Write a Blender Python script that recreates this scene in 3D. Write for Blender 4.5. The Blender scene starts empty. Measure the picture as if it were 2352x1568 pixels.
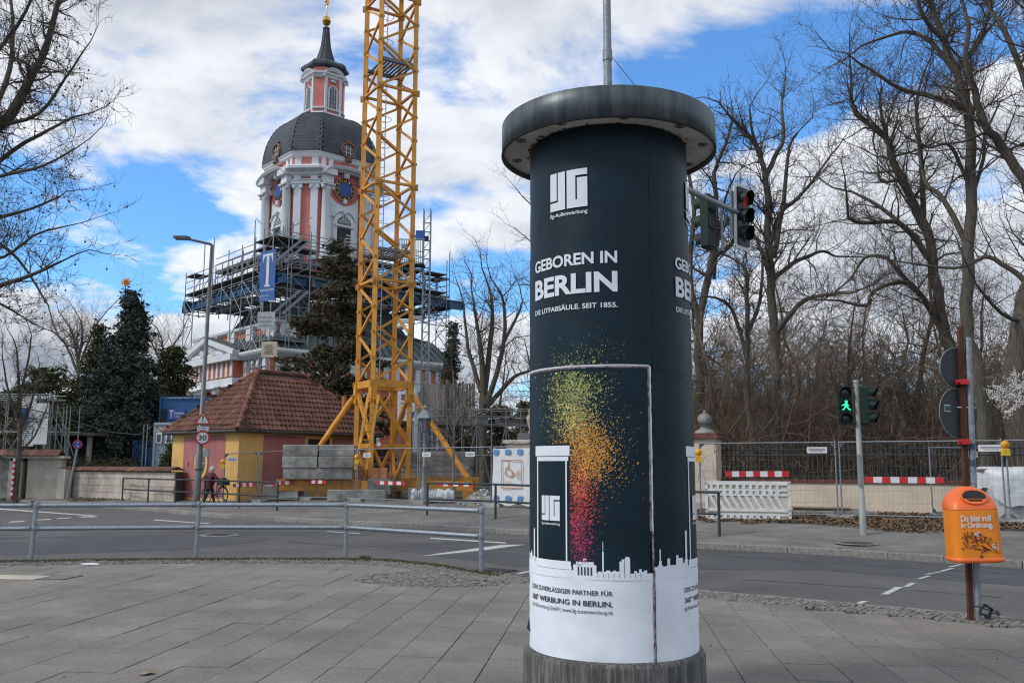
import bpy, bmesh, math, random
import numpy as np
from mathutils import Vector, Matrix
R = math.radians
S = bpy.context.scene
COL = S.collection
rng = random.Random(7)

# ------------------------------------------------------------------ camera
W, H, F = 2352.0, 1568.0, 2074.0          # plan units used to set out the survey points
EYE = 1.6
PITCH, ROLL = math.atan(416 / 3000), R(0.16)
cp, sp, cr, sr = math.cos(PITCH), math.sin(PITCH), math.cos(ROLL), math.sin(ROLL)
cam = bpy.data.cameras.new('camera'); camo = bpy.data.objects.new('camera', cam); COL.objects.link(camo)
U = Vector((0, -sp, cp)); X = Vector((1, 0, 0)); B = -Vector((0, cp, sp))
r_, u_ = cr * X + sr * U, -sr * X + cr * U
camo.matrix_world = Matrix(((r_.x, u_.x, B.x, 0), (r_.y, u_.y, B.y, 0), (r_.z, u_.z, B.z, EYE), (0, 0, 0, 1)))
cam.sensor_width = 36; cam.lens = F / W * 36; cam.clip_start = 0.1; cam.clip_end = 3000
S.camera = camo
# ------------------------------------------------------------------ sky and sun
SUN_EL, SUN_AZ = R(42), R(-112)            # azimuth measured from +Y towards +X
wd = bpy.data.worlds.new('World'); S.world = wd; wd.use_nodes = True
nt = wd.node_tree; nt.nodes.clear()
def N(t, **kw):
    n = nt.nodes.new(t)
    for k, v in kw.items(): setattr(n, k, v)
    return n
def L(a, b): nt.links.new(a, b)
def wmath(op, a, b=None, c=None):
    n = N('ShaderNodeMath', operation=op)
    for i, v in enumerate((a, b, c)):
        if v is None: continue
        if isinstance(v, (int, float)): n.inputs[i].default_value = v
        else: L(v, n.inputs[i])
    return n.outputs[0]
out = N('ShaderNodeOutputWorld'); bg = N('ShaderNodeBackground'); L(bg.outputs[0], out.inputs[0])
sky = N('ShaderNodeTexSky', sky_type='NISHITA'); sky.sun_disc = False
sky.sun_elevation = SUN_EL; sky.sun_rotation = SUN_AZ; sky.air_density = 1.0; sky.dust_density = 0.3; sky.ozone_density = 2.5
tc = N('ShaderNodeTexCoord'); sx = N('ShaderNodeSeparateXYZ'); L(tc.outputs['Generated'], sx.inputs[0])
zz = wmath('ADD', wmath('MAXIMUM', sx.outputs[2], 0.0), 0.22)
cx = N('ShaderNodeCombineXYZ'); L(wmath('DIVIDE', sx.outputs[0], zz), cx.inputs[0]); L(wmath('DIVIDE', sx.outputs[1], zz), cx.inputs[1])
SKY_OFF = (9.5, 3.35, 4.05)
def wmap(off):
    m_ = N('ShaderNodeMapping'); L(cx.outputs[0], m_.inputs[0]); m_.inputs['Location'].default_value = off; return m_.outputs[0]
base = wmap(SKY_OFF); lit_ = wmap((SKY_OFF[0] - .075, SKY_OFF[1] - .05, SKY_OFF[2] + .02))
def wnoise(vec, scale, detail, rough, dist=0.0):
    n = N('ShaderNodeTexNoise'); L(vec, n.inputs['Vector'])
    n.inputs['Scale'].default_value = scale; n.inputs['Detail'].default_value = detail
    n.inputs['Roughness'].default_value = rough; n.inputs['Distortion'].default_value = dist
    return n.outputs[0]
def wramp(v, stops, mode='LINEAR'):
    n = N('ShaderNodeValToRGB'); L(v, n.inputs[0]); e = n.color_ramp.elements; n.color_ramp.interpolation = mode
    while len(e) < len(stops): e.new(0.5)
    for i, (p, c) in enumerate(stops):
        e[i].position = p; e[i].color = (*c, 1)
    return n.outputs[0]
def cloud(vec): return wmath('ADD', wmath('MULTIPLY', wnoise(vec, 0.85, 3, .5), .47), wmath('MULTIPLY', wnoise(vec, 2.3, 13, .57, .25), .53))
dens = cloud(base); dens2 = cloud(lit_)
mask = wramp(dens, [(0.425, (0, 0, 0)), (0.451, (.5, .5, .5)), (0.478, (.94, .94, .94)), (.52, (1, 1, 1))])
slope = wmath('ADD', wmath('MULTIPLY', wmath('SUBTRACT', dens, dens2), 4.6), .5)
thick = wramp(dens, [(0.45, (.96, .96, .97)), (0.51, (.84, .86, .89)), (0.565, (.55, .585, .645)), (0.65, (.37, .41, .47))])
side_ = wramp(slope, [(0.25, (.72, .75, .80)), (0.5, (.94, .95, .97)), (0.75, (1.12, 1.11, 1.10))])
ccol = N('ShaderNodeVectorMath', operation='MULTIPLY'); L(thick, ccol.inputs[0]); L(side_, ccol.inputs[1])
mul = N('ShaderNodeVectorMath', operation='MULTIPLY'); L(sky.outputs[0], mul.inputs[0]); mul.inputs[1].default_value = (1.0, 1.60, 2.1)
cmul = N('ShaderNodeVectorMath', operation='MULTIPLY'); L(ccol.outputs[0], cmul.inputs[0]); cmul.inputs[1].default_value = (9.0, 9.1, 9.3)
mx = N('ShaderNodeMix', data_type='RGBA'); L(mask, mx.inputs['Factor']); L(mul.outputs[0], mx.inputs[6]); L(cmul.outputs[0], mx.inputs[7])
L(mx.outputs[2], bg.inputs[0]); bg.inputs[1].default_value = 0.09
sun = bpy.data.lights.new('sun', 'SUN'); sun.energy = 1.5; sun.angle = R(12); sun.color = (1, .95, .88)
suno = bpy.data.objects.new('sun', sun); COL.objects.link(suno)
sd = Vector((math.sin(SUN_AZ) * math.cos(SUN_EL), math.cos(SUN_AZ) * math.cos(SUN_EL), math.sin(SUN_EL)))
suno.rotation_euler = sd.to_track_quat('Z', 'Y').to_euler(); suno.location = (-30, -10, 40)
S.view_settings.view_transform = 'Standard'; S.view_settings.look = 'None'
S.view_settings.exposure = 0.30; S.view_settings.gamma = 1.0
S.cycles.filter_width = 1.15; S.cycles.max_bounces = 6; S.cycles.transparent_max_bounces = 8

# ------------------------------------------------------------------ survey helpers
def ray(x, y):
    a, b = (x - W / 2) / F, -(y - H / 2) / F
    a, b = cr * a - sr * b, sr * a + cr * b
    return Vector((a, cp - sp * b, sp + cp * b))
def at(x, y, Y):
    d = ray(x, y); return Vector((d.x / d.y * Y, Y, EYE + d.z / d.y * Y))
def gnd(x, y, z=0.0):
    d = ray(x, y); t = (z - EYE) / d.z; return Vector((d.x * t, d.y * t, z))
KT, KN = Vector((.751, -.6605, 0)), Vector((.6605, .751, 0))
def rise(x, y):                              # the far side climbs gently behind its kerb
    s = (x + 14.1) * KN.x + (y - 35.5) * KN.y
    t = min(1, max(0, (s - .4) / 5.0)); return .28 * t * t * (3 - 2 * t)
def far(x, Y):                               # a point on the far ground at plan column x, distance Y
    d = ray(x, 1100); X_ = d.x / d.y * Y; return Vector((X_, Y, rise(X_, Y)))

# ------------------------------------------------------------------ materials
M = {}
def mat(name, c, rough=.7, metal=0.0, var=.12, scale=6.0, bump=0.0, bscale=None, rand=0.0, c2=None, stretch=None, spec=.5, emit=None, alpha=None, detail=6, wear=None, grain=None):
    m = bpy.data.materials.new(name); m.use_nodes = True; t = m.node_tree; b = t.nodes['Principled BSDF']
    b.inputs['Roughness'].default_value = rough; b.inputs['Metallic'].default_value = metal
    b.inputs['Specular IOR Level'].default_value = spec
    col = None
    def nd(k): return t.nodes.new(k)
    co = nd('ShaderNodeTexCoord'); vec = co.outputs['Object']
    if stretch:
        mpn = nd('ShaderNodeMapping'); mpn.inputs['Scale'].default_value = stretch; t.links.new(vec, mpn.inputs[0]); vec = mpn.outputs[0]
    if var or c2:
        n = nd('ShaderNodeTexNoise'); t.links.new(vec, n.inputs['Vector']); n.inputs['Scale'].default_value = scale; n.inputs['Detail'].default_value = detail; n.inputs['Roughness'].default_value = .65
        r = nd('ShaderNodeValToRGB'); t.links.new(n.outputs[0], r.inputs[0]); e = r.color_ramp.elements
        a, bb = (c, c2) if c2 else ([max(0, v * (1 - var)) for v in c], [v * (1 + var) for v in c])
        e[0].position, e[1].position = (.40, .62); e[0].color = (*a, 1); e[1].color = (*bb, 1); col = r.outputs[0]
    for sc_, am_, dt_ in ([(*wear, 5)] if wear else []) + ([(*grain, 2)] if grain else []):   # stains and grain laid out in the place, not per piece
        ge = nd('ShaderNodeNewGeometry'); nw = nd('ShaderNodeTexNoise'); t.links.new(ge.outputs['Position'], nw.inputs['Vector']); nw.inputs['Scale'].default_value = sc_; nw.inputs['Detail'].default_value = dt_; nw.inputs['Roughness'].default_value = .6
        mw = nd('ShaderNodeMapRange'); t.links.new(nw.outputs[0], mw.inputs[0]); mw.inputs[1].default_value = .34; mw.inputs[2].default_value = .66; mw.inputs[3].default_value = 1 - am_; mw.inputs[4].default_value = 1 + am_
        vw = nd('ShaderNodeVectorMath'); vw.operation = 'SCALE'
        if col is not None: t.links.new(col, vw.inputs[0])
        else: vw.inputs[0].default_value = c
        t.links.new(mw.outputs[0], vw.inputs['Scale']); col = vw.outputs[0]
    if rand:
        oi = nd('ShaderNodeObjectInfo'); mr = nd('ShaderNodeMapRange'); t.links.new(oi.outputs['Random'], mr.inputs[0])
        mr.inputs[3].default_value = 1 - rand; mr.inputs[4].default_value = 1 + rand
        vm = nd('ShaderNodeVectorMath'); vm.operation = 'SCALE'
        if col is not None: t.links.new(col, vm.inputs[0])
        else: vm.inputs[0].default_value = c
        t.links.new(mr.outputs[0], vm.inputs['Scale']); col = vm.outputs[0]
    if col is not None: t.links.new(col, b.inputs['Base Color'])
    else: b.inputs['Base Color'].default_value = (*c, 1)
    if bump:
        n2 = nd('ShaderNodeTexNoise'); t.links.new(vec, n2.inputs['Vector']); n2.inputs['Scale'].default_value = bscale or scale * 4; n2.inputs['Detail'].default_value = 5
        bp = nd('ShaderNodeBump'); bp.inputs['Strength'].default_value = bump; bp.inputs['Distance'].default_value = .02
        t.links.new(n2.outputs[0], bp.inputs['Height']); t.links.new(bp.outputs[0], b.inputs['Normal'])
    if emit:
        b.inputs['Emission Color'].default_value = (*emit[0], 1); b.inputs['Emission Strength'].default_value = emit[1]
    if alpha is not None: b.inputs['Alpha'].default_value = alpha
    M[name] = m; return m

# ------------------------------------------------------------------ mesh building
class MB:
    def __init__(s): s.v = []; s.f = []; s.m = []; s.mi = 0; s.sm = []
    def add(s, vs, fs, smooth=False):
        o = len(s.v); s.v.extend([tuple(p) for p in vs])
        for f in fs: s.f.append([i + o for i in f]); s.m.append(s.mi); s.sm.append(smooth)
        return s
    def box(s, c, d, rz=0.0, mt=None, bev=0.0):
        hx, hy, hz = d[0] / 2, d[1] / 2, d[2] / 2
        if bev:
            b = bev; vs = []
            for z, i in ((-hz, 0), (hz - b, 0), (hz, b)):
                vs += [(-hx + i, -hy + i, z), (hx - i, -hy + i, z), (hx - i, hy - i, z), (-hx + i, hy - i, z)]
            fs = [(3, 2, 1, 0), (8, 9, 10, 11)]
            for k in (0, 4): fs += [(k + i, k + (i + 1) % 4, k + 4 + (i + 1) % 4, k + 4 + i) for i in range(4)]
        else:
            vs = [(x, y, z) for z in (-hz, hz) for x, y in ((-hx, -hy), (hx, -hy), (hx, hy), (-hx, hy))]
            fs = [(3, 2, 1, 0), (4, 5, 6, 7)] + [(i, (i + 1) % 4, 4 + (i + 1) % 4, 4 + i) for i in range(4)]
        m = mt if mt is not None else (Matrix.Translation(Vector(c)) @ Matrix.Rotation(rz, 4, 'Z'))
        return s.add([m @ Vector(p) for p in vs], fs)
    def frame(s, p0, p1, up=None):
        a, b = Vector(p0), Vector(p1); d = (b - a)
        l = d.length or 1e-6; d = d / l
        up = Vector(up) if up else (Vector((0, 0, 1)) if abs(d.z) < .95 else Vector((0, 1, 0)))
        x = d.cross(up).normalized(); y = x.cross(d); return a, b, d, l, x, y
    def bar(s, p0, p1, w, h, up=None):
        a, b, d, l, x, y = s.frame(p0, p1, up); vs = []
        for p in (a, b): vs += [p - x * w / 2 - y * h / 2, p + x * w / 2 - y * h / 2, p + x * w / 2 + y * h / 2, p - x * w / 2 + y * h / 2]
        return s.add(vs, [(3, 2, 1, 0), (4, 5, 6, 7)] + [(i, (i + 1) % 4, 4 + (i + 1) % 4, 4 + i) for i in range(4)])
    def tube(s, p0, p1, r0, r1=None, n=8, cap=True):
        return s.path([p0, p1], [r0, r0 if r1 is None else r1], n, cap)
    def path(s, pts, rs, n=8, cap=True):
        pts = [Vector(p) for p in pts]
        if not isinstance(rs, (list, tuple)): rs = [rs] * len(pts)
        vs = []; px = None
        for i, p in enumerate(pts):
            d = (pts[min(i + 1, len(pts) - 1)] - pts[max(i - 1, 0)]).normalized()
            if px is None:
                up = Vector((0, 0, 1)) if abs(d.z) < .95 else Vector((0, 1, 0)); px = d.cross(up).normalized()
            else: px = (px - d * px.dot(d)).normalized()
            py = px.cross(d)
            for k in range(n):
                a = 2 * math.pi * k / n; vs.append(p + (px * math.cos(a) + py * math.sin(a)) * rs[i])
        fs = [(i * n + k, i * n + (k + 1) % n, (i + 1) * n + (k + 1) % n, (i + 1) * n + k) for i in range(len(pts) - 1) for k in range(n)]
        s.add(vs, fs, n > 4)
        if cap and n > 2:
            s.add(vs[:n], [tuple(range(n))[::-1]]); s.add(vs[-n:], [tuple(range(n))])
        return s
    def lathe(s, prof, n=32, c=(0, 0, 0), a0=0.0, a1=2 * math.pi, smooth=True):
        full = abs(a1 - a0 - 2 * math.pi) < 1e-6; k = n if full else n + 1; vs = []
        for r, z in prof:
            for i in range(k):
                a = a0 + (a1 - a0) * i / n; vs.append((c[0] + r * math.cos(a), c[1] + r * math.sin(a), c[2] + z))
        fs = []
        for j in range(len(prof) - 1):
            for i in range(n):
                i2 = (i + 1) % k; fs.append((j * k + i, j * k + i2, (j + 1) * k + i2, (j + 1) * k + i))
        return s.add(vs, fs, smooth)
    def loft(s, rings, close=True, caps=True, smooth=False):
        n = len(rings[0]); vs = [p for r in rings for p in r]; m = n if close else n - 1
        s.add(vs, [(j * n + i, j * n + (i + 1) % n, (j + 1) * n + (i + 1) % n, (j + 1) * n + i) for j in range(len(rings) - 1) for i in range(m)], smooth)
        if caps and close: s.add(rings[0], [tuple(range(n))[::-1]]); s.add(rings[-1], [tuple(range(n))])
        return s
    def prism(s, poly, z0, z1):
        return s.loft([[(x, y, z0) for x, y in poly], [(x, y, z1) for x, y in poly]])
    def plate(s, poly, mt, th):                # 2D outline in a plane given by mt (x, y in plane, z outwards)
        n = len(poly); vs = [mt @ Vector((x, y, 0)) for x, y in poly] + [mt @ Vector((x, y, th)) for x, y in poly]
        return s.add(vs, [tuple(range(n))[::-1], tuple(range(n, 2 * n))] + [(i, (i + 1) % n, n + (i + 1) % n, n + i) for i in range(n)])
    def sphere(s, c, r, n=12, m=8, sc=(1, 1, 1)):
        vs = []; c = Vector(c)
        for j in range(m + 1):
            t = math.pi * j / m
            for i in range(n):
                a = 2 * math.pi * i / n; vs.append((c.x + sc[0] * r * math.sin(t) * math.cos(a), c.y + sc[1] * r * math.sin(t) * math.sin(a), c.z + sc[2] * r * math.cos(t)))
        return s.add(vs, [(j * n + i, (j + 1) * n + i, (j + 1) * n + (i + 1) % n, j * n + (i + 1) % n) for j in range(m) for i in range(n)], True)
    def mesh(s, name):
        me = bpy.data.meshes.new(name); me.from_pydata(s.v, [], s.f)
        if any(s.sm): me.polygons.foreach_set('use_smooth', s.sm)
        if any(s.m): me.polygons.foreach_set('material_index', s.m)
        me.update(); return me
    def build(s, name, mats, parent=None, world=False):
        if world and parent is not None:
            inv = (PM[parent.name] if parent.name in PM else Matrix.Identity(4)).inverted(); s.v = [tuple(inv @ Vector(p)) for p in s.v]
        me = s.mesh(name)
        for m in (mats if isinstance(mats, (list, tuple)) else [mats]): me.materials.append(M[m] if isinstance(m, str) else m)
        return obj(name, me, parent)
PM = {}
def obj(name, me, parent=None, mt=None):
    o = bpy.data.objects.new(name, me); COL.objects.link(o)
    if parent is not None: o.parent = parent; PM[o.name] = PM.get(parent.name, Matrix.Identity(4)) @ (mt if mt is not None else Matrix.Identity(4))
    else: PM[o.name] = mt if mt is not None else Matrix.Identity(4)
    if mt is not None: o.matrix_local = mt
    return o
def tag(o, label=None, cat=None, group=None, kind=None):
    for k, v in (('label', label), ('category', cat), ('group', group), ('kind', kind)):
        if v: o[k] = v
    return o
def thing(name, label, cat, loc=(0, 0, 0), rz=0.0, group=None):
    mt = Matrix.Translation(Vector(loc)) @ Matrix.Rotation(rz, 4, 'Z')
    return tag(obj(name, None, None, mt), label, cat, group)
def copy_tree(o, mt=None, parent=None, **kw):
    c = o.copy(); COL.objects.link(c)
    if parent is not None: c.parent = parent
    if mt is not None: c.matrix_local = mt
    for ch in o.children: copy_tree(ch, None, c)
    tag(c, **kw); return c
def mbox(d, bev=0.0): return MB().box((0, 0, 0), d, bev=bev).mesh('piece')
def shared(me, m):
    me.materials.append(M[m]); return me
UNIT = {}
def stick(name, m, parent, p0, p1, r, n=6, sq=False):  # one straight bar or tube that shares a unit mesh
    key = (m, n, sq)
    if key not in UNIT:
        b = MB()
        if sq: b.box((0, 0, .5), (2, 2, 1))
        else: b.tube((0, 0, 0), (0, 0, 1), 1, n=n)
        UNIT[key] = shared(b.mesh(name), m)
    a, b, d, l, x, y = MB().frame(p0, p1)
    rx, ry = (r, r) if not isinstance(r, tuple) else r
    mt = Matrix(((x.x * rx, y.x * ry, d.x * l, a.x), (x.y * rx, y.y * ry, d.y * l, a.y), (x.z * rx, y.z * ry, d.z * l, a.z), (0, 0, 0, 1)))
    return obj(name, UNIT[key], parent, mt)
def plane_mt(o, n, up=(0, 0, 1)):              # plane at o facing n; local x to the viewer's right, y up, z outwards
    n = Vector(n).normalized(); x = Vector(up).cross(n).normalized(); y = n.cross(x)
    return Matrix(((x.x, y.x, n.x, o[0]), (x.y, y.y, n.y, o[1]), (x.z, y.z, n.z, o[2]), (0, 0, 0, 1)))
_txt = {}
def text_mesh(s, bold=0.0, space=1.0):
    cu = bpy.data.curves.new('t', 'FONT'); cu.body = s; cu.size = 1; cu.offset = bold; cu.space_character = space; cu.resolution_u = 4
    o = bpy.data.objects.new('t', cu); COL.objects.link(o)
    dg = bpy.context.evaluated_depsgraph_get(); me = bpy.data.meshes.new_from_object(o.evaluated_get(dg))
    vs = [Vector(v.co) for v in me.vertices]; fs = [tuple(p.vertices) for p in me.polygons]
    bpy.data.objects.remove(o); bpy.data.curves.remove(cu); bpy.data.meshes.remove(me)
    if not vs: return [], [], (0, 0, 1, 1)
    bb = (min(v.x for v in vs), min(v.y for v in vs), max(v.x for v in vs), max(v.y for v in vs))
    return vs, fs, bb
def lettering(name, s, m, parent, mt, w, h, bold=0.0, mb=None):  # text fitted into w x h, lower left at mt's origin
    vs, fs, bb = text_mesh(s, bold); kx, ky = w / (bb[2] - bb[0]), h / (bb[3] - bb[1])
    b = mb or MB(); b.add([mt @ Vector(((v.x - bb[0]) * kx, (v.y - bb[1]) * ky, 0)) for v in vs], fs)
    return b if mb else b.build(name, m, parent)
def pieces(name, m, parent, meshes, mts, key=None, limit=300, rest=None):
    """alike pieces: the ones that show largest as objects of their own, the rest joined"""
    order = sorted(range(len(mts)), key=key) if key else list(range(len(mts)))
    for i in order[:limit]:
        obj(name, meshes[i % len(meshes)], parent, mts[i])
    tail = order[limit:]
    if tail:
        b = MB()
        for i in tail:
            me = meshes[i % len(meshes)]; b.add([mts[i] @ v.co for v in me.vertices], [tuple(p.vertices) for p in me.polygons])
        o = b.build(rest or name + '_field', m, parent); o['kind'] = 'stuff'
def Tm(x, y, z, rz=0.0, sc=(1, 1, 1)): return Matrix.Translation((x, y, z)) @ Matrix.Rotation(rz, 4, 'Z') @ Matrix.Diagonal((*sc, 1))
# ------------------------------------------------------------------ material list
mat('asphalt', (.100, .099, .098), .85, var=.10, scale=.9, bump=.35, bscale=130, detail=12, wear=(.22, .16), grain=(45, .16))
mat('asphalt_patch', (.070, .071, .074), .85, var=.10, scale=1.3, bump=.3, bscale=130, detail=12, wear=(.5, .12), grain=(45, .16))
mat('tar', (.028, .028, .029), .7, var=.2, scale=3)
mat('far_pave', (.165, .158, .148), .9, var=.16, scale=1.6, bump=.3, bscale=40, detail=10, wear=(.5, .22), grain=(30, .14))
mat('soil', (.06, .048, .036), .95, var=.4, scale=3, bump=.6, bscale=20)
mat('slab', (.196, .180, .158), .88, var=.07, scale=5, bump=.25, bscale=120, rand=.11, detail=12, wear=(.8, .17), grain=(55, .22))
mat('slab_bed', (.045, .042, .037), .95, var=.3, scale=20)
mat('kerb_granite', (.23, .22, .20), .85, var=.22, scale=14, bump=.3, rand=.14)
mat('cobble', (.185, .172, .155), .9, var=.35, scale=9, bump=.3)
mat('moss', (.075, .070, .025), .95, var=.5, scale=30, bump=.5)
mat('grass', (.055, .075, .02), .9, var=.4, scale=20)
mat('leaf_litter', (.10, .062, .034), .9, c2=(.20, .135, .085), scale=3.0)
mat('road_white', (.40, .40, .385), .75, c2=(.58, .58, .56), scale=14, detail=9)
mat('cast_iron', (.085, .082, .078), .7, metal=.3, var=.3, scale=40, bump=.4)
mat('galv', (.33, .37, .41), .38, metal=.75, var=.18, scale=25, detail=8)
mat('galv_dull', (.25, .275, .30), .55, metal=.5, var=.2, scale=18)
mat('dark_rail', (.045, .050, .056), .5, metal=.3, var=.2, scale=10)
mat('navy', (.0055, .0185, .029), .46, var=.12, scale=2.2, spec=.22, bump=.22, bscale=5, detail=3, wear=(2.5, .12))
mat('navy_ink', (.008, .018, .028), .45, var=.05, scale=3, spec=.3)
mat('poster_white', (.77, .81, .87), .6, var=.04, scale=3, bump=.25, bscale=6, detail=3, wear=(2.0, .06))
mat('print_white', (.70, .74, .79), .55, var=.03)
mat('print_dark', (.035, .04, .06), .6, var=0)
mat('torn_edge', (.30, .26, .27), .9, c2=(.07, .03, .04), scale=26)
mat('torn_white', (.62, .63, .66), .9, var=.1, scale=30)
mat('cap_metal', (.050, .064, .074), .42, metal=.35, c2=(.115, .134, .142), scale=2.6, stretch=(4, 4, .35), spec=.4, wear=(3, .2))
mat('soffit', (.42, .42, .42), .7, c2=(.58, .58, .57), scale=4)
mat('rust_stain', (.14, .07, .035), .9, var=.4, scale=15)
mat('plinth', (.05, .048, .046), .8, c2=(.15, .145, .138), scale=6, stretch=(6, 6, .5), bump=.35, bscale=20, wear=(4, .25))
mat('black', (.012, .012, .013), .6, var=0)
for k, c in (('ink_green', (.30, .36, .12)), ('ink_lime', (.52, .50, .16)), ('ink_orange', (.62, .28, .05)), ('ink_amber', (.70, .36, .04)), ('ink_red', (.50, .06, .05)), ('ink_magenta', (.36, .035, .13)), ('ink_grey', (.05, .075, .09))):
    mat(k, c, .5, var=.12, scale=9)
mat('bin_orange', (.80, .235, .010), .35, var=.06, scale=4, spec=.5)
mat('bin_hood', (.82, .155, .030), .38, var=.08, scale=5, spec=.5)
mat('marker', (.10, .014, .006), .6, var=0)
mat('rust', (.085, .028, .016), .85, var=.35, scale=9, stretch=(1, 1, .3))
mat('red_plastic', (.50, .018, .022), .45, var=.1, scale=8)
mat('sign_back', (.040, .047, .050), .6, var=.12, scale=5)
mat('dash_blue', (.09, .25, .48), .6, var=.08, scale=4)
mat('sticker_blue', (.03, .09, .12), .5, var=.3, scale=40)
mat('sign_white', (.66, .67, .67), .5, var=.06, scale=6)
mat('sign_red', (.42, .022, .03), .5, var=.08, scale=6)
mat('sign_blue', (.03, .07, .26), .5, var=.08, scale=6)
mat('signal_green', (.004, .018, .015), .55, var=.15, scale=6, spec=.3)
mat('signal_black', (.006, .007, .008), .5, var=0)
mat('glow_green', (.0, .5, .2), .5, var=0, emit=((.02, 1.0, .36), 1.3))
mat('glow_red', (.16, .01, .01), .5, var=0, emit=((1.0, .08, .06), .05))
mat('lens_dark', (.02, .02, .022), .2, var=0)
mat('lens_clear', (.20, .20, .22), .15, var=.2, scale=40)
mat('pole_paint', (.27, .285, .27), .6, c2=(.33, .345, .32), scale=4, metal=.2)
mat('concrete', (.18, .175, .16), .9, c2=(.33, .325, .30), scale=2.2, bump=.3, bscale=25, rand=.12, wear=(1.5, .25))
mat('plaster_wall', (.42, .37, .30), .9, c2=(.54, .485, .41), scale=1.6, bump=.15, rand=.06, wear=(.7, .2))
mat('cream', (.62, .52, .40), .9, var=.1, scale=1.2, bump=.12)
mat('brick_cap', (.15, .055, .04), .9, var=.25, scale=6, rand=.2)
mat('yellow_wall', (.70, .425, .145), .9, var=.07, scale=1.4, bump=.1, wear=(.9, .10))
mat('rose_wall', (.40, .150, .142), .9, var=.08, scale=1.2, bump=.1, wear=(.9, .12))
mat('roof_tile', (.115, .048, .034), .9, c2=(.205, .092, .064), scale=1.3, bump=.3, rand=.30, wear=(.8, .28))
mat('gutter', (.05, .045, .042), .5, var=.2, scale=5)
mat('church_white', (.66, .68, .70), .8, var=.05, scale=.9)
mat('church_pink', (.60, .190, .160), .85, var=.06, scale=.8, wear=(.4, .08))
mat('church_orange', (.62, .19, .105), .85, var=.06, scale=.8)
mat('slate', (.032, .042, .056), .5, var=.25, scale=1.5, rand=.25)
mat('gold', (.75, .46, .10), .22, metal=1.0, var=.05)
mat('bronze', (.16, .085, .055), .55, metal=.3, var=.2, scale=5)
mat('clock_blue', (.02, .065, .28), .5, var=.08, scale=3)
mat('glass_dark', (.03, .036, .042), .12, var=.2, scale=2, spec=.8)
mat('copper_roof', (.10, .135, .13), .6, c2=(.17, .205, .195), scale=.7, metal=.2)
mat('lead_grey', (.10, .105, .105), .6, var=.2, scale=2)
mat('scaffold_tube', (.26, .285, .30), .45, metal=.55, var=.15, scale=5)
mat('scaffold_deck', (.085, .078, .070), .85, var=.3, scale=3, rand=.2)
mat('beam_blue', (.022, .085, .19), .5, var=.12, scale=3)
mat('banner_blue', (.028, .11, .36), .6, var=.06, scale=2)
mat('net_white', (.52, .53, .54), .8, var=.12, scale=4)
mat('crane_yellow', (.62, .265, .025), .5, c2=(.76, .36, .05), scale=3, spec=.5, wear=(1.6, .18))
mat('crane_worn', (.36, .155, .03), .6, c2=(.56, .26, .03), scale=6)
mat('grating', (.17, .19, .205), .6, metal=.3, var=.15)
mat('container_blue', (.012, .085, .22), .45, var=.1, scale=2)
mat('container_grey', (.30, .36, .42), .5, var=.08, scale=2)
mat('board_wood', (.19, .175, .155), .9, c2=(.27, .25, .225), scale=2.5, stretch=(3, 3, .4), rand=.2)
mat('raw_wood', (.22, .17, .115), .9, c2=(.30, .235, .165), scale=3, rand=.2)
mat('barrier_white', (.66, .66, .64), .55, var=.1, scale=7)
mat('barrier_red', (.52, .02, .028), .5, var=.08, scale=8)
mat('lamp_amber', (.80, .34, .01), .35, var=.15, scale=30)
mat('lamp_yellow', (.72, .46, .03), .5, var=.08)
mat('mesh_wire', (.20, .21, .21), .5, metal=.5, var=0)
mat('iron_black', (.022, .024, .026), .6, var=.2, scale=8)
mat('plastic_sheet', (.60, .62, .64), .45, var=.1, scale=5, bump=.4, bscale=9)
mat('bag_white', (.48, .48, .47), .8, var=.16, scale=8, bump=.5, bscale=14)
mat('stone_gabion', (.13, .12, .10), .95, c2=(.28, .26, .23), scale=9)
mat('brick_orange', (.52, .19, .09), .85, var=.1, scale=8)
mat('bark', (.062, .051, .041), .95, c2=(.130, .108, .086), scale=5, stretch=(4, 4, .8), bump=.6, bscale=14, wear=(.8, .2))
mat('bark_grey', (.085, .074, .059), .95, c2=(.160, .142, .114), scale=5, stretch=(4, 4, .8), bump=.5, bscale=14, wear=(.8, .2))
mat('twig', (.085, .067, .054), .9, var=.25, scale=2)
mat('twig_brown', (.165, .120, .083), .9, var=.35, scale=1.2)
mat('lamp_grey', (.135, .14, .145), .5, metal=.3, var=.15, scale=4)
mat('twig_pale', (.22, .185, .14), .9, var=.25, scale=2)
mat('spruce', (.022, .031, .024), .8, c2=(.075, .090, .070), scale=2.2)
mat('yew', (.028, .037, .013), .8, c2=(.105, .108, .038), scale=2.2)
mat('brown_conifer', (.040, .036, .018), .85, c2=(.140, .112, .058), scale=2.0)
mat('hedge', (.040, .050, .014), .85, c2=(.08, .09, .03), scale=3)
mat('blossom', (.66, .62, .58), .8, var=.08)
mat('coat', (.095, .022, .032), .9, var=.2, scale=20)
mat('jeans', (.018, .030, .060), .9, var=.2, scale=30)
mat('skin', (.46, .26, .19), .6, var=.06, scale=20)
mat('hair_white', (.62, .61, .58), .8, var=.15, scale=60)
mat('rubber', (.014, .014, .015), .7, var=0)

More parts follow.
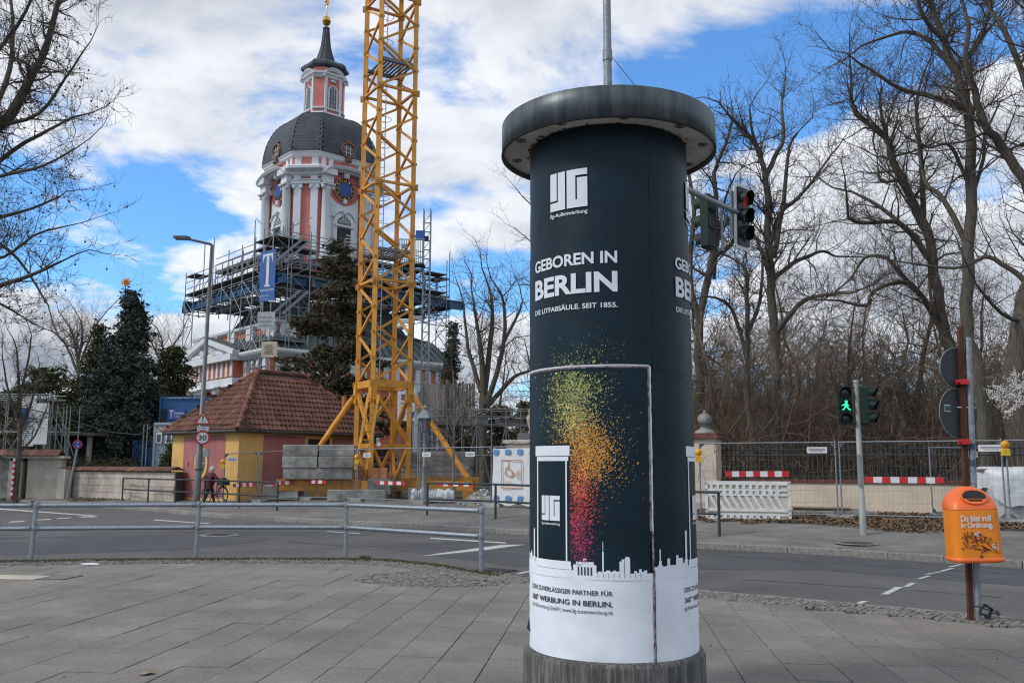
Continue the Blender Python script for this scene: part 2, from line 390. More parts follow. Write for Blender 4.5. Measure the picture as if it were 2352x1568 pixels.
# ------------------------------------------------------------------ ground, road, pavements
b = MB(); b.add([(-900, -300, -.12), (900, -300, -.12), (900, 1500, -.12), (-900, 1500, -.12)], [(0, 1, 2, 3)])
tag(b.build('road', 'asphalt'), kind='structure')
FK = [(-190, 190.5), (-60, 76.0)] + [tuple(gnd(*p)[:2]) for p in ((353, 1165.5), (494, 1179), (691, 1190), (952, 1202), (1217, 1217), (1601, 1245), (1926, 1260), (2173, 1275.5), (2352, 1287))] + [(60, -28.0), (150, -107)]
FK[0] = (-14.1 - .751 * 250, 35.5 + .6605 * 250); FK[1] = (-14.1 - .751 * 40, 35.5 + .6605 * 40)
def strip(poly, offs, zf):
    vs = []; n = len(poly)
    for s in offs:
        for x, y in poly:
            p = (x + KN.x * s, y + KN.y * s); vs.append((p[0], p[1], zf(p[0], p[1])))
    return vs, [(j * n + i, j * n + i + 1, (j + 1) * n + i + 1, (j + 1) * n + i) for j in range(len(offs) - 1) for i in range(n - 1)]
b = MB(); b.add(*strip(FK, (.14, .6, 1.2, 2, 3, 4, 5, 6, 7.5), lambda x, y: rise(x, y)))
tag(b.build('far_pavement', 'far_pave'), kind='structure')
b = MB(); b.add(*strip(FK, (7.5, 9, 12, 20, 60, 200, 900), lambda x, y: .28))
tag(b.build('churchyard_ground', 'soil'), kind='structure')
b = MB(); b.add(*strip(FK[7:12], (3.9, 4.4, 5, 6, 7.5, 9), lambda x, y: rise(x, y) + .004 + .012 * math.sin(x * 3) ** 2))
tag(b.build('bare_earth', 'soil'), kind='structure')
def kerbs(name, poly, width, top, m, step=1.0, zf=None):
    root = obj(name, None); tag(root, kind='structure'); k = 0
    me = [shared(mbox((.985, width, .30), .012), m)]
    for (x0, y0), (x1, y1) in zip(poly[:-1], poly[1:]):
        l = math.hypot(x1 - x0, y1 - y0); n = max(1, round(l / step)); a = math.atan2(y1 - y0, x1 - x0)
        for i in range(n):
            t = (i + .5) / n; x, y = x0 + (x1 - x0) * t, y0 + (y1 - y0) * t
            if abs(x) > 24 or y < 4 or y > 48: continue
            obj('kerb_stone', me[0], root, Tm(x, y, top - .15 + rng.uniform(-.004, .004), a, (l / n, 1, 1)))
kerbs('far_kerb', FK[1:-1], .28, .006, 'kerb_granite')
NK = [(-90, 15.3)] + [tuple(gnd(*p)[:2]) for p in ((0, 1290), (230, 1286), (449, 1284), (793, 1284), (900, 1287), (1000, 1297), (1105, 1316), (1240, 1327), (1608, 1354), (2074, 1395), (2352, 1421))] + [(14, 2.75), (40, -17.5)]
def nky(x):
    for (x0, y0), (x1, y1) in zip(NK[:-1], NK[1:]):
        if x0 <= x <= x1: return y0 + (y1 - y0) * (x - x0) / (x1 - x0)
    return -99
b = MB(); n = len(NK)
b.add([(x, y, -.014) for x, y in NK] + [(x, -40, -.014) for x, y in NK], [(i, n + i, n + i + 1, i + 1) for i in range(n - 1)])
b.add([(x, y, -.014) for x, y in NK] + [(x, y, -.2) for x, y in NK], [(i, i + 1, n + i + 1, n + i) for i in range(n - 1)])
near = tag(b.build('near_pavement', 'slab_bed'), kind='structure')
kerbs('near_kerb', NK, .13, .0, 'kerb_granite')
# slabs: staggered columns running away from the camera, an edge of small sets along the kerb
mts = []; A = R(-6); cw = .405
ca, sa = math.cos(A), math.sin(A)
for ci in range(-60, 46):
    y = -8 + rng.random() * .7
    while y < 19:
        ln = rng.choice((.60, .70, .70, .80)); xc = ci * cw
        lim = min(nky(xc * ca - (y + q) * sa + dx) for q in (0, ln) for dx in (-.21, .21)) - .60
        room = (lim - xc * sa) / ca - y
        if room < .14: break
        ln = min(ln, room); yc = y + ln / 2
        X_, Y_ = xc * ca - yc * sa, xc * sa + yc * ca
        y += ln
        if Y_ < -3 or X_ < -17 or X_ > 13: continue
        if 3.0 < Y_ and abs(X_) > Y_ * .62 + 2.5: continue
        mts.append(Matrix.Translation((X_, Y_, -.02 + rng.uniform(-.0035, .0035))) @ Matrix.Rotation(A, 4, 'Z') @ Matrix.Rotation(rng.uniform(-.003, .003), 4, 'X') @ Matrix.Diagonal((cw - .007, ln - .007, 1, 1)))
pieces('paving_slab', 'slab', near, [shared(mbox((1, 1, .04), .004), 'slab')], mts, key=lambda i: (mts[i].translation.y < 5.6, abs(mts[i].translation.y - 9)))
mats_ = []; b = MB()
sets = []
for (x0, y0), (x1, y1) in zip(NK[:-1], NK[1:]):
    l = math.hypot(x1 - x0, y1 - y0); a = math.atan2(y1 - y0, x1 - x0); nx, ny = math.sin(a), -math.cos(a)
    if x1 < -14 or x0 > 9: continue
    i0, i1 = 0, l
    if x0 < -16: i0 = l - 8
    t = i0
    while t < i1:
        for j in range(8):
            d = .11 + j * .072; x = x0 + (x1 - x0) * t / l + nx * d; y = y0 + (y1 - y0) * t / l + ny * d
            sets.append((x + rng.uniform(-.008, .008), y + rng.uniform(-.008, .008), a + rng.uniform(-.25, .25)))
        t += .072
pc = gnd(1015, 1328)
for i in range(900):                       # the patch of small sets round the valve cover
    rr, th = math.sqrt(rng.random()), rng.random() * 6.28
    sets.append((pc.x + 1.25 * rr * math.cos(th), pc.y + .95 * rr * math.sin(th), rng.random() * 3))
for x, y, a in sets:
    b.box((x, y, -.004 + rng.uniform(-.006, .006)), (.062 * rng.uniform(.8, 1.1), .062 * rng.uniform(.8, 1.1), .03), a, bev=.006)
tag(b.build('mosaic_sets', 'cobble', near), kind='stuff')
b = MB()                                   # moss and leaf crumbs in the gutter along the edge
for i in range(2600):
    x = rng.uniform(-12.5, -.2); d = abs(rng.gauss(0, .10)); y = nky(x) - .02 - d
    s = rng.uniform(.008, .034) * (1 if rng.random() < .9 else 1.6); a = rng.random() * 6.28
    q = [(x + s * math.cos(a + k * 2.09) * rng.uniform(.6, 1.3), y + s * math.sin(a + k * 2.09) * rng.uniform(.6, 1.3), .012 + rng.uniform(0, .014)) for k in range(3)]
    b.add(q + [(x, y, .03 + s * .4)], [(0, 1, 3), (1, 2, 3), (2, 0, 3)])
tag(b.build('edge_moss', 'moss', near), kind='stuff')
# worn patches of asphalt and painted lines, each a sheet above the one below
def sheet(name, pts, z, m, parent=None, kind='structure'):
    P = [gnd(x, y, z) for x, y in pts]; o = MB().add(P, [tuple(range(len(P)))]).build(name, m, parent)
    if parent is None: o['kind'] = kind
    return o
roado = bpy.data.objects['road']
sheet('asphalt_repair', [(1180, 1300), (820, 1250), (1260, 1236), (1700, 1262), (2352, 1306), (2352, 1345), (1900, 1310)], -.117, 'asphalt_patch', roado)
sheet('asphalt_repair', [(0, 1245), (380, 1228), (620, 1240), (420, 1262), (0, 1275)], -.117, 'asphalt_patch', roado)
for pts in ([(0, 1166.5), (0, 1169.5), (196, 1183.5), (225, 1186), (222, 1183.5)], [(18, 1199.5), (26, 1196.8), (60, 1195), (52, 1197.8)], [(80, 1194.5), (86, 1192.4), (121, 1190.6), (114, 1193)],
            [(128, 1190.8), (134, 1189), (166, 1187.4), (160, 1189.4)], [(180, 1187.6), (188, 1185.5), (224, 1184.6), (216, 1187)], [(354, 1192), (354, 1194.4), (479, 1202.4), (483, 1201)],
            [(750, 1218.5), (752, 1220.6), (826, 1225.2), (828, 1223.4)], [(988, 1233.6), (988, 1236.4), (1160, 1247.4), (1164, 1244.8)], [(962, 1276.5), (1150, 1250.5), (1208, 1249.5), (1118, 1262), (1010, 1273)],
            [(1594, 1250), (1606, 1246.5), (1619, 1247), (1607, 1251)],
            [(1186, 1316), (1214, 1310), (1222, 1311.5), (1194, 1318)]):
    sheet('lane_marking', pts, -.114, 'road_white', roado)
for (x0, y0, x1, y1) in ((1938, 1393, 1984, 1379), (2022, 1364, 2060, 1347), (2074, 1347, 2094, 1337.5), (2104, 1328.5, 2131, 1321.5), (2121, 1318, 2157, 1312.5), (2155, 1311, 2185, 1304), (2175, 1301, 2207, 1295)):
    w = (y0 - y1) * .8 + 8
    sheet('lane_marking', [(x0, y0), (x0 + w * .9, y0), (x1 + w * .9 - 4, y1), (x1 - 4, y1)], -.114, 'road_white', roado)
for k, (p0, p1) in enumerate((((0, 1228), (620, 1216)), ((620, 1262), (1190, 1243)), ((1640, 1275), (2352, 1322)), ((1700, 1330), (2300, 1372)), ((300, 1208), (980, 1262)))):
    P, Q = gnd(*p0, -.1135), gnd(*p1, -.1135); n = 26; nn = Vector((-(Q - P).y, (Q - P).x, 0)).normalized(); a_, b_ = [], []; wob = 0
    for i in range(n + 1): wob += rng.gauss(0, .035); c = P.lerp(Q, i / n) + nn * wob; w_ = rng.uniform(.006, .02); a_.append(c + nn * w_); b_.append(c - nn * w_)
    MB().loft([a_, b_], close=False, caps=False).build('tar_seam', 'tar', roado)
# covers and drains
def cover(name, label, p, r, ring='concrete'):
    t = thing(name, label, 'manhole cover', p)
    MB().lathe([(r * 1.35, 0), (r * 1.33, .006), (r * 1.0, .008)], 40).build('frame', ring, t)
    c = MB().lathe([(r * .97, .002), (r * .96, .007), (0, .007)], 40)
    for i in range(-4, 5):
        for j in range(-4, 5):
            if i * i + j * j < 17: c.box((i * r * .19, j * r * .19, .010), (r * .11, r * .11, .008))
    c.build('lid', 'cast_iron', t); return t
cover('manhole_cover', 'round manhole cover in the asphalt behind the galvanised railing', gnd(503, 1228, -.118), .36)
p = gnd(1970, 1253); cover('manhole_cover', 'round manhole cover in the far pavement beside the pedestrian signal pole', (p.x, p.y, rise(p.x, p.y) + .004), .34, 'cobble')
p = gnd(1139, 1310, -.118); t = thing('drain_grate', 'cast iron gutter drain grate by the last post of the galvanised railing', 'drain', p, R(-35))
MB().box((0, 0, .004), (.62, .46, .008)).build('frame', 'black', t)
for i in range(8): MB().box((-.26 + i * .074, 0, .012), (.04, .42, .012)).build('bar', 'cast_iron', t)
p = gnd(28, 1326); t = thing('inspection_cover', 'pale rectangular concrete inspection cover in the slabs at the left', 'cover', (p.x, p.y, .004), R(-6))
MB().box((0, 0, .004), (.95, .42, .012), bev=.004).build('lid', 'plaster_wall', t); MB().box((.62, .1, .003), (.5, .5, .008)).build('surround', 'cobble', t)
for q, lab in (((208, 1296), 'white scrap of paper lying on the slabs near the left railing post'), ((337, 1548), 'pale crumpled scrap lying on the slabs at the bottom edge')):
    p = gnd(*q); b = MB(); pts = [(.12 * math.cos(a) * rng.uniform(.6, 1.2) * (1.3 if q[0] < 300 else .55), .06 * math.sin(a) * rng.uniform(.7, 1.2), rng.uniform(.004, .02)) for a in [k * .7 for k in range(9)]]
    b.add(pts + [(0, 0, .03)], [(i, (i + 1) % 9, 9) for i in range(9)])
    o = b.build('paper_scrap', 'poster_white' if q[0] < 300 else 'raw_wood'); o.location = p; tag(o, lab, 'litter')
b = MB()
for i in range(150):
    x, y = rng.uniform(-9, 5), rng.uniform(5.5, 15)
    if y > nky(x) - .2: continue
    s = rng.uniform(.003, .009); a = rng.random() * 6.3
    b.box((x, y, .002 + s * .3), (s * 2, s, s * .6), a)
tag(b.build('pavement_grit', 'slab_bed', near), kind='stuff')
# ------------------------------------------------------------------ advertising column
CD = 6.5; CX, CY = CD * math.sin(.109), CD * math.cos(.109); CR, CAPR, PLR = .572, .786, .622
z_at = lambda y, r=CR: None
def uvof(x, y, rad=CR):                     # plan point to (arc length, height) on the drum
    d = ray(x, y); a = d.x ** 2 + d.y ** 2; bq = -2 * (d.x * CX + d.y * CY); c = CX * CX + CY * CY - rad * rad
    disc = bq * bq - 4 * a * c
    t = (-bq - math.sqrt(max(disc, 0))) / (2 * a); px, py = d.x * t - CX, d.y * t - CY
    th = math.atan2(px, -py) - math.atan2(-CX, CY)
    return CR * th, EYE + d.z * t
TH0 = math.atan2(-CX, CY)
def wrap(u, v, off=0.0):
    th = u / CR + TH0; r = CR + off; return Vector((r * math.sin(th), -r * math.cos(th), v))
Z_BASE, Z_CAPB, Z_CAPT, Z_POST = EYE - .188 * CD, EYE + .3505 * CD, EYE + .385 * CD, EYE + .1015 * CD
col = thing('advertising_column', 'dark blue round advertising column with wide flat cap on the near pavement', 'advertising column', (CX, CY, 0))
MB().lathe([(PLR + .004, 0), (PLR, Z_BASE - .03), (PLR - .012, Z_BASE - .004), (PLR - .03, Z_BASE), (CR - .02, Z_BASE + .012)], 72).build('plinth', 'plinth', col)
MB().lathe([(CR - .006, Z_BASE - .05), (CR - .006, Z_CAPB + .06)], 96).build('drum', 'navy_ink', col)
b = MB().lathe([(CAPR - .01, Z_CAPB + .03), (CAPR - .012, Z_CAPB), (CAPR + .0, Z_CAPB), (CAPR, Z_CAPT - .004), (CAPR - .004, Z_CAPT), (0, Z_CAPT + .05)], 96)
cap = b.build('cap', 'cap_metal', col)
MB().lathe([(CAPR - .012, Z_CAPB - .001), (CAPR + .004, Z_CAPB - .001), (CAPR + .004, Z_CAPB + .006)], 96).build('drip_edge', 'black', cap)
MB().lathe([(CR - .03, Z_CAPB + .042), (CAPR - .011, Z_CAPB + .034)], 96).build('soffit', 'soffit', cap)
for k in range(10):
    a = k * 2 * math.pi / 10 + .37; c = ((CAPR - .09) * math.cos(a), (CAPR - .09) * math.sin(a), 0)
    MB().lathe([(.038, Z_CAPB + .037), (.036, Z_CAPB + .030), (.028, Z_CAPB + .030)], 16, c).lathe([(.014, Z_CAPB + .036), (.012, Z_CAPB + .026), (0, Z_CAPB + .026)], 10, c).build('downlight', 'lead_grey', cap)
b = MB()
for k in range(60):
    a, r0 = rng.random() * 6.28, CR + abs(rng.gauss(0, .018)); s = rng.uniform(.004, .018)
    b.box((r0 * math.cos(a), r0 * math.sin(a), Z_CAPB + .038), (s, s * 2, .004), a)
b.build('rust_spots', 'rust_stain', cap)
def shell(name, u0, u1, v0, v1, off, m, th=.004, nz=1, wob=0.0, parent=col):
    n = max(2, int(abs(u1 - u0) / .03)); b = MB(); rows = []
    for j in range(nz + 1):
        v = v0 + (v1 - v0) * j / nz
        rows.append([wrap(u0 + (u1 - u0) * i / n, v, off + wob * (math.sin(j * 2.1 + i * .35) + rng.uniform(-.5, .5))) for i in range(n + 1)])
    b.loft(rows, close=False, caps=False, smooth=True)
    inner = [[wrap(u0 + (u1 - u0) * i / n, v, off - th) for i in range(n + 1)] for v in (v0, v1)]
    for r0, r1 in ((rows[0], inner[0]), (rows[-1], inner[1])): b.loft([r0, r1], close=False, caps=False)
    for i in (0, n): b.add([rows[0][i], rows[-1][i], inner[1][i], inner[0][i]], [(0, 1, 2, 3)])
    return b.build(name, m, parent)
uL, uS = -CR * math.pi * .62, uvof(1489, 845)[0]
u2 = CR * math.pi * 1.3
vTop = Z_CAPB + .03
fold1 = uvof(1400, 561)[1]
# upper sheets: two tiers, a vertical joint at the right
uJ = uvof(1492, 560)[0]
shell('poster_sheet', uL, uJ, fold1, vTop, .003, 'navy', nz=8, wob=.0014)
shell('poster_sheet', uJ + .002, u2, fold1, vTop, .0015, 'navy', nz=8, wob=.0013)
shell('poster_sheet', uL, uJ, Z_POST + .008, fold1 + .012, .0058, 'navy', nz=10, wob=.0014)
shell('poster_sheet', uJ + .002, u2, Z_POST - .02, fold1 + .008, .0045, 'navy', nz=10, wob=.0014)
zW = uvof(1400, 1330)[1]
shell('poster_sheet', uL, uS - .012, zW, Z_POST - .012, .0075, 'navy', nz=10, wob=.0014)
shell('poster_sheet', uL, uS + .006, Z_BASE + .006, zW, .0075, 'poster_white', nz=8, wob=.002)
uR0 = uvof(1498, 1400)[0]
zWr = uvof(1540, 1302)[1]
shell('poster_sheet', uS + .018, u2, zWr, Z_POST - .022, .006, 'navy', nz=8, wob=.0014)
shell('poster_sheet', uR0 + .006, u2, Z_BASE - .006, zWr, .0085, 'poster_white', nz=8, wob=.002)
# the torn stack of old posters showing at the sheet's edge
shell('torn_edge', uL, uS, Z_POST - .014, Z_POST - .002, .0082, 'torn_edge', th=.008)
shell('torn_edge', uL, uS, Z_POST - .003, Z_POST + .008, .0090, 'torn_white', th=.008)
b = MB()
def jag(u, v0, v1, w, m, name, off):
    n = 40; b = MB(); l, r = [], []
    for i in range(n + 1):
        v = v0 + (v1 - v0) * i / n; l.append(wrap(u - w / 2 + rng.uniform(-.0015, .0015), v, off)); r.append(wrap(u + w / 2 + rng.uniform(-.002, .002), v, off + .002))
    b.loft([l, r], close=False, caps=False); return b.build(name, m, col)
jag(uS - .006, zW + .3, Z_POST - .01, .012, 'torn_edge', 'torn_edge', .0085)
jag(uS + .006, zW + .05, Z_POST, .011, 'torn_white', 'torn_edge', .0092)
jag(uS + .006, Z_BASE + .01, zW + .3, .013, 'torn_edge', 'torn_edge', .0096)
jag(uS + .012, Z_BASE, zW + .05, .010, 'black', 'torn_edge', .0100)
def wprint(name, m, fill, off=.0115):        # flat print: fill(b) adds (u, v) polygons
    b = MB(); fill(b); vs = b.v; b.v = [tuple(wrap(p[0], p[1], off + p[2])) for p in vs]; return b.build(name, m, col)
def rect(b, u0, u1, v0, v1, z=0):
    n = max(1, int(abs(u1 - u0) / .02))
    for i in range(n):
        a, c = u0 + (u1 - u0) * i / n, u0 + (u1 - u0) * (i + 1) / n; b.add([(a, v0, z), (c, v0, z), (c, v1, z), (a, v1, z)], [(0, 1, 2, 3)])
def wtext(s, u0, u1, v0, v1, m, bold, off=.0115):
    vs, fs, bb = text_mesh(s, bold); kx, ky = (u1 - u0) / (bb[2] - bb[0]), 1
    caps, _, cb = text_mesh('H', bold); ky = (v1 - v0) / (cb[3] - cb[1])
    bm = bmesh.new(); vv = [bm.verts.new((u0 + (v.x - bb[0]) * kx, v0 + (v.y - cb[1]) * ky, 0)) for v in vs]
    for f in fs:
        try: bm.faces.new([vv[i] for i in f])
        except ValueError: pass
    x = u0 + .02
    while x < u1:
        bmesh.ops.bisect_plane(bm, geom=bm.verts[:] + bm.edges[:] + bm.faces[:], plane_co=(x, 0, 0), plane_no=(1, 0, 0)); x += .02
    bm.verts.index_update(); b = MB(); b.add([tuple(wrap(v.co.x, v.co.y, off)) for v in bm.verts], [[v.index for v in f.verts] for f in bm.faces]); bm.free()
    return b.build('lettering', m, col)
LOGO = ((0, .2, .27, 1), (.235, .44, 0, 1), (0, .235, 0, .22), (.485, .71, 0, 1), (.71, 1, .835, 1), (.75, 1, 0, .775), (.71, .75, 0, .2))
def logo(b, u0, u1, v0, v1):
    for x0, x1, y0, y1 in LOGO: rect(b, u0 + (u1 - u0) * x0, u0 + (u1 - u0) * x1, v0 + (v1 - v0) * y0, v0 + (v1 - v0) * y1)
du = uvof(1572, 1030)[0] - uvof(1233.4, 1030)[0]
dup_ = uvof(1548.4, 640)[0] - uvof(1233, 640)[0]
for k in (0, 1, 2):
    o_ = k * dup_
    u0, u1 = uvof(1267, 440)[0] + o_, uvof(1350, 430)[0] + o_; v1, v0 = uvof(1350, 386)[1], uvof(1350, 474)[1]
    wprint('logo_print', 'print_white', lambda b: logo(b, u0, u1, v0, v1))
    wtext('Ilg-Außenwerbung', u0, u1, uvof(1350, 489)[1], uvof(1350, 480)[1], 'print_white', .012)
    u0, u1 = uvof(1233, 620)[0] + o_, uvof(1417.5, 620)[0] + o_
    vv = lambda y: uvof(1417, y)[1]
    wtext('GEBOREN IN', u0, u1, vv(604), vv(576.5), 'print_white', .028)
    wtext('BERLIN', u0, u1, vv(670), vv(623), 'print_white', .036)
    wtext('DIE LITFAßSÄULE. SEIT 1855.', u0, u1, vv(706), vv(694.5), 'print_white', .020)
    o_ = k * du
    u0, u1 = uvof(1227, 1380)[0] + o_, uvof(1407.5, 1380)[0] + o_; vv = lambda y: uvof(1407, y)[1]
    wtext('DEIN ZUVERLÄSSIGER PARTNER FÜR', u0, u1, vv(1368), vv(1357), 'print_dark', .014)
    wtext('360° WERBUNG IN BERLIN.', u0, u1, vv(1393.3), vv(1380.5), 'print_dark', .022)
    wtext('Ilg-Außenwerbung GmbH | www.ilg-aussenwerbung.de', u0, u1, vv(1410.5), vv(1401), 'print_dark', .0)
    # skyline and the drawn column
    UX = lambda x, y=1250: uvof(x, y)[0] + o_
    VY = lambda y: uvof(1400, y)[1]
    zb = VY(1331)
    def sky_fill(b):
        for x0, x1, y in ((1217, 1221, 1300), (1221, 1226, 1285), (1226, 1231, 1297), (1229.2, 1231.8, 1222), (1228, 1233, 1290), (1312, 1314, 1303), (1318, 1370, 1298), (1324, 1364, 1291), (1340, 1348, 1283), (1373, 1382, 1312),
                          (1383.4, 1386.6, 1267), (1384.4, 1385.6, 1243), (1386, 1392, 1312), (1392, 1401, 1309), (1401, 1407, 1312), (1407, 1414, 1309), (1414, 1422, 1311), (1422, 1431, 1288), (1427, 1432, 1283), (1433.5, 1446, 1281), (1436, 1444, 1277.5),
                          (1449, 1455, 1318), (1455, 1461, 1310), (1462, 1468, 1314), (1466, 1472, 1306), (1472, 1477, 1312), (1477, 1484, 1309), (1511, 1517, 1288), (1512.6, 1515.4, 1262), (1509, 1519, 1298), (1530, 1536, 1284), (1536, 1548, 1300), (1550, 1555, 1278), (1558, 1563, 1290)):
            if y < 1245 and x1 - x0 < 2: pass
            rect(b, UX(x0), UX(x1), zb - .002, VY(y))
        for x0, x1, y in ((1217, 1318, 1312), (1318, 1330, 1312), (1366, 1500, 1316), (1500, 1572, 1302)): rect(b, UX(x0), UX(x1), zb - .002, VY(y))
        x0, x1 = UX(1234), UX(1310, 1100)
        cap0, cap1 = VY(1049), VY(1022)
        rect(b, UX(1233.4, 1030), UX(1310, 1030), VY(1046), cap1, .001); rect(b, UX(1236.5, 1050), UX(1307, 1050), VY(1058), VY(1047), .001)
        rect(b, UX(1237, 1150), UX(1239.4, 1150), VY(1292), VY(1057), .001); rect(b, UX(1301, 1150), UX(1304.2, 1150), VY(1292), VY(1057), .001)
        rect(b, UX(1234.5, 1300), UX(1313, 1300), VY(1331), VY(1292), .001)
    wprint('skyline_print', 'poster_white', sky_fill, .0095)
    def gate_fill(b):
        for i in range(5): rect(b, UX(1328 + i * 7.2), UX(1331.5 + i * 7.2), VY(1322), VY(1303))
        rect(b, UX(1236.5, 1050), UX(1307, 1050), VY(1047.6), VY(1046.6)); rect(b, UX(1236, 1310), UX(1312, 1310), VY(1312), VY(1311.2))
        for i in range(9): rect(b, UX(1373 + i * 12), UX(1373.8 + i * 12), VY(1326), VY(1316))
    wprint('skyline_detail', 'print_dark', gate_fill, .0112)
    lu0, lu1 = UX(1247.7, 1170), UX(1288, 1170)
    wprint('logo_print', 'print_white', lambda b: logo(b, lu0, lu1, VY(1199), VY(1140)))
    wtext('Ilg-Außenwerbung', lu0, lu1, VY(1209), VY(1203), 'print_white', .012)
    # burst of paint drops
    pr = random.Random(11 + k); b = MB()
    blobs = [(1318, 893, 30, 36, 1500, 0, 1), (1308, 925, 24, 40, 1300, 1, 0), (1345, 880, 34, 26, 420, 0, 0), (1326, 968, 26, 26, 1000, 1, 2), (1340, 1010, 28, 26, 1300, 2, 3), (1362, 1050, 30, 30, 1600, 2, 3), (1338, 1065, 22, 26, 900, 2, 4), (1330, 1115, 17, 22, 800, 4, 2),
             (1342, 1150, 21, 32, 650, 4, 4), (1329, 1180, 14, 32, 700, 4, 5), (1332, 1225, 15, 30, 750, 5, 4), (1338, 1262, 14, 20, 250, 5, 5), (1400, 1000, 34, 42, 200, 3, 2), (1392, 1080, 36, 30, 160, 3, 2), (1372, 800, 36, 24, 190, 6, 0), (1352, 1240, 30, 50, 90, 6, 5), (1385, 930, 40, 60, 130, 6, 6), (1290, 960, 20, 60, 160, 0, 1)]
    for cx_, cy_, sx_, sy_, nn, m0, m1 in blobs:
        for i in range(nn):
            x, y = pr.gauss(cx_, sx_), pr.gauss(cy_, sy_)
            if x > 1483 or x < 1222: continue
            if y > 1018 and x < 1311: continue
            if y > 1300: continue
            if abs(y - 846) < 7: continue
            u, v = uvof(x, y); s = abs(pr.gauss(0, .0017)) + .0014
            if pr.random() < .02: s *= 2.4
            b.mi = m0 if pr.random() < .7 else m1
            a = pr.random() * 6; e = pr.uniform(.6, 1.2)
            zz_ = .0116 + pr.random() * .001
            b.add([wrap(u + o_ + s * math.cos(a + q * 1.2566), v + s * e * math.sin(a + q * 1.2566), zz_) for q in range(5)], [(0, 1, 2, 3, 4)])
    if k < 2: b.build('paint_burst_print', ['ink_green', 'ink_lime', 'ink_orange', 'ink_amber', 'ink_red', 'ink_magenta', 'ink_grey'], col)
# loose flap of paper at the foot
MB().add([wrap(uvof(1219, 1440)[0], uvof(1230, 1425)[1], .012), wrap(uvof(1222, 1440)[0], uvof(1230, 1455)[1], .012), wrap(uvof(1219, 1440)[0] - .03, uvof(1230, 1455)[1], .028)], [(0, 1, 2)]).build('paper_flap', 'black', col)

# ------------------------------------------------------------------ galvanised railing along the near kerb
ra = thing('railing', 'galvanised two-rail tube railing along the near kerb', 'railing', (0, 0, 0))
posts = []
for x, y in ((-330, 1293), (70, 1289), (449, 1284), (793, 1284), (1105, 1315)):
    p = gnd(x, y); posts.append(p)
for i, p in enumerate(posts):
    lean = Vector((rng.uniform(-.012, .012) + (.02 if i in (1, 2) else 0), 0, 0))
    po = MB().tube(p - Vector((0, 0, .05)), p + lean + Vector((0, 0, .975)), .037, n=14)
    po.lathe([(.037, .975), (.02, .988), (0, .988)], 12, p + lean).build('post', 'galv', ra)
    for z in (.93, .545):
        MB().lathe([(.044, z - .05), (.047, z - .045), (.047, z + .045), (.044, z + .05)], 14, p + lean).build('clamp', 'galv_dull', ra)
for i in range(4):
    a, c = posts[i], posts[i + 1]; d = (c - a).normalized()
    for z in (.93, .545):
        MB().tube(a + d * .06 + Vector((0, 0, z)), c - d * .05 + Vector((0, 0, z - (.0 if i < 3 else .0))), .036, n=14).build('rail', 'galv', ra)
        for e, sgn in ((a, 1), (c, -1)): MB().tube(e + d * sgn * .045 + Vector((0, 0, z)), e + d * sgn * .115 + Vector((0, 0, z)), .0395, n=14).build('sleeve', 'galv_dull', ra)

# ------------------------------------------------------------------ litter bin, its post, the rusty post and the sign backs
bp = gnd(2247, 1425)
t = thing('sign_post', 'grey steel post behind the orange litter bin carrying two round signs seen from behind', 'sign post', bp)
top = at(2223, 775, bp.y + .02) - bp
MB().tube((0, 0, -.1), top, .034, n=14).build('post', 'galv_dull', t)
def along(z): return Vector((top.x * z / top.z, top.y * z / top.z, z))
def sign_disc(parent, x, y, dx, dia, yaw, nm='sign_plate'):
    c = at(x, y, bp.y - .0) - bp; n = Vector((math.sin(yaw), -math.cos(yaw), 0)); mt = plane_mt((c.x, c.y + .05, c.z), n)
    pl = MB().plate([(dia / 2 * math.cos(a), dia / 2 * math.sin(a)) for a in [k * 2 * math.pi / 40 for k in range(40)]], mt, .004)
    o = pl.build(nm, 'sign_back', parent)
    MB().path([mt @ Vector((dia / 2 * math.cos(a), dia / 2 * math.sin(a), .004)) for a in [k * 2 * math.pi / 40 for k in range(41)]], .005, 5, False).build('rim', 'galv_dull', o)
    return o, mt
o1, m1 = sign_disc(t, 2202, 845, 0, .46, R(18)); MB().box((0, 0, 0), (.045, .075, .002), mt=m1 @ Matrix.Translation((.115, -.01, .006))).build('sticker', 'sign_white', o1); MB().box((0, 0, 0), (.035, .03, .002), mt=m1 @ Matrix.Translation((.115, .0, .008))).build('sticker', 'print_dark', o1)
o2, m2 = sign_disc(t, 2206, 948, 0, .56, R(22)); MB().box((0, 0, 0), (.09, .075, .002), mt=m2 @ Matrix.Translation((-.16, .05, .006))).build('sticker', 'sign_white', o2); MB().box((0, 0, 0), (.085, .055, .002), mt=m2 @ Matrix.Translation((-.16, .05, .008))).build('sticker', 'sticker_blue', o2)
for z, c, h in ((1.45, 'galv', .10), (1.62, 'sticker_blue', .07), (1.98, 'galv', .09), (1.80, 'sticker_blue', .06)):
    p = along(z); MB().lathe([(.0355, z), (.0355, z + h)], 10, (p.x, p.y, 0), R(200), R(300)).build('sticker', c, t)
t = thing('rusty_post', 'rust brown square steel tube strapped upright beside the grey sign post', 'post', gnd(2229, 1424))
rp = gnd(2229, 1424); rt = at(2205, 749, rp.y) - rp
MB().bar((0, 0, -.1), rt, .052, .052, up=(0, 1, 0)).build('tube', 'rust', t)
for x, y in ((2206, 877), (2210, 1014)):
    c = at(x, y, rp.y - .03) - rp; MB().box(c + Vector((.02, 0, 0)), (.10, .10, .055), bev=.006).tube(c + Vector((-.06, -.03, 0)), c + Vector((-.03, -.03, 0)), .022, n=8).build('clamp', 'red_plastic', t)
c = at(2218, 935, rp.y - .02) - rp; MB().tube(c - Vector((.09, 0, 0)), c + Vector((.11, 0, -.004)), .006, n=6).build('cable_tie', 'sign_white', t)
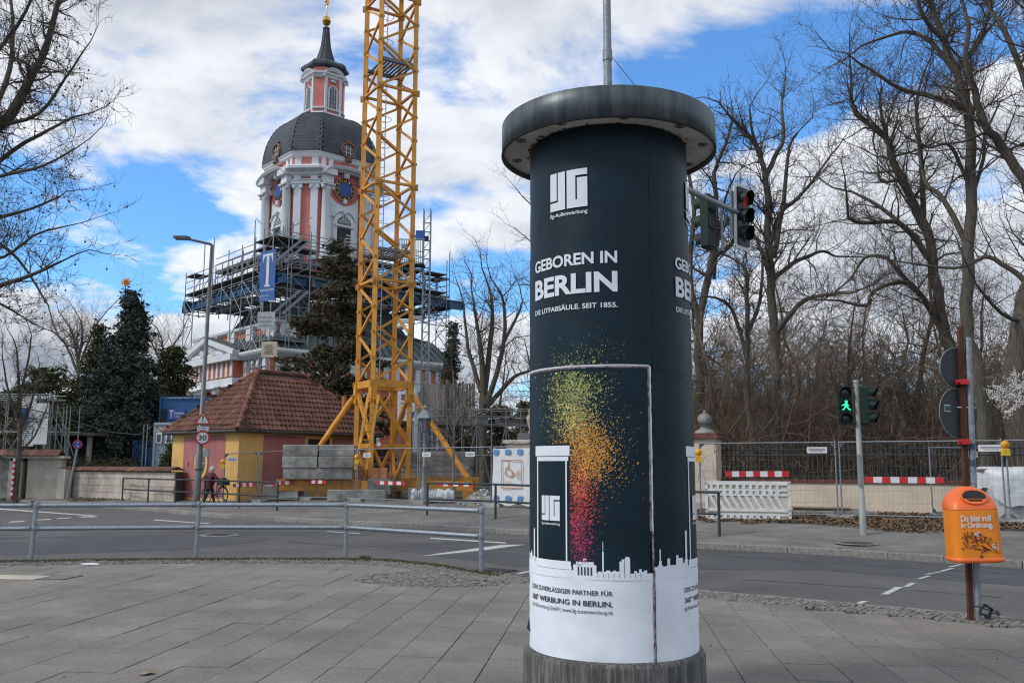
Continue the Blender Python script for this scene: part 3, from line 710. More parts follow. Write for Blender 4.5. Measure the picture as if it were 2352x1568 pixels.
# bin
bb0 = at(2237, 1205, bp.y - .19); BZ0, BZ1 = at(2240, 1290, bp.y - .22).z, at(2231, 1117, bp.y - .22).z
t = thing('litter_bin', 'bright orange plastic litter bin fixed to the post, with white lettering and scribbles', 'litter bin', (bb0.x, bb0.y, 0), R(-6)); BH = BZ1 - BZ0
tl = Matrix.Rotation(R(-1.6), 4, 'Y')
def ring(z, w, d, yb=.13, n=28, e=.32):
    pts = []
    for k in range(n):
        a = 2 * math.pi * k / n; cx_, sy_ = math.cos(a), math.sin(a)
        pts.append(tl @ Vector((w * math.copysign(abs(cx_) ** e, cx_), yb + (d if sy_ < 0 else .02) * math.copysign(abs(sy_) ** (e * 1.3), sy_) * 1.0 - 0, z - BZ0)) + Vector((0, 0, BZ0)))
    return pts
zs = BZ0 + BH * .70
rb = [ring(BZ0, .235, .27, n=32), ring(BZ0 + .012, .262, .29, n=32), ring(BZ0 + .04, .264, .292, n=32), ring(BZ0 + .052, .252, .28, n=32), ring(BZ0 + .30, .250, .277, n=32), ring(zs - .004, .246, .27, n=32)]
MB().loft(rb[:4], smooth=True).build('base_rim', 'bin_hood', t)
MB().loft(rb[3:], caps=False, smooth=True).build('body', 'bin_orange', t)
hd = []
for k in range(10):
    f = k / 9; w = .247 * (max(0, 1 - f ** 2.3)) ** .5 + .004; d = .272 * (1 - .62 * f ** 1.6); hd.append(ring(zs + (BZ1 - zs) * f, max(w, .09 if k < 9 else .06), d, n=32, e=.36 + .3 * f))
hood = MB().loft(hd, smooth=True).build('hood', 'bin_hood', t)
oc = Vector((.0 + (BH * .84) * math.sin(R(-1.6)) , .13 - .218, BZ0 + BH * .862)); omt = plane_mt(oc, (0, -.86, .50))
el = lambda a_, b_, n=36: [(a_ * math.cos(q), b_ * math.sin(q)) for q in [k * 2 * math.pi / n for k in range(n)]]
MB().plate(el(.135, .088), omt @ Matrix.Translation((0, 0, -.03)), .045).build('opening_rim', 'bin_hood', hood)
MB().plate([p for p in el(.118, .072) if p[1] > -.028], omt @ Matrix.Translation((0, 0, .0155)), .003).build('opening', 'black', hood)
MB().plate([(-.085, -.034), (-.055, -.056), (.055, -.056), (.085, -.034)], omt @ Matrix.Translation((0, 0, .0155)), .004).build('stubber', 'signal_black', hood)
fy = .13 - .279
def bm_(x, z, dy=-.004): return tl @ Matrix.Identity(4) @ plane_mt((x, fy + dy, z), (0, -1, 0)) if False else Matrix.Translation((0, 0, BZ0)) @ tl @ plane_mt((x, fy + dy, z - BZ0), (0, -1, 0))
ky = BH / 730
def bx(px): return (px - 680) * ky
def bz(py): return BZ0 + (890 - py) * ky
lettering('lettering', 'Du bist voll', 'sign_white', t, bm_(bx(518), bz(492)), 280 * ky, 62 * ky, .03)
lettering('lettering', 'in Ordnung.', 'sign_white', t, bm_(bx(514), bz(570)), 300 * ky, 72 * ky, .03)
lg = MB(); mt = bm_(bx(815), bz(738))
for x0, y0, x1, y1 in ((-28, -28, 28, -25), (-28, 25, 28, 28), (-28, -25, -25, 25), (25, -25, 28, 25)): lg.box((0, 0, 0), ((x1 - x0) * ky, (y1 - y0) * ky, .002), mt=mt @ Matrix.Translation(((x0 + x1) / 2 * ky, (y0 + y1) / 2 * ky, 0)))
lettering('', 'BSR', '', t, mt @ Matrix.Translation((-20 * ky, -14 * ky, .001)), 40 * ky, 28 * ky, .02, mb=lg).build('logo_print', 'sign_white', t)
hm = bm_(bx(662), bz(605)); h_ = MB()
for x, y, w, hh in ((-26, -14, 14, 26), (-10, -16, 16, 24), (6, -16, 16, 24), (4, 6, 22, 10), (12, 12, 10, 16)): h_.box((0, 0, 0), (w * ky, hh * ky, .002), mt=hm @ Matrix.Translation((x * ky, y * ky, 0)))
h_.build('hand_symbol', 'sign_white', t)
g_ = MB()
for s in ([(515, 660), (520, 640), (540, 632), (566, 680), (543, 748), (528, 690), (514, 690)], [(540, 600), (552, 690), (570, 590)], [(560, 640), (590, 625), (600, 660)], [(600, 640), (610, 588), (634, 655), (604, 668)], [(590, 690), (660, 672), (700, 660)], [(640, 620), (652, 730)], [(650, 622), (690, 612)], [(650, 672), (690, 668)],
          [(690, 700), (688, 615), (740, 648), (694, 690)], [(720, 690), (722, 640), (787, 655), (746, 700), (735, 690), (830, 797), (824, 692)], [(576, 748), (610, 716), (632, 716), (615, 750), (740, 768), (675, 790)], [(680, 716), (772, 772), (700, 740)], [(498, 742), (504, 760)], [(514, 738), (521, 758)]):
    g_.path([bm_(bx(x), bz(y), -.005).translation for x, y in s], .0042, 4)
g_.build('marker_scribble', 'marker', t)
MB().lathe([(.014, 0), (.012, .008), (0, .008)], 14).build('lock', 'cast_iron', t).matrix_local = bm_(bx(678), bz(824), -.002)
b = MB(); cc = at(2262, 1402, bp.y - .12)
t = thing('coiled_cable', 'coil of black cable with plug tied at the foot of the sign post', 'cable', (cc.x, cc.y, 0))
pts = []
for k in range(70):
    a = k * .42; r0 = .055 + .012 * math.sin(k * 1.7); pts.append((r0 * math.cos(a) * 1.05, -.03 + .018 * math.sin(k * .9), cc.z + r0 * math.sin(a) + .01 * math.sin(k * .33)))
pts = [(-.14, .0, cc.z + .05), (-.07, -.02, cc.z + .045)] + pts + [(.08, -.03, cc.z - .02), (.10, -.04, cc.z - .015)]
MB().path(pts, .0065, 6).build('cable', 'rubber', t)
MB().tube((.095, -.04, cc.z + .01), (.125, -.04, cc.z - .035), .018, .022, n=8).build('plug', 'cast_iron', t)
# ------------------------------------------------------------------ signals
def visor(b, c, n, r, l, up=(0, 0, 1)):
    mt = plane_mt(c, n, up); k = 14; r0, r1 = [], []
    for i in range(k + 1):
        a = R(-35) + R(250) * i / k
        r0.append(mt @ Vector((r * math.cos(a), r * math.sin(a), 0))); r1.append(mt @ Vector((r * .93 * math.cos(a), r * .93 * math.sin(a) - .01, l * (.62 + .38 * math.sin(max(0, a))))))
    b.loft([r0, r1], close=False, caps=False, smooth=True)
    r2 = [mt @ Vector((r * .97 * math.cos(R(-35) + R(250) * i / k), r * .97 * math.sin(R(-35) + R(250) * i / k), .0)) for i in range(k + 1)]
    b.loft([r1, r2], close=False, caps=False, smooth=True)
def rrect(w, h, r, n=5):
    pts = []
    for cx_, cy_, a0 in ((w / 2 - r, h / 2 - r, 0), (-w / 2 + r, h / 2 - r, 90), (-w / 2 + r, -h / 2 + r, 180), (w / 2 - r, -h / 2 + r, 270)):
        pts += [(cx_ + r * math.cos(R(a0 + 90 * i / n)), cy_ + r * math.sin(R(a0 + 90 * i / n))) for i in range(n + 1)]
    return pts
def signal_head(parent, c, n, w, h, lit, board=False, man=False, vl=.17):
    c = Vector(c); n = Vector(n).normalized(); mt = plane_mt(c, n); d = .15
    hb = MB().plate(rrect(w, h, .04), mt @ Matrix.Translation((0, 0, -d)), d)
    for i in range(3): hb.plate(rrect(w * .9, h * .27, .03), mt @ Matrix.Translation((0, h * (.335 - .335 * i), -d - .02)), .022)
    ho = hb.build('housing', 'signal_green', parent)
    if board:
        MB().plate(rrect(w + .24, h + .24, .12), mt @ Matrix.Translation((0, 0, -.04)), .012).build('backboard', 'sign_white', ho)
        MB().plate(rrect(w + .07, h + .10, .03), mt @ Matrix.Translation((0, 0, -.027)), .028).build('board_face', 'signal_black', ho)
    for i in range(3):
        lc = mt @ Vector((0, h * (.335 - .335 * i), .002)); r = h * .145; on = lit.get(i)
        MB().lathe([(r, 0), (r * .9, .012), (0, .018)], 20).build('lens', 'lens_dark' if (man or not on) else on, ho).matrix_local = mt @ Matrix.Translation((0, h * (.335 - .335 * i), .0))
        v = MB(); visor(v, lc, n, r * 1.12, vl); v.build('visor', 'signal_green', ho)
        if man and on:
            g = MB(); q = mt @ Matrix.Translation((0, h * (.335 - .335 * i), .021)); s = r * 1.0
            def pg(pts): g.plate([(x * s, y * s) for x, y in pts], q, .003)
            pg([(.32 * math.cos(a) * .7 + .12, .52 + .2 * math.sin(a)) for a in [k * .63 for k in range(10)]]); pg([(-.22, .68), (.42, .72), (.42, .78), (-.22, .75)]); pg([(-.05, .74), (.32, .76), (.28, .92), (0, .90)])
            pg([(-.2, .32), (.28, .34), (.3, -.2), (-.12, -.22)]); pg([(-.12, .3), (-.72, .06), (-.68, -.06), (-.1, .1)]); pg([(.22, .3), (.62, 0), (.55, -.1), (.2, .08)])
            pg([(-.12, -.1), (.12, -.2), (-.38, -.82), (-.66, -.74), (-.6, -.66), (-.42, -.64)]); pg([(.02, -.16), (.3, -.14), (.72, -.7), (.88, -.62), (.8, -.84), (.54, -.8)])
            g.build('walking_figure', on, ho)
    return ho
mp_ = at(1395, 100, 12.4); ar1 = at(1700, 491, 15.6); ar0 = at(1395, 352, 12.4)
t = thing('signal_mast', 'tall grey signal mast rising behind the advertising column with an arm to the right', 'signal mast', (mp_.x, mp_.y, -.02))
O = Vector((mp_.x, mp_.y, -.02))
MB().path([(0, 0, 0), (0, 0, 4.5), (0, 0, 9.6)], [.085, .070, .052], 16).build('pole', 'galv_dull', t)
arm = MB().path([ar0 - O, ar1 - O], [.055, .042], 12).build('arm', 'galv_dull', t)
cz = at(1390, 125, 12.4).z; MB().lathe([(.07, cz - .08), (.07, cz + .08)], 14).build('collar', 'galv_dull', t)
MB().tube((.05, 0, cz), at(1460, 198, 12.95) - O, .006, n=5).build('stay_wire', 'galv_dull', t)
def arm_head(x, y, Y, n, lit, board, lab):
    c = at(x, y, Y); g = thing('traffic_signal', lab, 'traffic light', (c.x, c.y, c.z - .55))
    signal_head(g, (0, 0, .55), n, .31, .95, lit, board)
    cen = at(1665 if not board else 1672, 480, 15.4) - c + Vector((0, 0, .55))
    br = MB().box((cen.x + (.05 if board else -.06), cen.y, .55), (.035, .035, .92))
    for dz in (-.42, .42): br.tube((cen.x + (.05 if board else -.06), cen.y, .55 + dz), (0, .05, .55 + dz), .016, n=6)
    br.build('bracket', 'galv_dull', g); return g
arm_head(1617, 512, 15.25, (-.80, .60, 0), {}, False, 'three-lamp traffic signal seen from behind, hanging beside the advertising column')
arm_head(1709, 498, 15.6, (.70, -.71, -.02), {0: 'glow_red'}, True, 'traffic signal with white-edged backboard and red light at the end of the mast arm')
pb = gnd(1984, 1243); pb.z = rise(pb.x, pb.y); pt = at(1966, 879, pb.y)
t = thing('pedestrian_signal', 'slim grey pole with green walking figure and side-on red light', 'traffic light', pb)
MB().path([(0, 0, -.1), (pt - pb) * .25, (pt - pb) * .251, pt - pb], [.077, .070, .062, .052], 16).build('pole', 'pole_paint', t)
MB().lathe([(.062, 0), (.066, .03), (.05, .06), (0, .065)], 14, pt - pb).build('pole_cap', 'pole_paint', t)
MB().box((pt - pb) * .42 + Vector((-.05, -.07, 0)), (.06, .02, .7)).build('cover_plate', 'pole_paint', t)
for x, n, lit, man, vl in ((1942, (-.18, -1, 0), {1: 'glow_green'}, True, .12), (1998, (.84, -.54, 0), {0: 'glow_red'}, False, .20)):
    c = at(x, 931, pb.y - .03) - pb; signal_head(t, c, n, .285, .87, lit, False, man, vl)
    for dz in (-.40, .40): stick('bracket', 'signal_green', t, c + Vector((0, .04, dz)), (pt - pb) * ((c.z + dz) / (pt - pb).z), .02)

# ------------------------------------------------------------------ street lamp with signs
lb = far(454, 35.5); lt = at(487, 562, 35.5)
t = thing('street_lamp', 'tall grey street lamp carrying a warning triangle and a thirty limit sign', 'street lamp', lb); V = lambda p: Vector(p) - lb
MB().path([(0, 0, 0), V(lt) * .25, V(lt) * .252, V(lt)], [.135, .125, .095, .062], 14).build('pole', 'lamp_grey', t)
ae = at(432, 549, 35.5); he = at(399, 545, 35.5)
MB().path([V(lt) - Vector((0, 0, .05)), V(lt) + Vector((-.05, 0, .02)), V(ae)], [.06, .055, .045], 8).build('arm', 'lamp_grey', t)
hm_ = MB(); a0, a1 = V(ae), V(he); d = (a1 - a0)
hm_.loft([[a0 + d * f + Vector((0, s * w, z)) for s, z in ((-1, -.03), (1, -.03), (1, .06 + .04 * (f < .6)), (-1, .06 + .04 * (f < .6)))] for f, w in ((-.15, .07), (.1, .15), (.7, .16), (1.0, .1))]).build('lamp_head', 'lamp_grey', t)
MB().box(a0 + d * .5 + Vector((0, 0, -.045)), (.42, .2, .03)).build('lens', 'lens_clear', t)
def disc(parent, c, n, r, m, name, th=.004, k=36): return MB().plate(el(r, r, k), plane_mt(c, n), th).build(name, m, parent)
sn = Vector((.33, -.94, 0))
c = V(at(465, 1005, 35.3)); o = disc(t, c, sn, .285, 'sign_red', 'speed_sign'); disc(o, c + sn * .006, sn, .215, 'sign_white', 'sign_face'); mt = plane_mt(c + sn * .012, sn)
lettering('lettering', '30', 'black', o, mt @ Matrix.Translation((-.155, -.10, 0)), .31, .20, .02)
c = V(at(466, 962, 35.3)); tr = lambda s: [(s * math.cos(R(90 + 120 * k)), s * math.sin(R(90 + 120 * k)) - .03) for k in range(3)]
o = MB().plate(tr(.36), plane_mt(c, sn), .004).build('warning_sign', 'sign_red', t); MB().plate(tr(.25), plane_mt(c + sn * .006, sn), .003).build('sign_face', 'sign_white', o)
e_ = MB(); mt = plane_mt(c + sn * .012, sn); e_.plate([(-.03, .14), (.03, .14), (.014, -.04), (-.014, -.04)], mt, .002); e_.plate([(x, y - .085) for x, y in el(.024, .024, 12)], mt, .002); e_.build('exclamation_mark', 'black', o)
c = V(at(466, 984.5, 35.3)); o = MB().box((0, 0, 0), (.42, .19, .005), mt=plane_mt(c - sn * .004, sn)).build('sign_plate', 'sign_white', t); mt = plane_mt(c + sn * .003, sn)
lettering('lettering', 'Straßen-', 'black', o, mt @ Matrix.Translation((-.17, .02, 0)), .34, .055); lettering('lettering', 'schäden', 'black', o, mt @ Matrix.Translation((-.16, -.07, 0)), .32, .055)
for z in (1.45, 2.55): stick('band', 'dark_rail', t, V(lt) * ((z - .02) / V(lt).z), V(lt) * ((z + .02) / V(lt).z), .155, 12)
MB().box(V(at(474, 1040, 35.3)), (.2, .12, .28)).build('control_box', 'galv', t)
# no-parking sign on its leaning post
nb = far(157, 42.0); nt_ = at(178, 1020, 42.0)
t = thing('parking_sign', 'small round red and blue sign on a leaning grey post by the pale wall', 'road sign', nb); sn2 = Vector((.25, -.97, 0)); c = nt_ - nb
MB().path([(0, 0, 0), c + Vector((.02, .06, .15))], .05, 10).build('post', 'galv_dull', t)
o = disc(t, c, sn2, .21, 'sign_red', 'sign_plate'); disc(o, c + sn2 * .006, sn2, .165, 'sign_blue', 'sign_face')
MB().bar(c + sn2 * .013 + Vector((-.12, 0, .12)), c + sn2 * .013 + Vector((.12, 0, -.12)), .03, .004).build('bar', 'sign_red', o); MB().box(c + sn2 * .016 + Vector((0, 0, -.08)), (.14, .004, .04)).box(c + sn2 * .016 + Vector((0, 0, .08)), (.1, .004, .03)).build('arrow', 'sign_white', o)

# ------------------------------------------------------------------ dark railings on the far kerb
def dark_railing(label, xs, ys, ends=True):
    P = []
    for x, y in zip(xs, ys): p = gnd(x, y); p.z = rise(p.x, p.y); P.append(p)
    t = thing('railing', label, 'railing', P[0]); o = P[0]
    for i, p in enumerate(P):
        MB().tube(p - o - Vector((0, 0, .1)), p - o + Vector((0, 0, 1.0)), .035, n=10).build('post', 'dark_rail', t)
    for a, c in zip(P[:-1], P[1:]):
        for z in (.99, .5): MB().tube(a - o + Vector((0, 0, z)), c - o + Vector((0, 0, z)), .033, n=10).build('rail', 'dark_rail', t)
dark_railing('dark two-rail steel railing in front of the yellow gatehouse', (280, 339, 402, 468, 548, 636), (1152, 1156, 1160, 1164, 1169, 1175))
dark_railing('dark two-rail steel railing left of the advertising column by the camera banner', (981, 1138, 1330), (1190, 1199, 1212))
dark_railing('dark two-rail steel railing to the right of the advertising column', (1430, 1653), (1222, 1235))

# ------------------------------------------------------------------ temporary fences
def clamp_tri(b, p, s, d): b.add([p, p + d * s, p + Vector((0, 0, -s))], [(0, 1, 2)])
def lamp(p, label, n=(0, -1, 0)):
    t = thing('warning_lamp', label, 'warning lamp', p, 0, 'warning lamps on the fences')
    MB().box((0, 0, .08), (.17, .11, .16), bev=.015).build('battery_box', 'lamp_yellow', t)
    le = MB().lathe([(.09, -.035), (.1, 0), (.09, .035), (0, .05)], 20).build('lens', 'lamp_amber', t); le.matrix_local = Matrix.Translation((0, 0, .26)) @ Matrix.Rotation(R(90), 4, 'X')
    MB().box((0, 0, .165), (.05, .05, .03)).build('neck', 'lamp_yellow', t)
def fence_panel(a, c, label, h=2.0, mesh=True, sag=0.0):
    a, c = Vector(a), Vector(c); t = thing('mesh_fence', label, 'mesh fence', a, 0, 'temporary mesh fence panels'); d = c - a; up = Vector((0, 0, 1)); e = d.normalized()
    for p in (Vector(), d): MB().tube(p + up * .06, p + up * (h + (.04 if p.length else 0)), .021, n=8).build('post', 'galv_dull', t)
    for z in (.12, h - .02): MB().tube(up * z, d + up * z, .019, n=8).build('rail', 'galv_dull', t)
    g = MB()
    for s, p in ((1, Vector()), (-1, d)):
        for z, dz in ((h - .02, -.16), (.12, .16)): g.add([p + up * z, p + up * z + e * s * .16, p + up * (z + dz)], [(0, 1, 2), (2, 1, 0)])
    g.build('corner_gusset', 'galv_dull', t)
    m = MB(); n = int(d.length / .11)
    for i in range(1, n): m.path([d * (i / n) + up * .12, d * (i / n) + up * (h - .02)], .0019, 3, False)
    for z in [.12 + .31 * k for k in range(1, 6)]: m.path([up * z, d + up * z], .0024, 3, False)
    o = m.build('wire_mesh', 'mesh_wire', t); o['kind'] = 'stuff'
    return t
def fence_foot(p, yaw, label):
    t = thing('concrete_weight', label, 'concrete weight', p, yaw, 'concrete weights of the mesh fence')
    MB().loft([[(x * s, y * s, z) for x, y in ((-.36, -.12), (.36, -.12), (.36, .12), (-.36, .12))] for s, z in ((1, 0), (1, .09), (.9, .14))]).build('block', 'concrete', t)
    for x in (-.1, .1): MB().lathe([(.035, .139), (.035, .143), (0, .143)], 10, (x, 0, 0)).build('socket', 'black', t)
def plate_sign(a, c, f, z, w, label):
    a, c = Vector(a), Vector(c); e = (c - a).normalized(); n = Vector((e.y, -e.x, 0)); n = n if n.y < 0 else -n; p = a + (c - a) * f + n * .035 + Vector((0, 0, z))
    t = thing('fence_sign', label, 'sign', p); MB().box((0, 0, 0), (w, .16, .006), mt=plane_mt((0, 0, 0), n)).build('plate', 'sign_white', t)
    b = MB()
    for k, y in enumerate((.03, -.005, -.035)): b.box((0, 0, 0), (w * (.8, .86, .6)[k], .012, .003), mt=plane_mt(n * .005 + Vector((0, 0, y)), n))
    b.build('print_lines', 'print_dark', t)
def board(a, c, f0, f1, z, label, n=6, h=.15):
    a, c = Vector(a), Vector(c); d = c - a; e = d.normalized(); nn = Vector((e.y, -e.x, 0)); nn = nn if nn.y < 0 else -nn; p0, p1 = a + d * f0, a + d * f1
    t = thing('barrier_board', label, 'barrier board', p0 + nn * .05, 0, 'red and white barrier boards'); l = (p1 - p0)
    for i in range(n * 2 - 1):
        q0, q1 = l * (i / (2 * n - 1)), l * ((i + 1) / (2 * n - 1)); MB().bar(q0 + Vector((0, 0, z)), q1 + Vector((0, 0, z)), .035, h).build('stripe', 'barrier_red' if i % 2 == 0 else 'sign_white', t)
fr = [far(x, y) for x, y in ((1604, 24.8), (1926, 23.7), (2310, 21.9), (2760, 20.2))]
labs = ('mesh fence panel behind the white plastic barrier right of the column', 'mesh fence panel behind the pedestrian signal and orange bin', 'mesh fence panel at the right edge in front of the sheeted bag')
for i in range(3):
    e = (fr[i + 1] - fr[i]).normalized(); fence_panel(fr[i] + e * .05, fr[i + 1] - e * .05, labs[i])
for i, lab in ((0, 'concrete fence weight nearest the advertising column'), (1, 'concrete fence weight left of the pedestrian signal pole'), (2, 'concrete fence weight under the lamp by the sheeted bag')): fence_foot(fr[i] + Vector((0, -.05, -.02)), R(-30), lab)
dpa, dpc = far(2138, 25.0), far(2440, 26.4); fence_panel(dpa, dpc, 'loose fence panel leaning behind the pedestrian signal, half open', 1.9)
plate_sign(fr[0], fr[1], .86, 1.78, .5, 'small white notice on the fence above the white barrier'); plate_sign(fr[1], fr[2], .93, 1.80, .55, 'small white notice on the fence left of the amber lamp'); plate_sign(dpa, dpc, .3, 1.7, .45, 'small white notice on the loose panel behind the rusty post')
board(fr[0], fr[1], .20, .66, 1.16, 'red and white board fixed above the white plastic barrier', 5); board(fr[1], fr[2], .17, .65, 1.02, 'red and white board on the fence between signal pole and bin', 5)
p = fr[2] + Vector((0, -.08, 1.62)); lamp(p, 'amber warning lamp on the fence post right of the orange bin'); p = fr[0] + Vector((0.0, -.1, 1.48)); lamp(p, 'amber warning lamp just right of the advertising column')
fl = [far(x, y) for x, y in ((512, 36.2), (592, 36.4), (704, 36.6), (819, 35.0), (961, 32.8), (1131, 30.6), (1300, 28.6))]
labs = ('mesh fence panel against the yellow corner of the gatehouse', 'mesh fence panel in front of the rose gatehouse wall', 'mesh fence panel in front of the left ballast blocks', 'mesh fence panel in front of the crane base', 'mesh fence panel in front of the lantern post and right ballast', 'mesh fence panel carrying the camera banner')
for i in range(6):
    e = (fl[i + 1] - fl[i]).normalized(); fence_panel(fl[i] + e * .05, fl[i + 1] - e * .05, labs[i])
for i, w in ((1, 'by the yellow corner pilaster'), (2, 'in front of the left ballast stack'), (3, 'in front of the crane base'), (4, 'beside the lantern post'), (5, 'at the left edge of the camera banner')): fence_foot(fl[i] + Vector((0, -.04, -.02)), R(-35), 'concrete fence weight ' + w)
for i, f, w in ((0, .25, 'behind the person'), (3, .18, 'beside the crane ladder'), (4, .12, 'near the lantern post'), (4, .72, 'left of the camera banner')): plate_sign(fl[i], fl[i + 1], f, 1.75, .42, 'small white notice on the fence ' + w)
for i, f0, f1, n, w in ((0, .3, .95, 4, 'behind the bicycle'), (1, .30, .74, 3, 'on the rose wall side'), (2, .05, .42, 3, 'under the left ballast'), (3, .35, .82, 4, 'right of the crane ladder'), (4, .30, .78, 4, 'under the right crane strut')): board(fl[i], fl[i + 1], f0, f1, .72, 'red and white board on the fence ' + w, n, .13)
for i, w in ((0, 'beside the person at the gatehouse'), (2, 'in front of the left ballast stack'), (3, 'on the fence before the crane ladder')): lamp(fl[i] + Vector((0, -.09, 1.42)), 'amber warning lamp ' + w)
# the banner with camera symbol
a, c = fl[5], fl[6]; e = (c - a).normalized(); nn = Vector((e.y, -e.x, 0)); nn = nn if nn.y < 0 else -nn
t = thing('banner', 'white printed banner with orange camera symbol and blue dashes on the fence', 'banner', a + nn * .04); bw = (c - a).length - .1
g = MB(); rows = []
for j in range(9):
    z = .10 + 1.82 * j / 8; rows.append([e * (.06 + bw * i / 16) + nn * (.015 + .02 * math.sin(i * 1.1 + j * .7) * (1 if j < 8 else .2)) + Vector((0, 0, z + (.05 * math.sin(i * 1.3) if j == 0 else 0))) for i in range(17)])
g.loft(rows, close=False, caps=False, smooth=True).build('sheet', 'sign_white', t); ex = plane_mt(nn * .06 + e * .06, nn)
g = MB()
for z0 in (1.72, .18):
    for k in range(4): g.plate([(.05 + k * .52 + dx, z0 + dz) for dx, dz in ((0, 0), (.22, 0), (.27, .2) if z0 < 1 else (.25, .17), (.05, .2) if z0 < 1 else (.03, .17))], ex, .002)
g.build('blue_dashes', 'dash_blue', t)
mat('print_orange', (.50, .24, .13), .7, var=.05)
g = MB(); X0, X1, Z0, Z1 = .42, 1.30, .62, 1.52
for x0, x1, z0, z1 in ((X0, X1, Z1, Z1 + .03), (X0, X1, Z0, Z0 + .03), (X0, X0 + .03, Z0, Z1), (X1 - .03, X1, Z0, Z1), (.72, .75, 1.3, 1.5)): g.plate([(x0, z0), (x1, z0), (x1, z1), (x0, z1)], ex, .002)
def pl(pts, w):
    for p, q in zip(pts[:-1], pts[1:]): g.bar(ex @ Vector((*p, 0)), ex @ Vector((*q, 0)), w, .003, up=nn)
pl([(.58, 1.08), (.62, 1.28), (.90, 1.18), (.86, .98), (.58, 1.08)], .035); pl([(.66, 1.27), (.72, 1.33), (.78, 1.25)], .03); pl([(.88, 1.12), (.96, 1.12), (.94, 1.0), (.88, 1.02)], .03)
for r in (.1, .17, .24): pl([(.96 + r * math.cos(q), 1.07 + r * math.sin(q)) for q in [-.7 + k * .28 for k in range(6)]], .025)
lettering('', 'Achtung!', '', t, ex @ Matrix.Translation((.50, .80, 0)), .34, .06, mb=g); lettering('', 'Videoüberwachung', '', t, ex @ Matrix.Translation((.50, .70, 0)), .70, .06, mb=g)
g.build('camera_print', 'print_orange', t)
# white plastic barrier
a, c = far(1619, 23.9), far(1815, 23.2); d = c - a; e = d.normalized(); t = thing('plastic_barrier', 'white plastic site barrier with slots below the red and white board', 'barrier', a); nn = Vector((e.y, -e.x, 0)); nn = nn if nn.y < 0 else -nn; ex = plane_mt((0, 0, 0), nn); Wd = d.length
def bars(name, lst):
    for x0, x1, z0, z1 in lst: MB().box((0, 0, 0), (x1 - x0, z1 - z0, .05), mt=ex @ Matrix.Translation(((x0 + x1) / 2, (z0 + z1) / 2, 0))).build(name, 'barrier_white', t)
bars('rail', [(0, Wd, .93, 1.03), (0, Wd, .78, .83), (0, Wd, .66, .70), (0, Wd, .26, .33), (0, Wd, .16, .20), (0, Wd, .05, .09)]); bars('end_post', [(0, .07, .05, 1.0), (Wd - .07, Wd, .05, 1.0)])
n = 11
for i in range(n): bars('divider', [(.16 + i * (Wd - .32) / n - .035, .16 + i * (Wd - .32) / n + .035, .83, .93)] + [(.16 + i * (Wd - .32) / n - .05, .16 + i * (Wd - .32) / n + .05, .70, .78), (.16 + i * (Wd - .32) / n - .05, .16 + i * (Wd - .32) / n + .05, .09, .16)])
for i in range(10):
    x = .1 + i * (Wd - .3) / 10; MB().bar(ex @ Vector((x + .22, .30, 0)), ex @ Vector((x, .68, 0)), .07, .045, up=nn).build('slat', 'barrier_white', t)
MB().box((0, 0, 0), (Wd - .1, .9, .01), mt=ex @ Matrix.Translation((Wd / 2, .5, -.012))).build('back_panel', 'plaster_wall', t)
for x in (.25, Wd - .25): MB().box(ex @ Vector((x, .02, 0)), (.12, .6, .06)).build('foot', 'barrier_white', t)

# ------------------------------------------------------------------ churchyard wall with iron railing on the right
wa, wc = far(1632, 29.0), far(2230, 25.6); d = wc - wa; e = d.normalized(); wc2 = wa + d * 2.2
t = thing('churchyard_wall', 'low cream rendered wall with brick coping and black iron railing', 'wall', wa); L_ = (wc2 - wa).length; yaw = math.atan2(e.y, e.x); nn = Vector((e.y, -e.x, 0)); mid = e * L_ / 2
wt = at(1900, 1108, 27.4).z - .28
MB().box(mid + Vector((0, 0, wt / 2)), (L_, .35, wt), yaw).build('render_wall', 'cream', t)
bk = shared(mbox((.235, .46, .09), .006), 'brick_cap')
for i in range(int(L_ / .25)): obj('coping_brick', bk, t, Matrix.Translation(e * (.125 + .25 * i) + Vector((0, 0, wt + .045))) @ Matrix.Rotation(yaw, 4, 'Z'))
rh = at(1900, 1019, 27.4).z - .28
n = int(L_ / .145)
for i in range(n):
    p = e * (.1 + .145 * i); big_ = i % 17 == 0
    stick('post' if big_ else 'picket', 'iron_black', t, p + Vector((0, 0, wt + .09)), p + Vector((0, 0, rh + (.08 if big_ else 0))), .032 if big_ else .0125, 6)
for z in (wt + .18, rh - .16, rh - .34): stick('rail', 'iron_black', t, Vector((0, 0, z)), e * L_ + Vector((0, 0, z)), .02, 6)
for i in range(0, n - 2, 2):
    p, q = e * (.1 + .145 * i), e * (.1 + .145 * (i + 2)); m_ = (p + q) / 2
    MB().path([p + Vector((0, 0, rh - .34)), p * .85 + m_ * .15 + Vector((0, 0, rh - .2)), m_ + Vector((0, 0, rh - .13)), q * .85 + m_ * .15 + Vector((0, 0, rh - .2)), q + Vector((0, 0, rh - .34))], .009, 4, False).build('arch', 'iron_black', t)
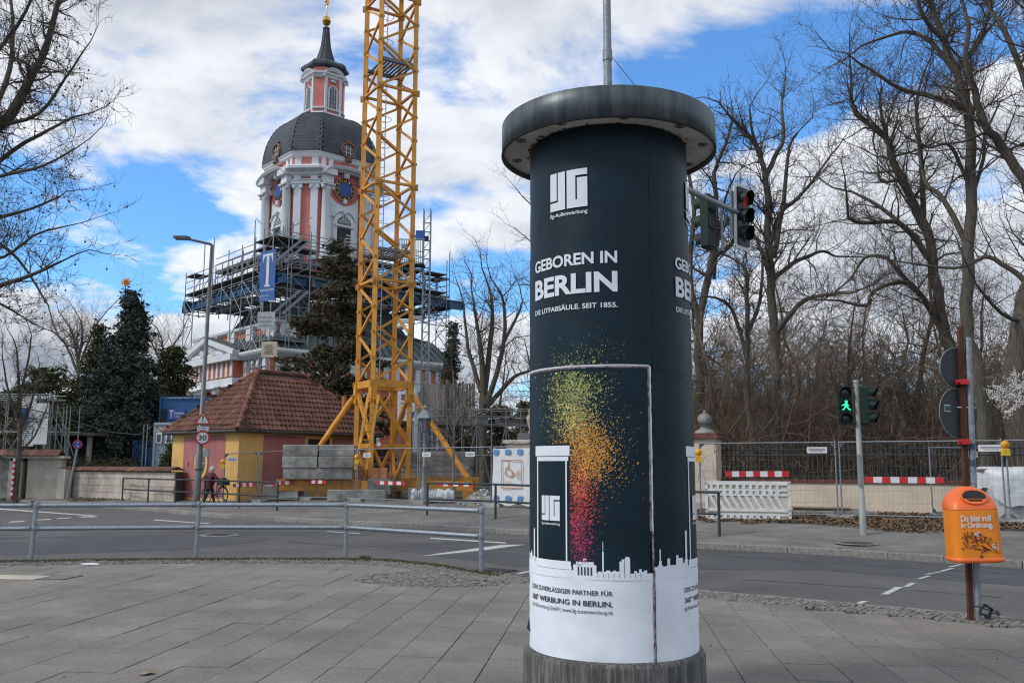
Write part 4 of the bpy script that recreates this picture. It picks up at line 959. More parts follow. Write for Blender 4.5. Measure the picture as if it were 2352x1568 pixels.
# gate pier with ball finial
gp = far(1622, 28.6); t = thing('gate_pier', 'cream stone gate pier with weathered ball finial right of the column', 'gate pier', gp, R(-25))
z1 = at(1625, 1008, 28.6).z - .28
MB().box((0, 0, z1 / 2), (.82, .82, z1)).box((-.44, -.1, z1 / 2), (.14, .5, z1 - .1)).build('shaft', 'cream', t); MB().box((0, 0, .14), (.95, .95, .28), bev=.03).build('base', 'plaster_wall', t)
MB().box((0, 0, z1 + .05), (1.05, 1.05, .1), bev=.02).box((0, 0, z1 + .14), (.9, .9, .07)).build('cornice', 'brick_cap', t)
MB().lathe([(.34, z1 + .17), (.3, z1 + .26), (.16, z1 + .32), (.14, z1 + .40), (.24, z1 + .46)], 16).sphere((0, 0, z1 + .62), .21, 16, 10, (1.1, 1, .95)).lathe([(.05, z1 + .80), (.05, z1 + .88), (.0, z1 + .92)], 8).build('finial', 'concrete', t)
gp = far(1212, 34.0); t = thing('gate_pier', 'cream stone gate pier with small figure just left of the advertising column', 'gate pier', gp, R(-25)); z1 = at(1212, 1018, 34.0).z - .28
MB().box((0, 0, z1 / 2), (1.3, .9, z1)).build('shaft', 'cream', t); MB().box((0, 0, z1 + .06), (1.55, 1.1, .12), bev=.02).build('cornice', 'plaster_wall', t); MB().box((0.1, 0, z1 + .25), (.8, .6, .26), bev=.04).build('cap_block', 'lead_grey', t)
MB().lathe([(.18, z1 + .38), (.12, z1 + .5), (.2, z1 + .75), (.24, z1 + .95), (.14, z1 + 1.1), (.17, z1 + 1.22), (.1, z1 + 1.36), (0, z1 + 1.4)], 14, (.2, 0, 0)).build('figure', 'plaster_wall', t)
# things lying in front of the wall
def plank(p, yaw, l, w, h, label, m='raw_wood', z=0.0):
    o = MB().box((0, 0, h / 2), (l, w, h), bev=.006).build('plank', m); o.location = Vector(p) + Vector((0, 0, z)); o.rotation_euler = (0, 0, yaw); return tag(o, label, 'plank', 'loose timbers by the churchyard wall')
q = far(1885, 25.6); plank(q, R(-22), 2.9, .22, .14, 'thick grey timber lying by the cream wall', 'board_wood'); plank(q + Vector((.2, .05, .14)), R(-22), 1.9, .2, .06, 'dark plank on top of the thick grey timber', 'board_wood'); plank(q + Vector((-.35, .1, .20)), R(-20), 2.2, .12, .045, 'pale plank topmost on the timbers by the cream wall'); 
q = far(2160, 24.4); plank(q, R(-10), 1.5, .3, .05, 'pale board lying left of the sheeted bag', 'plaster_wall')
pl_ = far(2190, 23.8); t = thing('pallet', 'dark wooden pallet lying on the leaves behind the orange bin', 'pallet', pl_, R(-18))
for i in range(6): MB().box((-.5 + i * .2, 0, .13), (.13, .8, .022)).build('slat', 'board_wood', t)
for y in (-.34, 0, .34): MB().box((0, y, .06), (1.15, .1, .1)).build('bearer', 'board_wood', t)
sb = far(2312, 23.6); t = thing('bulk_bag', 'big white builders bag half covered by a wrinkled white sheet', 'bulk bag', sb); hz = at(2312, 1082, 23.6).z - .28
def blob(w, d, h, n=28, m=10, am=.05, sq=.5, seed=1):
    r2 = random.Random(seed); rows = []; ph = [r2.random() * 6 for _ in range(8)]
    for j in range(m + 1):
        f = j / m; ww = w * (1 - .12 * abs(f - .45) - (.25 * max(0, f - .8) * 4)); row = []
        for i in range(n):
            a = 2 * math.pi * i / n; k = 1 + am * (math.sin(3 * a + ph[0] + f * 3) + math.sin(7 * a + ph[1] - f * 4) * .6 + r2.uniform(-.4, .4)); cx_, sy_ = math.cos(a), math.sin(a)
            row.append((ww / 2 * k * math.copysign(abs(cx_) ** sq, cx_), d / w * ww / 2 * k * math.copysign(abs(sy_) ** sq, sy_), h * f + am * .6 * r2.uniform(-.3, .3) * h))
        rows.append(row)
    return MB().loft(rows, smooth=True)
blob(1.35, 1.3, hz, seed=3).build('sack', 'bag_white', t)
rows = []
for j in range(12):
    f = j / 11; row = []
    for i in range(25):
        ph = -1.9 + 3.2 * i / 24; hem = hz * (.42 + .38 * math.exp(-((ph + .25) / .55) ** 2) + .06 * math.sin(ph * 7)); fold = .05 * math.sin(ph * 9 + f * 2) * f
        rr = (.25 + .55 * min(1, f * 3.2)) + fold; z_ = hz * 1.05 + .05 * (1 - f) - max(0, f - .22) / .78 * hem + .02 * math.sin(i * 1.7 + j)
        row.append((rr * math.sin(ph) * 1.02, -rr * math.cos(ph), z_))
    rows.append(row)
MB().loft(rows, close=False, caps=False, smooth=True).build('cover_sheet', 'plastic_sheet', t)
MB().box((-.2, .1, hz + .04), (1.3, .9, .05)).build('lid_board', 'raw_wood', t)
# ------------------------------------------------------------------ leaf litter
b = MB()
lr = random.Random(4)
for i in range(22000):
    x = lr.uniform(1600, 2420); Y = lr.uniform(20.0, 27.5) if x > 1700 else lr.uniform(23.5, 28)
    p = far(x, Y); s_ = (p.x + 14.1) * KN.x + (p.y - 35.5) * KN.y
    if s_ < 3.9 + .4 * math.sin(p.x * 2): continue
    s = lr.uniform(.02, .055); a = lr.random() * 6.3; z = p.z + .01 + abs(lr.gauss(0, .02)); tl_ = lr.uniform(-.03, .03)
    b.add([(p.x + s * math.cos(a), p.y + s * math.sin(a), z + tl_ + .02), (p.x + s * .6 * math.cos(a + 1.7), p.y + s * .6 * math.sin(a + 1.7), z + .035), (p.x - s * math.cos(a), p.y - s * math.sin(a), z - tl_ + .02), (p.x + s * .6 * math.cos(a - 1.7), p.y + s * .6 * math.sin(a - 1.7), z)], [(0, 1, 2, 3)])
for i in range(3500):
    x = lr.uniform(160, 620); p = gnd(x, lr.uniform(1143, 1152)); p.z = rise(p.x, p.y)
    s = lr.uniform(.02, .07); a = lr.random() * 6.3
    b.add([(p.x + s * math.cos(a + k * 1.57), p.y + s * math.sin(a + k * 1.57), p.z + .01 + lr.uniform(0, .05)) for k in range(4)], [(0, 1, 2, 3)])
tag(b.build('fallen_leaves', 'leaf_litter'), 'brown fallen leaves along the far pavement and wall foot', 'leaves', kind='stuff')
# ------------------------------------------------------------------ yellow gatehouse
TH = R(51); hu = Vector((math.cos(TH), math.sin(TH), 0)); hv = Vector((-math.sin(TH), math.cos(TH), 0)); hc = far(545, 37.2)
HA, HB = 5.0, 7.4; EV = at(545, 985.5, 37.2).z - hc.z; RZ = at(595, 855, 41).z - hc.z
t = thing('gatehouse', 'small yellow and rose gatehouse with hipped red tile roof', 'house', hc, TH)   # local x along the right wall, y along the left wall
MB().box((HB / 2, HA / 2, EV / 2), (HB, HA, EV)).build('wall', 'yellow_wall', t)
w0 = EV - .22
MB().box((-.004, HA / 2, w0 / 2 + .06), (.03, HA - 2 * .95, w0 - .12)).build('rose_panel', 'rose_wall', t)
MB().box((HB / 2 + .3, -.004, w0 / 2 + .20), (HB - 1.8, .03, w0 - .35)).build('rose_panel', 'rose_wall', t)
mt = plane_mt((-.02, HA / 2 + .1, 1.55), (-1, 0, 0)); o = MB().plate(el(.50, .66, 40), mt, .05).build('oval_window', 'yellow_wall', t)
MB().plate(el(.34, .50, 40), mt @ Matrix.Translation((0, 0, .045)), .01).build('pane', 'glass_dark', o)
fr_ = MB()
for p, q in (((0, -.5), (0, .5)), ((-.34, 0), (.34, 0))): fr_.bar(mt @ Vector((*p, .06)), mt @ Vector((*q, .06)), .035, .02)
fr_.build('glazing_bar', 'sign_white', o)
o = MB().box((HB * .55, -.03, 2.25), (1.5, .06, 1.0)).build('window_frame', 'yellow_wall', t); MB().box((HB * .55, -.05, 2.25), (1.2, .06, .75)).build('pane', 'glass_dark', o)
MB().box((-.03, HA - 1.35, 1.52), (.05, .1, .2)).build('bell_plate', 'brick_orange', t)
OV = .30; E0, E1, G0, G1 = -OV, HB + OV, -OV, HA + OV; zE = EV - .02
r0, r1 = Vector((2.5, HA / 2, RZ)), Vector((HB - 2.2, HA / 2, RZ))
cs = [Vector((E0, G0, zE)), Vector((E1, G0, zE)), Vector((E1, G1, zE)), Vector((E0, G1, zE))]
roof = MB().add([*cs, r0, r1], [(0, 1, 5, 4), (1, 2, 5), (2, 3, 4, 5), (3, 0, 4), (3, 2, 1, 0)]).build('roof', 'gutter', t)
tm = MB(); k = 7
pr_ = [(x / 12 - .5, .018 * math.sin(x / 12 * 2 * math.pi + .6) + .012) for x in range(13)]
tm.loft([[(x * .235, 0, z + .042) for x, z in pr_], [(x * .235, .40, z + .004) for x, z in pr_]], close=False, caps=False, smooth=True)
tm.loft([[(x * .235, 0, z + .042) for x, z in pr_], [(x * .235, 0, -.012) for x, z in pr_]], close=False, caps=False); tile = shared(tm.mesh('roof_tile'), 'roof_tile')
mts = []; vis = []
def tile_face(a, bq, cq, dq, front):
    ex_ = (bq - a).normalized(); n_ = ex_.cross(dq - a).normalized(); ey = n_.cross(ex_); hgt = (dq - a).dot(ey); wid = (bq - a).length
    lx0, lx1 = (dq - a).dot(ex_), (cq - a).dot(ex_)
    nr = int(hgt / .33)
    for j in range(nr):
        y = j * .33; f0, f1 = y / hgt, (y + .3) / hgt; xa, xb = lx0 * f0 + .03, wid - (wid - lx1) * f0 - .03
        x = math.floor(xa / .225) * .225 + (.11 if j % 2 else 0)
        while x < xb:
            if x > xa - .05:
                p = a + ex_ * x + ey * y + n_ * .02
                jx = rng.uniform(-.012, .012); m = Matrix(((ex_.x, ey.x, n_.x, p.x), (ex_.y, ey.y, n_.y, p.y), (ex_.z, ey.z, n_.z, p.z), (0, 0, 0, 1))) @ Matrix.Rotation(jx, 4, 'Z') @ Matrix.Rotation(rng.uniform(-.03, .01), 4, 'X'); mts.append(m); vis.append((0 if front else 1, j))
            x += .225
tile_face(cs[0], cs[1], r1, r0, True); tile_face(cs[3], cs[0], r0, r0, True); tile_face(cs[1], cs[2], r1, r1, False); tile_face(cs[2], cs[3], r0, r1, False)
pieces('tile', 'roof_tile', roof, [tile], mts, key=lambda i: (vis[i][0], (i * 7919) % 911))
def ridge(a, bq, nm='ridge_tile'):
    d = bq - a; n = int(d.length / .36)
    for i in range(n):
        p = a + d * (i / n); q = a + d * ((i + 1.12) / n); MB().path([p + Vector((0, 0, .02)), q + Vector((0, 0, .03))], [.135, .105], 8).build(nm, 'roof_tile', roof)
for c_, r_q in ((cs[0], r0), (cs[3], r0), (cs[1], r1), (cs[2], r1)): ridge(c_, r_q, 'hip_tile')
ridge(r0, r1)
for a, c_ in ((cs[0], cs[1]), (cs[3], cs[0])): MB().tube(a + Vector((0, 0, -.05)), c_ + Vector((0, 0, -.05)), .075, n=10).build('gutter', 'gutter', t)
pp = Vector((HB - 1.25, .75, 0)); zp = EV + .9; MB().tube(pp + Vector((0, 0, zp - .4)), pp + Vector((0, 0, zp + .85)), .11, n=12).build('vent_pipe', 'brick_orange', roof)
# cable draped over the roof edge
cab = [at(x, y, Y) for x, y, Y in ((-40, 915, 45), (60, 938, 44), (115, 950, 44), (250, 992, 43.5), (320, 998, 43), (345, 985, 42.5), (352, 975, 42.2), (380, 997, 41), (402, 998, 40), (430, 990, 39.0), (470, 978, 38.0), (530, 974, 37.3), (552, 968, 37.0), (600, 990, 37.3), (680, 1003, 38.2))]
MB().path(cab, .028, 6).build('slack_cable', 'iron_black'); tag(bpy.data.objects['slack_cable'], 'black cable slung from the left scaffold across to the gatehouse roof', 'cable')

# ------------------------------------------------------------------ pale wall on the left
wa, wc = far(146, 45.2), far(402, 38.9); d = wc - wa; e = d.normalized(); yaw = math.atan2(e.y, e.x); L_ = d.length
t = thing('boundary_wall', 'pale stone block wall with brown tiled coping left of the gatehouse', 'wall', wa, yaw); wh = 1.28
MB().box((L_ / 2, .2, wh / 2), (L_ - .02, .3, wh)).build('core', 'slab_bed', t)
for j in range(4):
    x = 0 if j % 2 else -.45
    while x < L_:
        x0, x1 = max(x, 0), min(x + 1.0, L_)
        if x1 - x0 > .1: MB().box(((x0 + x1) / 2, .05, .16 + j * .315), (x1 - x0 - .02, .12, .30), bev=.006).build('stone_block', 'plaster_wall', t)
        x += 1.0
for i in range(int(L_ / .33)): MB().loft([[(.165 + .33 * i + s * .16, y, z) for s in (-1, 1)] for y, z in ((-.16, wh + .02), (-.17, wh + .07), (.2, wh + .22), (.57, wh + .07))], close=False, caps=False).build('coping_tile', 'roof_tile', t)
wa = far(100, 44.8); wc = far(150, 44.6); d = wc - wa; L_ = d.length
t = thing('graffiti_wall', 'short rendered wall with scrawled graffiti beside the left gate pier', 'wall', wa - Vector((.95, .2, 0)), math.atan2(d.y, d.x) - .05); L_ += 1.3
MB().box((L_ / 2, .2, .7), (L_, .3, 1.4)).build('render_wall', 'plaster_wall', t); MB().box((L_ - .25, .12, .72), (.55, .5, 1.44)).build('pilaster', 'plaster_wall', t); MB().box((L_ / 2, .2, 1.46), (L_ + .1, .6, .1), bev=.03).build('coping', 'roof_tile', t)
g_ = MB(); r2 = random.Random(5)
for k in range(16):
    x0, z0 = r2.uniform(.15, 1.5), r2.uniform(.15, 1.1); g_.path([(x0 + .16 * math.sin(q * 1.1 + k) * r2.uniform(.4, 1) + q * .04, .034, z0 + .13 * math.cos(q * 1.7 + k) * r2.uniform(.5, 1)) for q in range(7)], .010, 4)
g_.build('graffiti', 'sticker_blue', t)
gp = far(58, 44.0); t = thing('gate_pier', 'weathered gate pier with tiled cap at the left edge', 'gate pier', gp, R(12)); z1 = at(60, 1038, 44).z - .28
MB().box((.9, .1, z1 / 2), (1.5, .8, z1)).box((-.35, 0, z1 / 2 - .1), (.55, .9, z1 - .1)).build('shaft', 'plaster_wall', t); MB().box((-2.4, .3, z1 / 2), (3.4, .5, z1)).build('side_wall', 'concrete', t)
MB().box((.5, .1, z1 + .04), (2.6, 1.2, .1), bev=.02).build('cornice', 'plaster_wall', t)
for k in range(-3, 9): MB().loft([[(-.75 + k * .27 + s * .13, y, z) for s in (-1, 1)] for y, z in ((-.6, z1 + .10), (-.58, z1 + .14), (.1, z1 + .42), (.8, z1 + .12))], close=False, caps=False).build('cap_tile', 'roof_tile', t)

# ------------------------------------------------------------------ containers
def container(name, label, x0, x1, Y, z0, h, dep, m, yaw, extra=None):
    p = far(x0, Y); q = far(x1, Y); w = (q - p).length; t = thing(name, label, 'container', Vector((p.x, p.y, .28)), yaw)
    MB().box((w / 2, dep / 2, z0 + h / 2), (w - .1, dep - .1, h - .1)).build('body', m, t)
    for x in (0.06, w - .06):
        for y in (.06, dep - .06): stick('corner_post', m, t, Vector((x, y, z0)), Vector((x, y, z0 + h)), .07, sq=True)
    for z in (z0 + .07, z0 + h - .07):
        for p_, q_ in (((0, .05), (w, .05)), ((w - .05, 0), (w - .05, dep)), ((0.05, 0), (.05, dep))): stick('edge_rail', m, t, Vector((*p_, z)), Vector((*q_, z)), .07, sq=True)
    return t, w
h = 1.7; z0 = at(400, 911, 52).z - .28 - h - .9
t, w = container('site_container', 'blue site container with white lettering stacked above the grey one', 357, 505, 52, z0, h + .9, 2.6, 'container_blue', R(-4))
def flat(parent, x, z, wd, hh, m, nm, y=-.02): return MB().box((x, y, z), (wd, .02, hh)).build(nm, m, parent)
o = flat(t, 1.05, z0 + 1.6, 1.0, .62, 'sign_blue', 'name_panel'); lettering('lettering', 'T', 'sign_white', o, plane_mt((.62, -.034, z0 + 1.38), (0, -1, 0)), .22, .45, .02)
lettering('lettering', 'GERÜSTBAU', 'sign_white', o, plane_mt((.98, -.034, z0 + 1.6), (0, -1, 0)), .5, .11, .02); lettering('lettering', 'TISCH', 'sign_white', o, plane_mt((.98, -.034, z0 + 1.42), (0, -1, 0)), .28, .10); flat(o, .91, z0 + 1.6, .02, .45, 'sign_white', 'rule', -.034)
flat(t, .25, z0 + 1.5, .3, .8, 'black', 'window'); lettering('lettering', 'T | GERÜSTBAU TISCH   030 454 38', 'sign_white', t, plane_mt((.3, -.06, z0 + h + .78), (0, -1, 0)), 2.4, .10)
t, w = container('sanitary_container', 'pale grey sanitary container with two small white windows', 347, 415, 50.5, .0, at(380, 970, 50.5).z - .28, 2.4, 'container_grey', R(-10))
zt = at(380, 970, 50.5).z - .28
for x in (.35, .95):
    o = flat(t, x, zt - .85, .36, .62, 'sign_white', 'window_frame'); flat(o, x, zt - .87, .2, .42, 'glass_dark', 'pane', -.036); flat(o, x, zt - .4, .3, .16, 'cream', 'vent', -.02)
for i, x in enumerate((.08, .3)): stick('door_bar', 'galv_dull', t, Vector((-.5 + x, -.3, 0)), Vector((-.5 + x, -.3, zt - .1)), .035)
t, w = container('steel_container', 'dark blue ribbed steel container behind the pale wall', 300, 347, 51, .0, at(320, 1010, 51).z - .28, 2.4, 'beam_blue', R(-4))
for i in range(10): MB().box((.1 + i * .11, .0, 1.1), (.05, .05, 2.2)).build('rib', 'beam_blue', t)

# ------------------------------------------------------------------ crane
CRY = 38.0; cb = far(893, CRY); CRX = at(893, 340, CRY).x; cbz = Vector((CRX - .0, CRY, .28)); HD = .0
hdg = 64 * CRY / F * 1.0; side = hdg * math.sqrt(2) * .99
t = thing('tower_crane', 'yellow lattice tower crane mast on splayed base struts', 'tower crane', cbz, 0)
ph0 = R(-90 - 13.5); CH = [Vector((hdg * math.cos(ph0 + k * math.pi / 2), hdg * math.sin(ph0 + k * math.pi / 2), 0)) for k in range(4)]     # near, right, far, left
zb, zt_ = at(893, 885, CRY).z - .28, 34.0; CW = .092
up = lambda z: Vector((0, 0, z))
for c_ in CH:
    stick('chord', 'crane_yellow', t, c_ + up(.9), c_ + up(zt_), CW, sq=True)
SEC = 4.25; z = zb; sec = 0
while z < zt_ - 1:
    for k in range(4):
        a, c_ = CH[k], CH[(k + 1) % 4]
        stick('horizontal_strut', 'crane_yellow', t, a + up(z + .1), c_ + up(z + .1), .05, sq=True)
        stick('diagonal', 'crane_yellow', t, a + up(z + .12), c_ + up(z + SEC * .25), .045, sq=True); stick('diagonal', 'crane_yellow', t, c_ + up(z + SEC * .25), a + up(z + SEC * .5), .045, sq=True)
        stick('diagonal', 'crane_yellow', t, a + up(z + SEC * .5), c_ + up(z + SEC * .75), .045, sq=True); stick('diagonal', 'crane_yellow', t, c_ + up(z + SEC * .75), a + up(z + SEC - .05), .045, sq=True)
        MB().box(CH[k] + up(z), (.25, .25, .16), ph0 + k * math.pi / 2 + R(45)).box(CH[k] + up(z + .02) + CH[k].normalized() * .16, (.1, .1, .26)).build('joint_sleeve', 'crane_worn', t)
        for zz_ in (SEC * .25, SEC * .5, SEC * .75): MB().box(CH[k] + up(z + zz_), (.21, .21, .10), ph0 + k * math.pi / 2 + R(45)).build('gusset', 'crane_worn', t)
    if sec in (1, 3, 4, 6):
        zp = z + SEC * (.30 if sec > 1 else .32); m_ = MB()
        for q in range(9): f_ = (q + .5) / 9; m_.bar(CH[0].lerp(CH[1], f_) * .9 + up(zp), CH[3].lerp(CH[2], f_) * .9 + up(zp), .09, .03)
        pf = m_.build('platform', 'grating', t)
        for k in (0, 2): stick('platform_beam', 'grating', pf, CH[k] * .95 + up(zp + .05), CH[(k + 1) % 4] * .95 + up(zp + .05), .07, sq=True)
        MB().box(CH[1] * .7 + up(zp + .35), (.24, .12, .18)).build('floodlight', 'pole_paint', t)
    z += SEC; sec += 1
lad = thing('mast_ladder', '', '') if False else None
lx = (CH[3] * .35 + CH[2] * .1); lz = zb
for s in (-.17, .17): stick('ladder_rail', 'galv', t, lx + Vector((s, 0, zb - .5)), lx + Vector((s, 0, zt_)), .022)
for i in range(int((zt_ - zb) / .3)): stick('rung', 'galv', t, lx + Vector((-.17, 0, zb + .3 * i)), lx + Vector((.17, 0, zb + .3 * i)), .012)
for i in range(22):
    zz_ = zb + 2.2 + i * 1.2
    if (zz_ - zb) % SEC > 1.0: MB().path([lx + Vector((.17 - .34 * (q == 0) * 0 + .36 * math.cos(R(-100 + q * 25)) - .1, .36 * math.sin(R(-100 + q * 25)), zz_)) for q in range(9)], .014, 4, False).build('safety_hoop', 'galv', t)
MB().path([CH[0] * .9 + up(z) + Vector((-.12, -.05 + .05 * math.sin(z), 0)) for z in [zb - 3 + k for k in range(34)]], .03, 6).build('power_cable', 'iron_black', t)
# base: wide collar, struts and cross beams
for k in range(4):
    a, c_ = CH[k], CH[(k + 1) % 4]; o_ = a.normalized(); foot = o_ * 3.75
    stick('collar_beam', 'crane_yellow', t, a + up(zb - .02), c_ + up(zb - .02), (.08, .13), sq=True); stick('lower_beam', 'crane_yellow', t, a + up(zb - 2.55), c_ + up(zb - 2.55), .09, sq=True)
    stick('base_brace', 'crane_yellow', t, a + up(zb - .25), c_ + up(zb - 2.4), .07, sq=True)
    stick('lower_brace', 'crane_yellow', t, a + up(zb - 2.5), (a + c_) * .36 + up(.75), .06, sq=True); stick('lower_brace', 'crane_yellow', t, c_ + up(zb - 2.5), (a + c_) * .36 + up(.75), .06, sq=True) if k % 2 else None
    MB().box(a + up(zb - .35), (.27, .27, .8), ph0 + k * math.pi / 2 + R(45)).build('gusset_plate', 'crane_yellow', t)
    st = a + o_ * .15 + up(zb - .45)
    if k % 2 == 0:
        stick('base_beam', 'crane_worn', t, up(.55), o_ * 1.7 + up(.55), (.17, .20), sq=True); MB().box(o_ * 1.6 + up(.17), (.6, .6, .34)).build('foot_pad', 'crane_worn', t); continue
    MB().path([st, st + (foot + up(.85) - st) * .06, foot + up(.85)], [.10, .125, .115], 12).build('strut', 'crane_yellow', t)
    MB().tube(st - Vector((-o_.y, o_.x, 0)) * .16, st + Vector((-o_.y, o_.x, 0)) * .16, .07, n=10).build('strut_pin', 'crane_worn', t)
    stick('base_beam', 'crane_worn', t, up(.55), o_ * 4.0 + up(.55), (.17, .20), sq=True)
    MB().box(o_ * 3.9 + up(.17), (.7, .7, .34)).build('foot_pad', 'crane_worn', t); MB().box(foot + up(.78), (.34, .34, .3)).build('foot_shoe', 'crane_worn', t)
la, lbq = at(858, 906, CRY - 1.4) - cbz, at(829, 1078, CRY - 2.1) - cbz
sdv = Vector((.19, .1, 0))
for s in (-1, 1): stick('access_ladder_rail', 'crane_yellow', t, la + sdv * s, lbq + sdv * s, .055, sq=True)
for i in range(9): stick('access_rung', 'crane_yellow', t, la.lerp(lbq, (i + .5) / 9) - sdv, la.lerp(lbq, (i + .5) / 9) + sdv, .03)
o = disc(t, at(870, 1020, CRY - 1.25) - cbz, (0, -1, 0), .12, 'sign_red', 'prohibition_sign'); disc(o, at(870, 1020, CRY - 1.26) - cbz, (0, -1, 0), .095, 'sign_white', 'sign_face')
# ballast and barrier blocks
def block(name, label, p, yaw, d, m='concrete', group=None, cat='concrete block'):
    o = MB().box((0, 0, d[2] / 2), d, bev=.03).build(name, m); o.location = p; o.rotation_euler = (0, 0, yaw); return tag(o, label, cat, group)
lp = at(736, 1095, 36.9); lvl = ('bottom', 'second', 'third')
bh = (at(736, 1021, 36.9).z - at(736, 1099, 36.9).z) / 3; zb0 = at(736, 1099, 36.9).z
for j in range(3):
    for i, s in enumerate(('left', 'right')):
        block('ballast_block', 'grey concrete ballast block, %s course, %s half of the stack left of the crane' % (lvl[j], s), (lp.x - .72 + i * 1.42 + rng.uniform(-.03, .03), lp.y + rng.uniform(-.05, .05), zb0 + j * bh), R(2), (1.38, 1.3, bh - .015), group='crane ballast left stack')
block('bearing_beam', 'yellow steel beam under the left ballast stack', (lp.x, lp.y - .1, zb0 - .48), 0, (3.4, .5, .46), 'crane_worn', cat='beam')
rp_ = at(1004, 1092, 38.6); zb1 = at(1004, 1094, 38.6).z; bh = (at(1004, 1036, 38.6).z - zb1) / 5; ordn = ('lowest', 'second', 'middle', 'fourth', 'topmost')
for j in range(5): block('ballast_block', 'flat grey ballast slab, %s in the stack right of the crane' % ordn[j], (rp_.x + rng.uniform(-.06, .06), rp_.y + .4, zb1 + j * bh), R(-3) + rng.uniform(-.02, .02), (2.95, 1.2, bh - .014), group='crane ballast right stack')
block('bearing_beam', 'yellow steel beam under the right ballast stack', (rp_.x, rp_.y, zb1 - .42), R(-3), (3.6, .5, .40), 'crane_worn', cat='beam')
block('barrier_block', 'low concrete barrier block at the foot of the gatehouse', (*far(650, 36.9)[:2], .28), R(-6), (1.45, .55, .58)); block('barrier_block', 'low concrete barrier block before the crane ladder', (*far(822, 35.6)[:2], .28), R(-4), (2.25, .5, .42))
block('barrier_block', 'small concrete block right of the gabion basket', (*far(962, 35.4)[:2], .28), R(4), (.8, .5, .5))
gq = far(874, 37.0); t = thing('gabion', 'wire basket filled with dark stones under the crane', 'gabion', gq); r2 = random.Random(9)
sm = [shared(MB().sphere((0, 0, 0), .5, 6, 4, (1, .8, .7)).mesh('stone'), 'stone_gabion')]
for i in range(130): obj('stone', sm[0], t, Matrix.Translation((r2.uniform(-.62, .62), r2.uniform(-.3, .1), .06 + .072 * (i // 12) + r2.uniform(-.02, .02))) @ Matrix.Rotation(r2.random() * 6, 4, 'Z') @ Matrix.Rotation(r2.random(), 4, 'X') @ Matrix.Diagonal((r2.uniform(.12, .2), r2.uniform(.1, .18), r2.uniform(.08, .13), 1)))
g_ = MB()
for i in range(14): g_.path([(-.65 + i * .1, -.42, 0), (-.65 + i * .1, -.42, .9)], .004, 3, False)
for i in range(10): g_.path([(-.66, -.42, i * .1), (.66, -.42, i * .1)], .004, 3, False)
g_.build('wire_basket', 'mesh_wire', t)
bq_ = at(873, 1099, 36.4); t = thing('brick_stack', 'small stack of orange hollow bricks beneath the crane', 'brick stack', bq_)
for i in range(2):
    for j in range(2): MB().box((-.14 + i * .28, 0, .11 + j * .22), (.265, .35, .21)).build('brick', 'brick_orange', t)
MB().box((0, 0, -.3), (.9, .6, .6)).build('plinth', 'concrete', t)
rq = far(995, 33.6); t = thing('wrapped_roll', 'roll wrapped in translucent white plastic on the ground by the lantern', 'roll', rq, R(-4)); r2 = random.Random(2); rows = []
for j in range(15):
    f = j / 14; rr = .24 + .03 * math.sin(j * 2.2); rows.append([(-.78 + 1.56 * f, rr * math.cos(a) * (1 + r2.uniform(-.12, .12)), .25 + rr * math.sin(a) * (1 + r2.uniform(-.14, .1))) for a in [q * 2 * math.pi / 14 for q in range(14)]])
MB().loft(rows, smooth=False).build('wrapping', 'plastic_sheet', t); MB().path([(.1, .27 * math.cos(a), .25 + .28 * math.sin(a)) for a in [q * .5 for q in range(14)]], .02, 5).build('tie', 'net_white', t)
rb_ = far(1108, 32.4); t = thing('rubble_heap', 'heap of pale broken rubble beside the camera banner', 'rubble', rb_); r2 = random.Random(6)
ch = [shared(MB().loft([[(.5 * math.cos(a) * s, .4 * math.sin(a) * s, z) for a in (0, 1.3, 2.4, 3.6, 5.0)] for s, z in ((.8, -.25), (1, 0), (.6, .28))]).mesh('chunk'), m) for m in ('plaster_wall', 'net_white', 'concrete')]
for i in range(150):
    x, y = r2.gauss(0, .38), r2.gauss(0, .3); hh = max(.02, .55 * math.exp(-(x * x / .25 + y * y / .2)) * r2.uniform(.7, 1)); s = r2.uniform(.05, .17)
    obj('chunk', ch[i % 3], t, Matrix.Translation((x, y, hh)) @ Matrix.Rotation(r2.random() * 6, 4, (r2.random(), r2.random(), 1)) @ Matrix.Scale(s, 4))
MB().loft([[(s * .9 * math.cos(a), s * .7 * math.sin(a), z) for a in [q * .628 for q in range(10)]] for s, z in ((1, -.02), (.6, .25), (.2, .45))], smooth=True).build('mound', 'concrete', t)
# lantern on a post
lq = far(974, 33.4); t = thing('lantern_post', 'slender old-fashioned street lantern on a grey post in front of the crane strut', 'lantern', lq); zl = at(974, 992, 33.4).z - .28
MB().lathe([(.14, 0), (.14, .35), (.09, .45), (.075, 1.3), (.09, 1.33), (.06, 1.38), (.05, zl - .1), (.07, zl - .05), (.05, zl)], 14).build('post', 'galv_dull', t)
MB().lathe([(.12, zl), (.22, zl + .5), (.20, zl + .5), (.11, zl)], 6, smooth=False).build('glass', 'lens_clear', t); MB().lathe([(.34, zl + .5), (.30, zl + .56), (.12, zl + .78), (.08, zl + .82), (.10, zl + .9), (.02, zl + .98), (0, zl + 1.05)], 6, smooth=False).build('hood', 'galv_dull', t)
for k in range(6): a = k * math.pi / 3; stick('glazing_bar', 'iron_black', t, Vector((.12 * math.cos(a), .12 * math.sin(a), zl)), Vector((.22 * math.cos(a), .22 * math.sin(a), zl + .5)), .012)

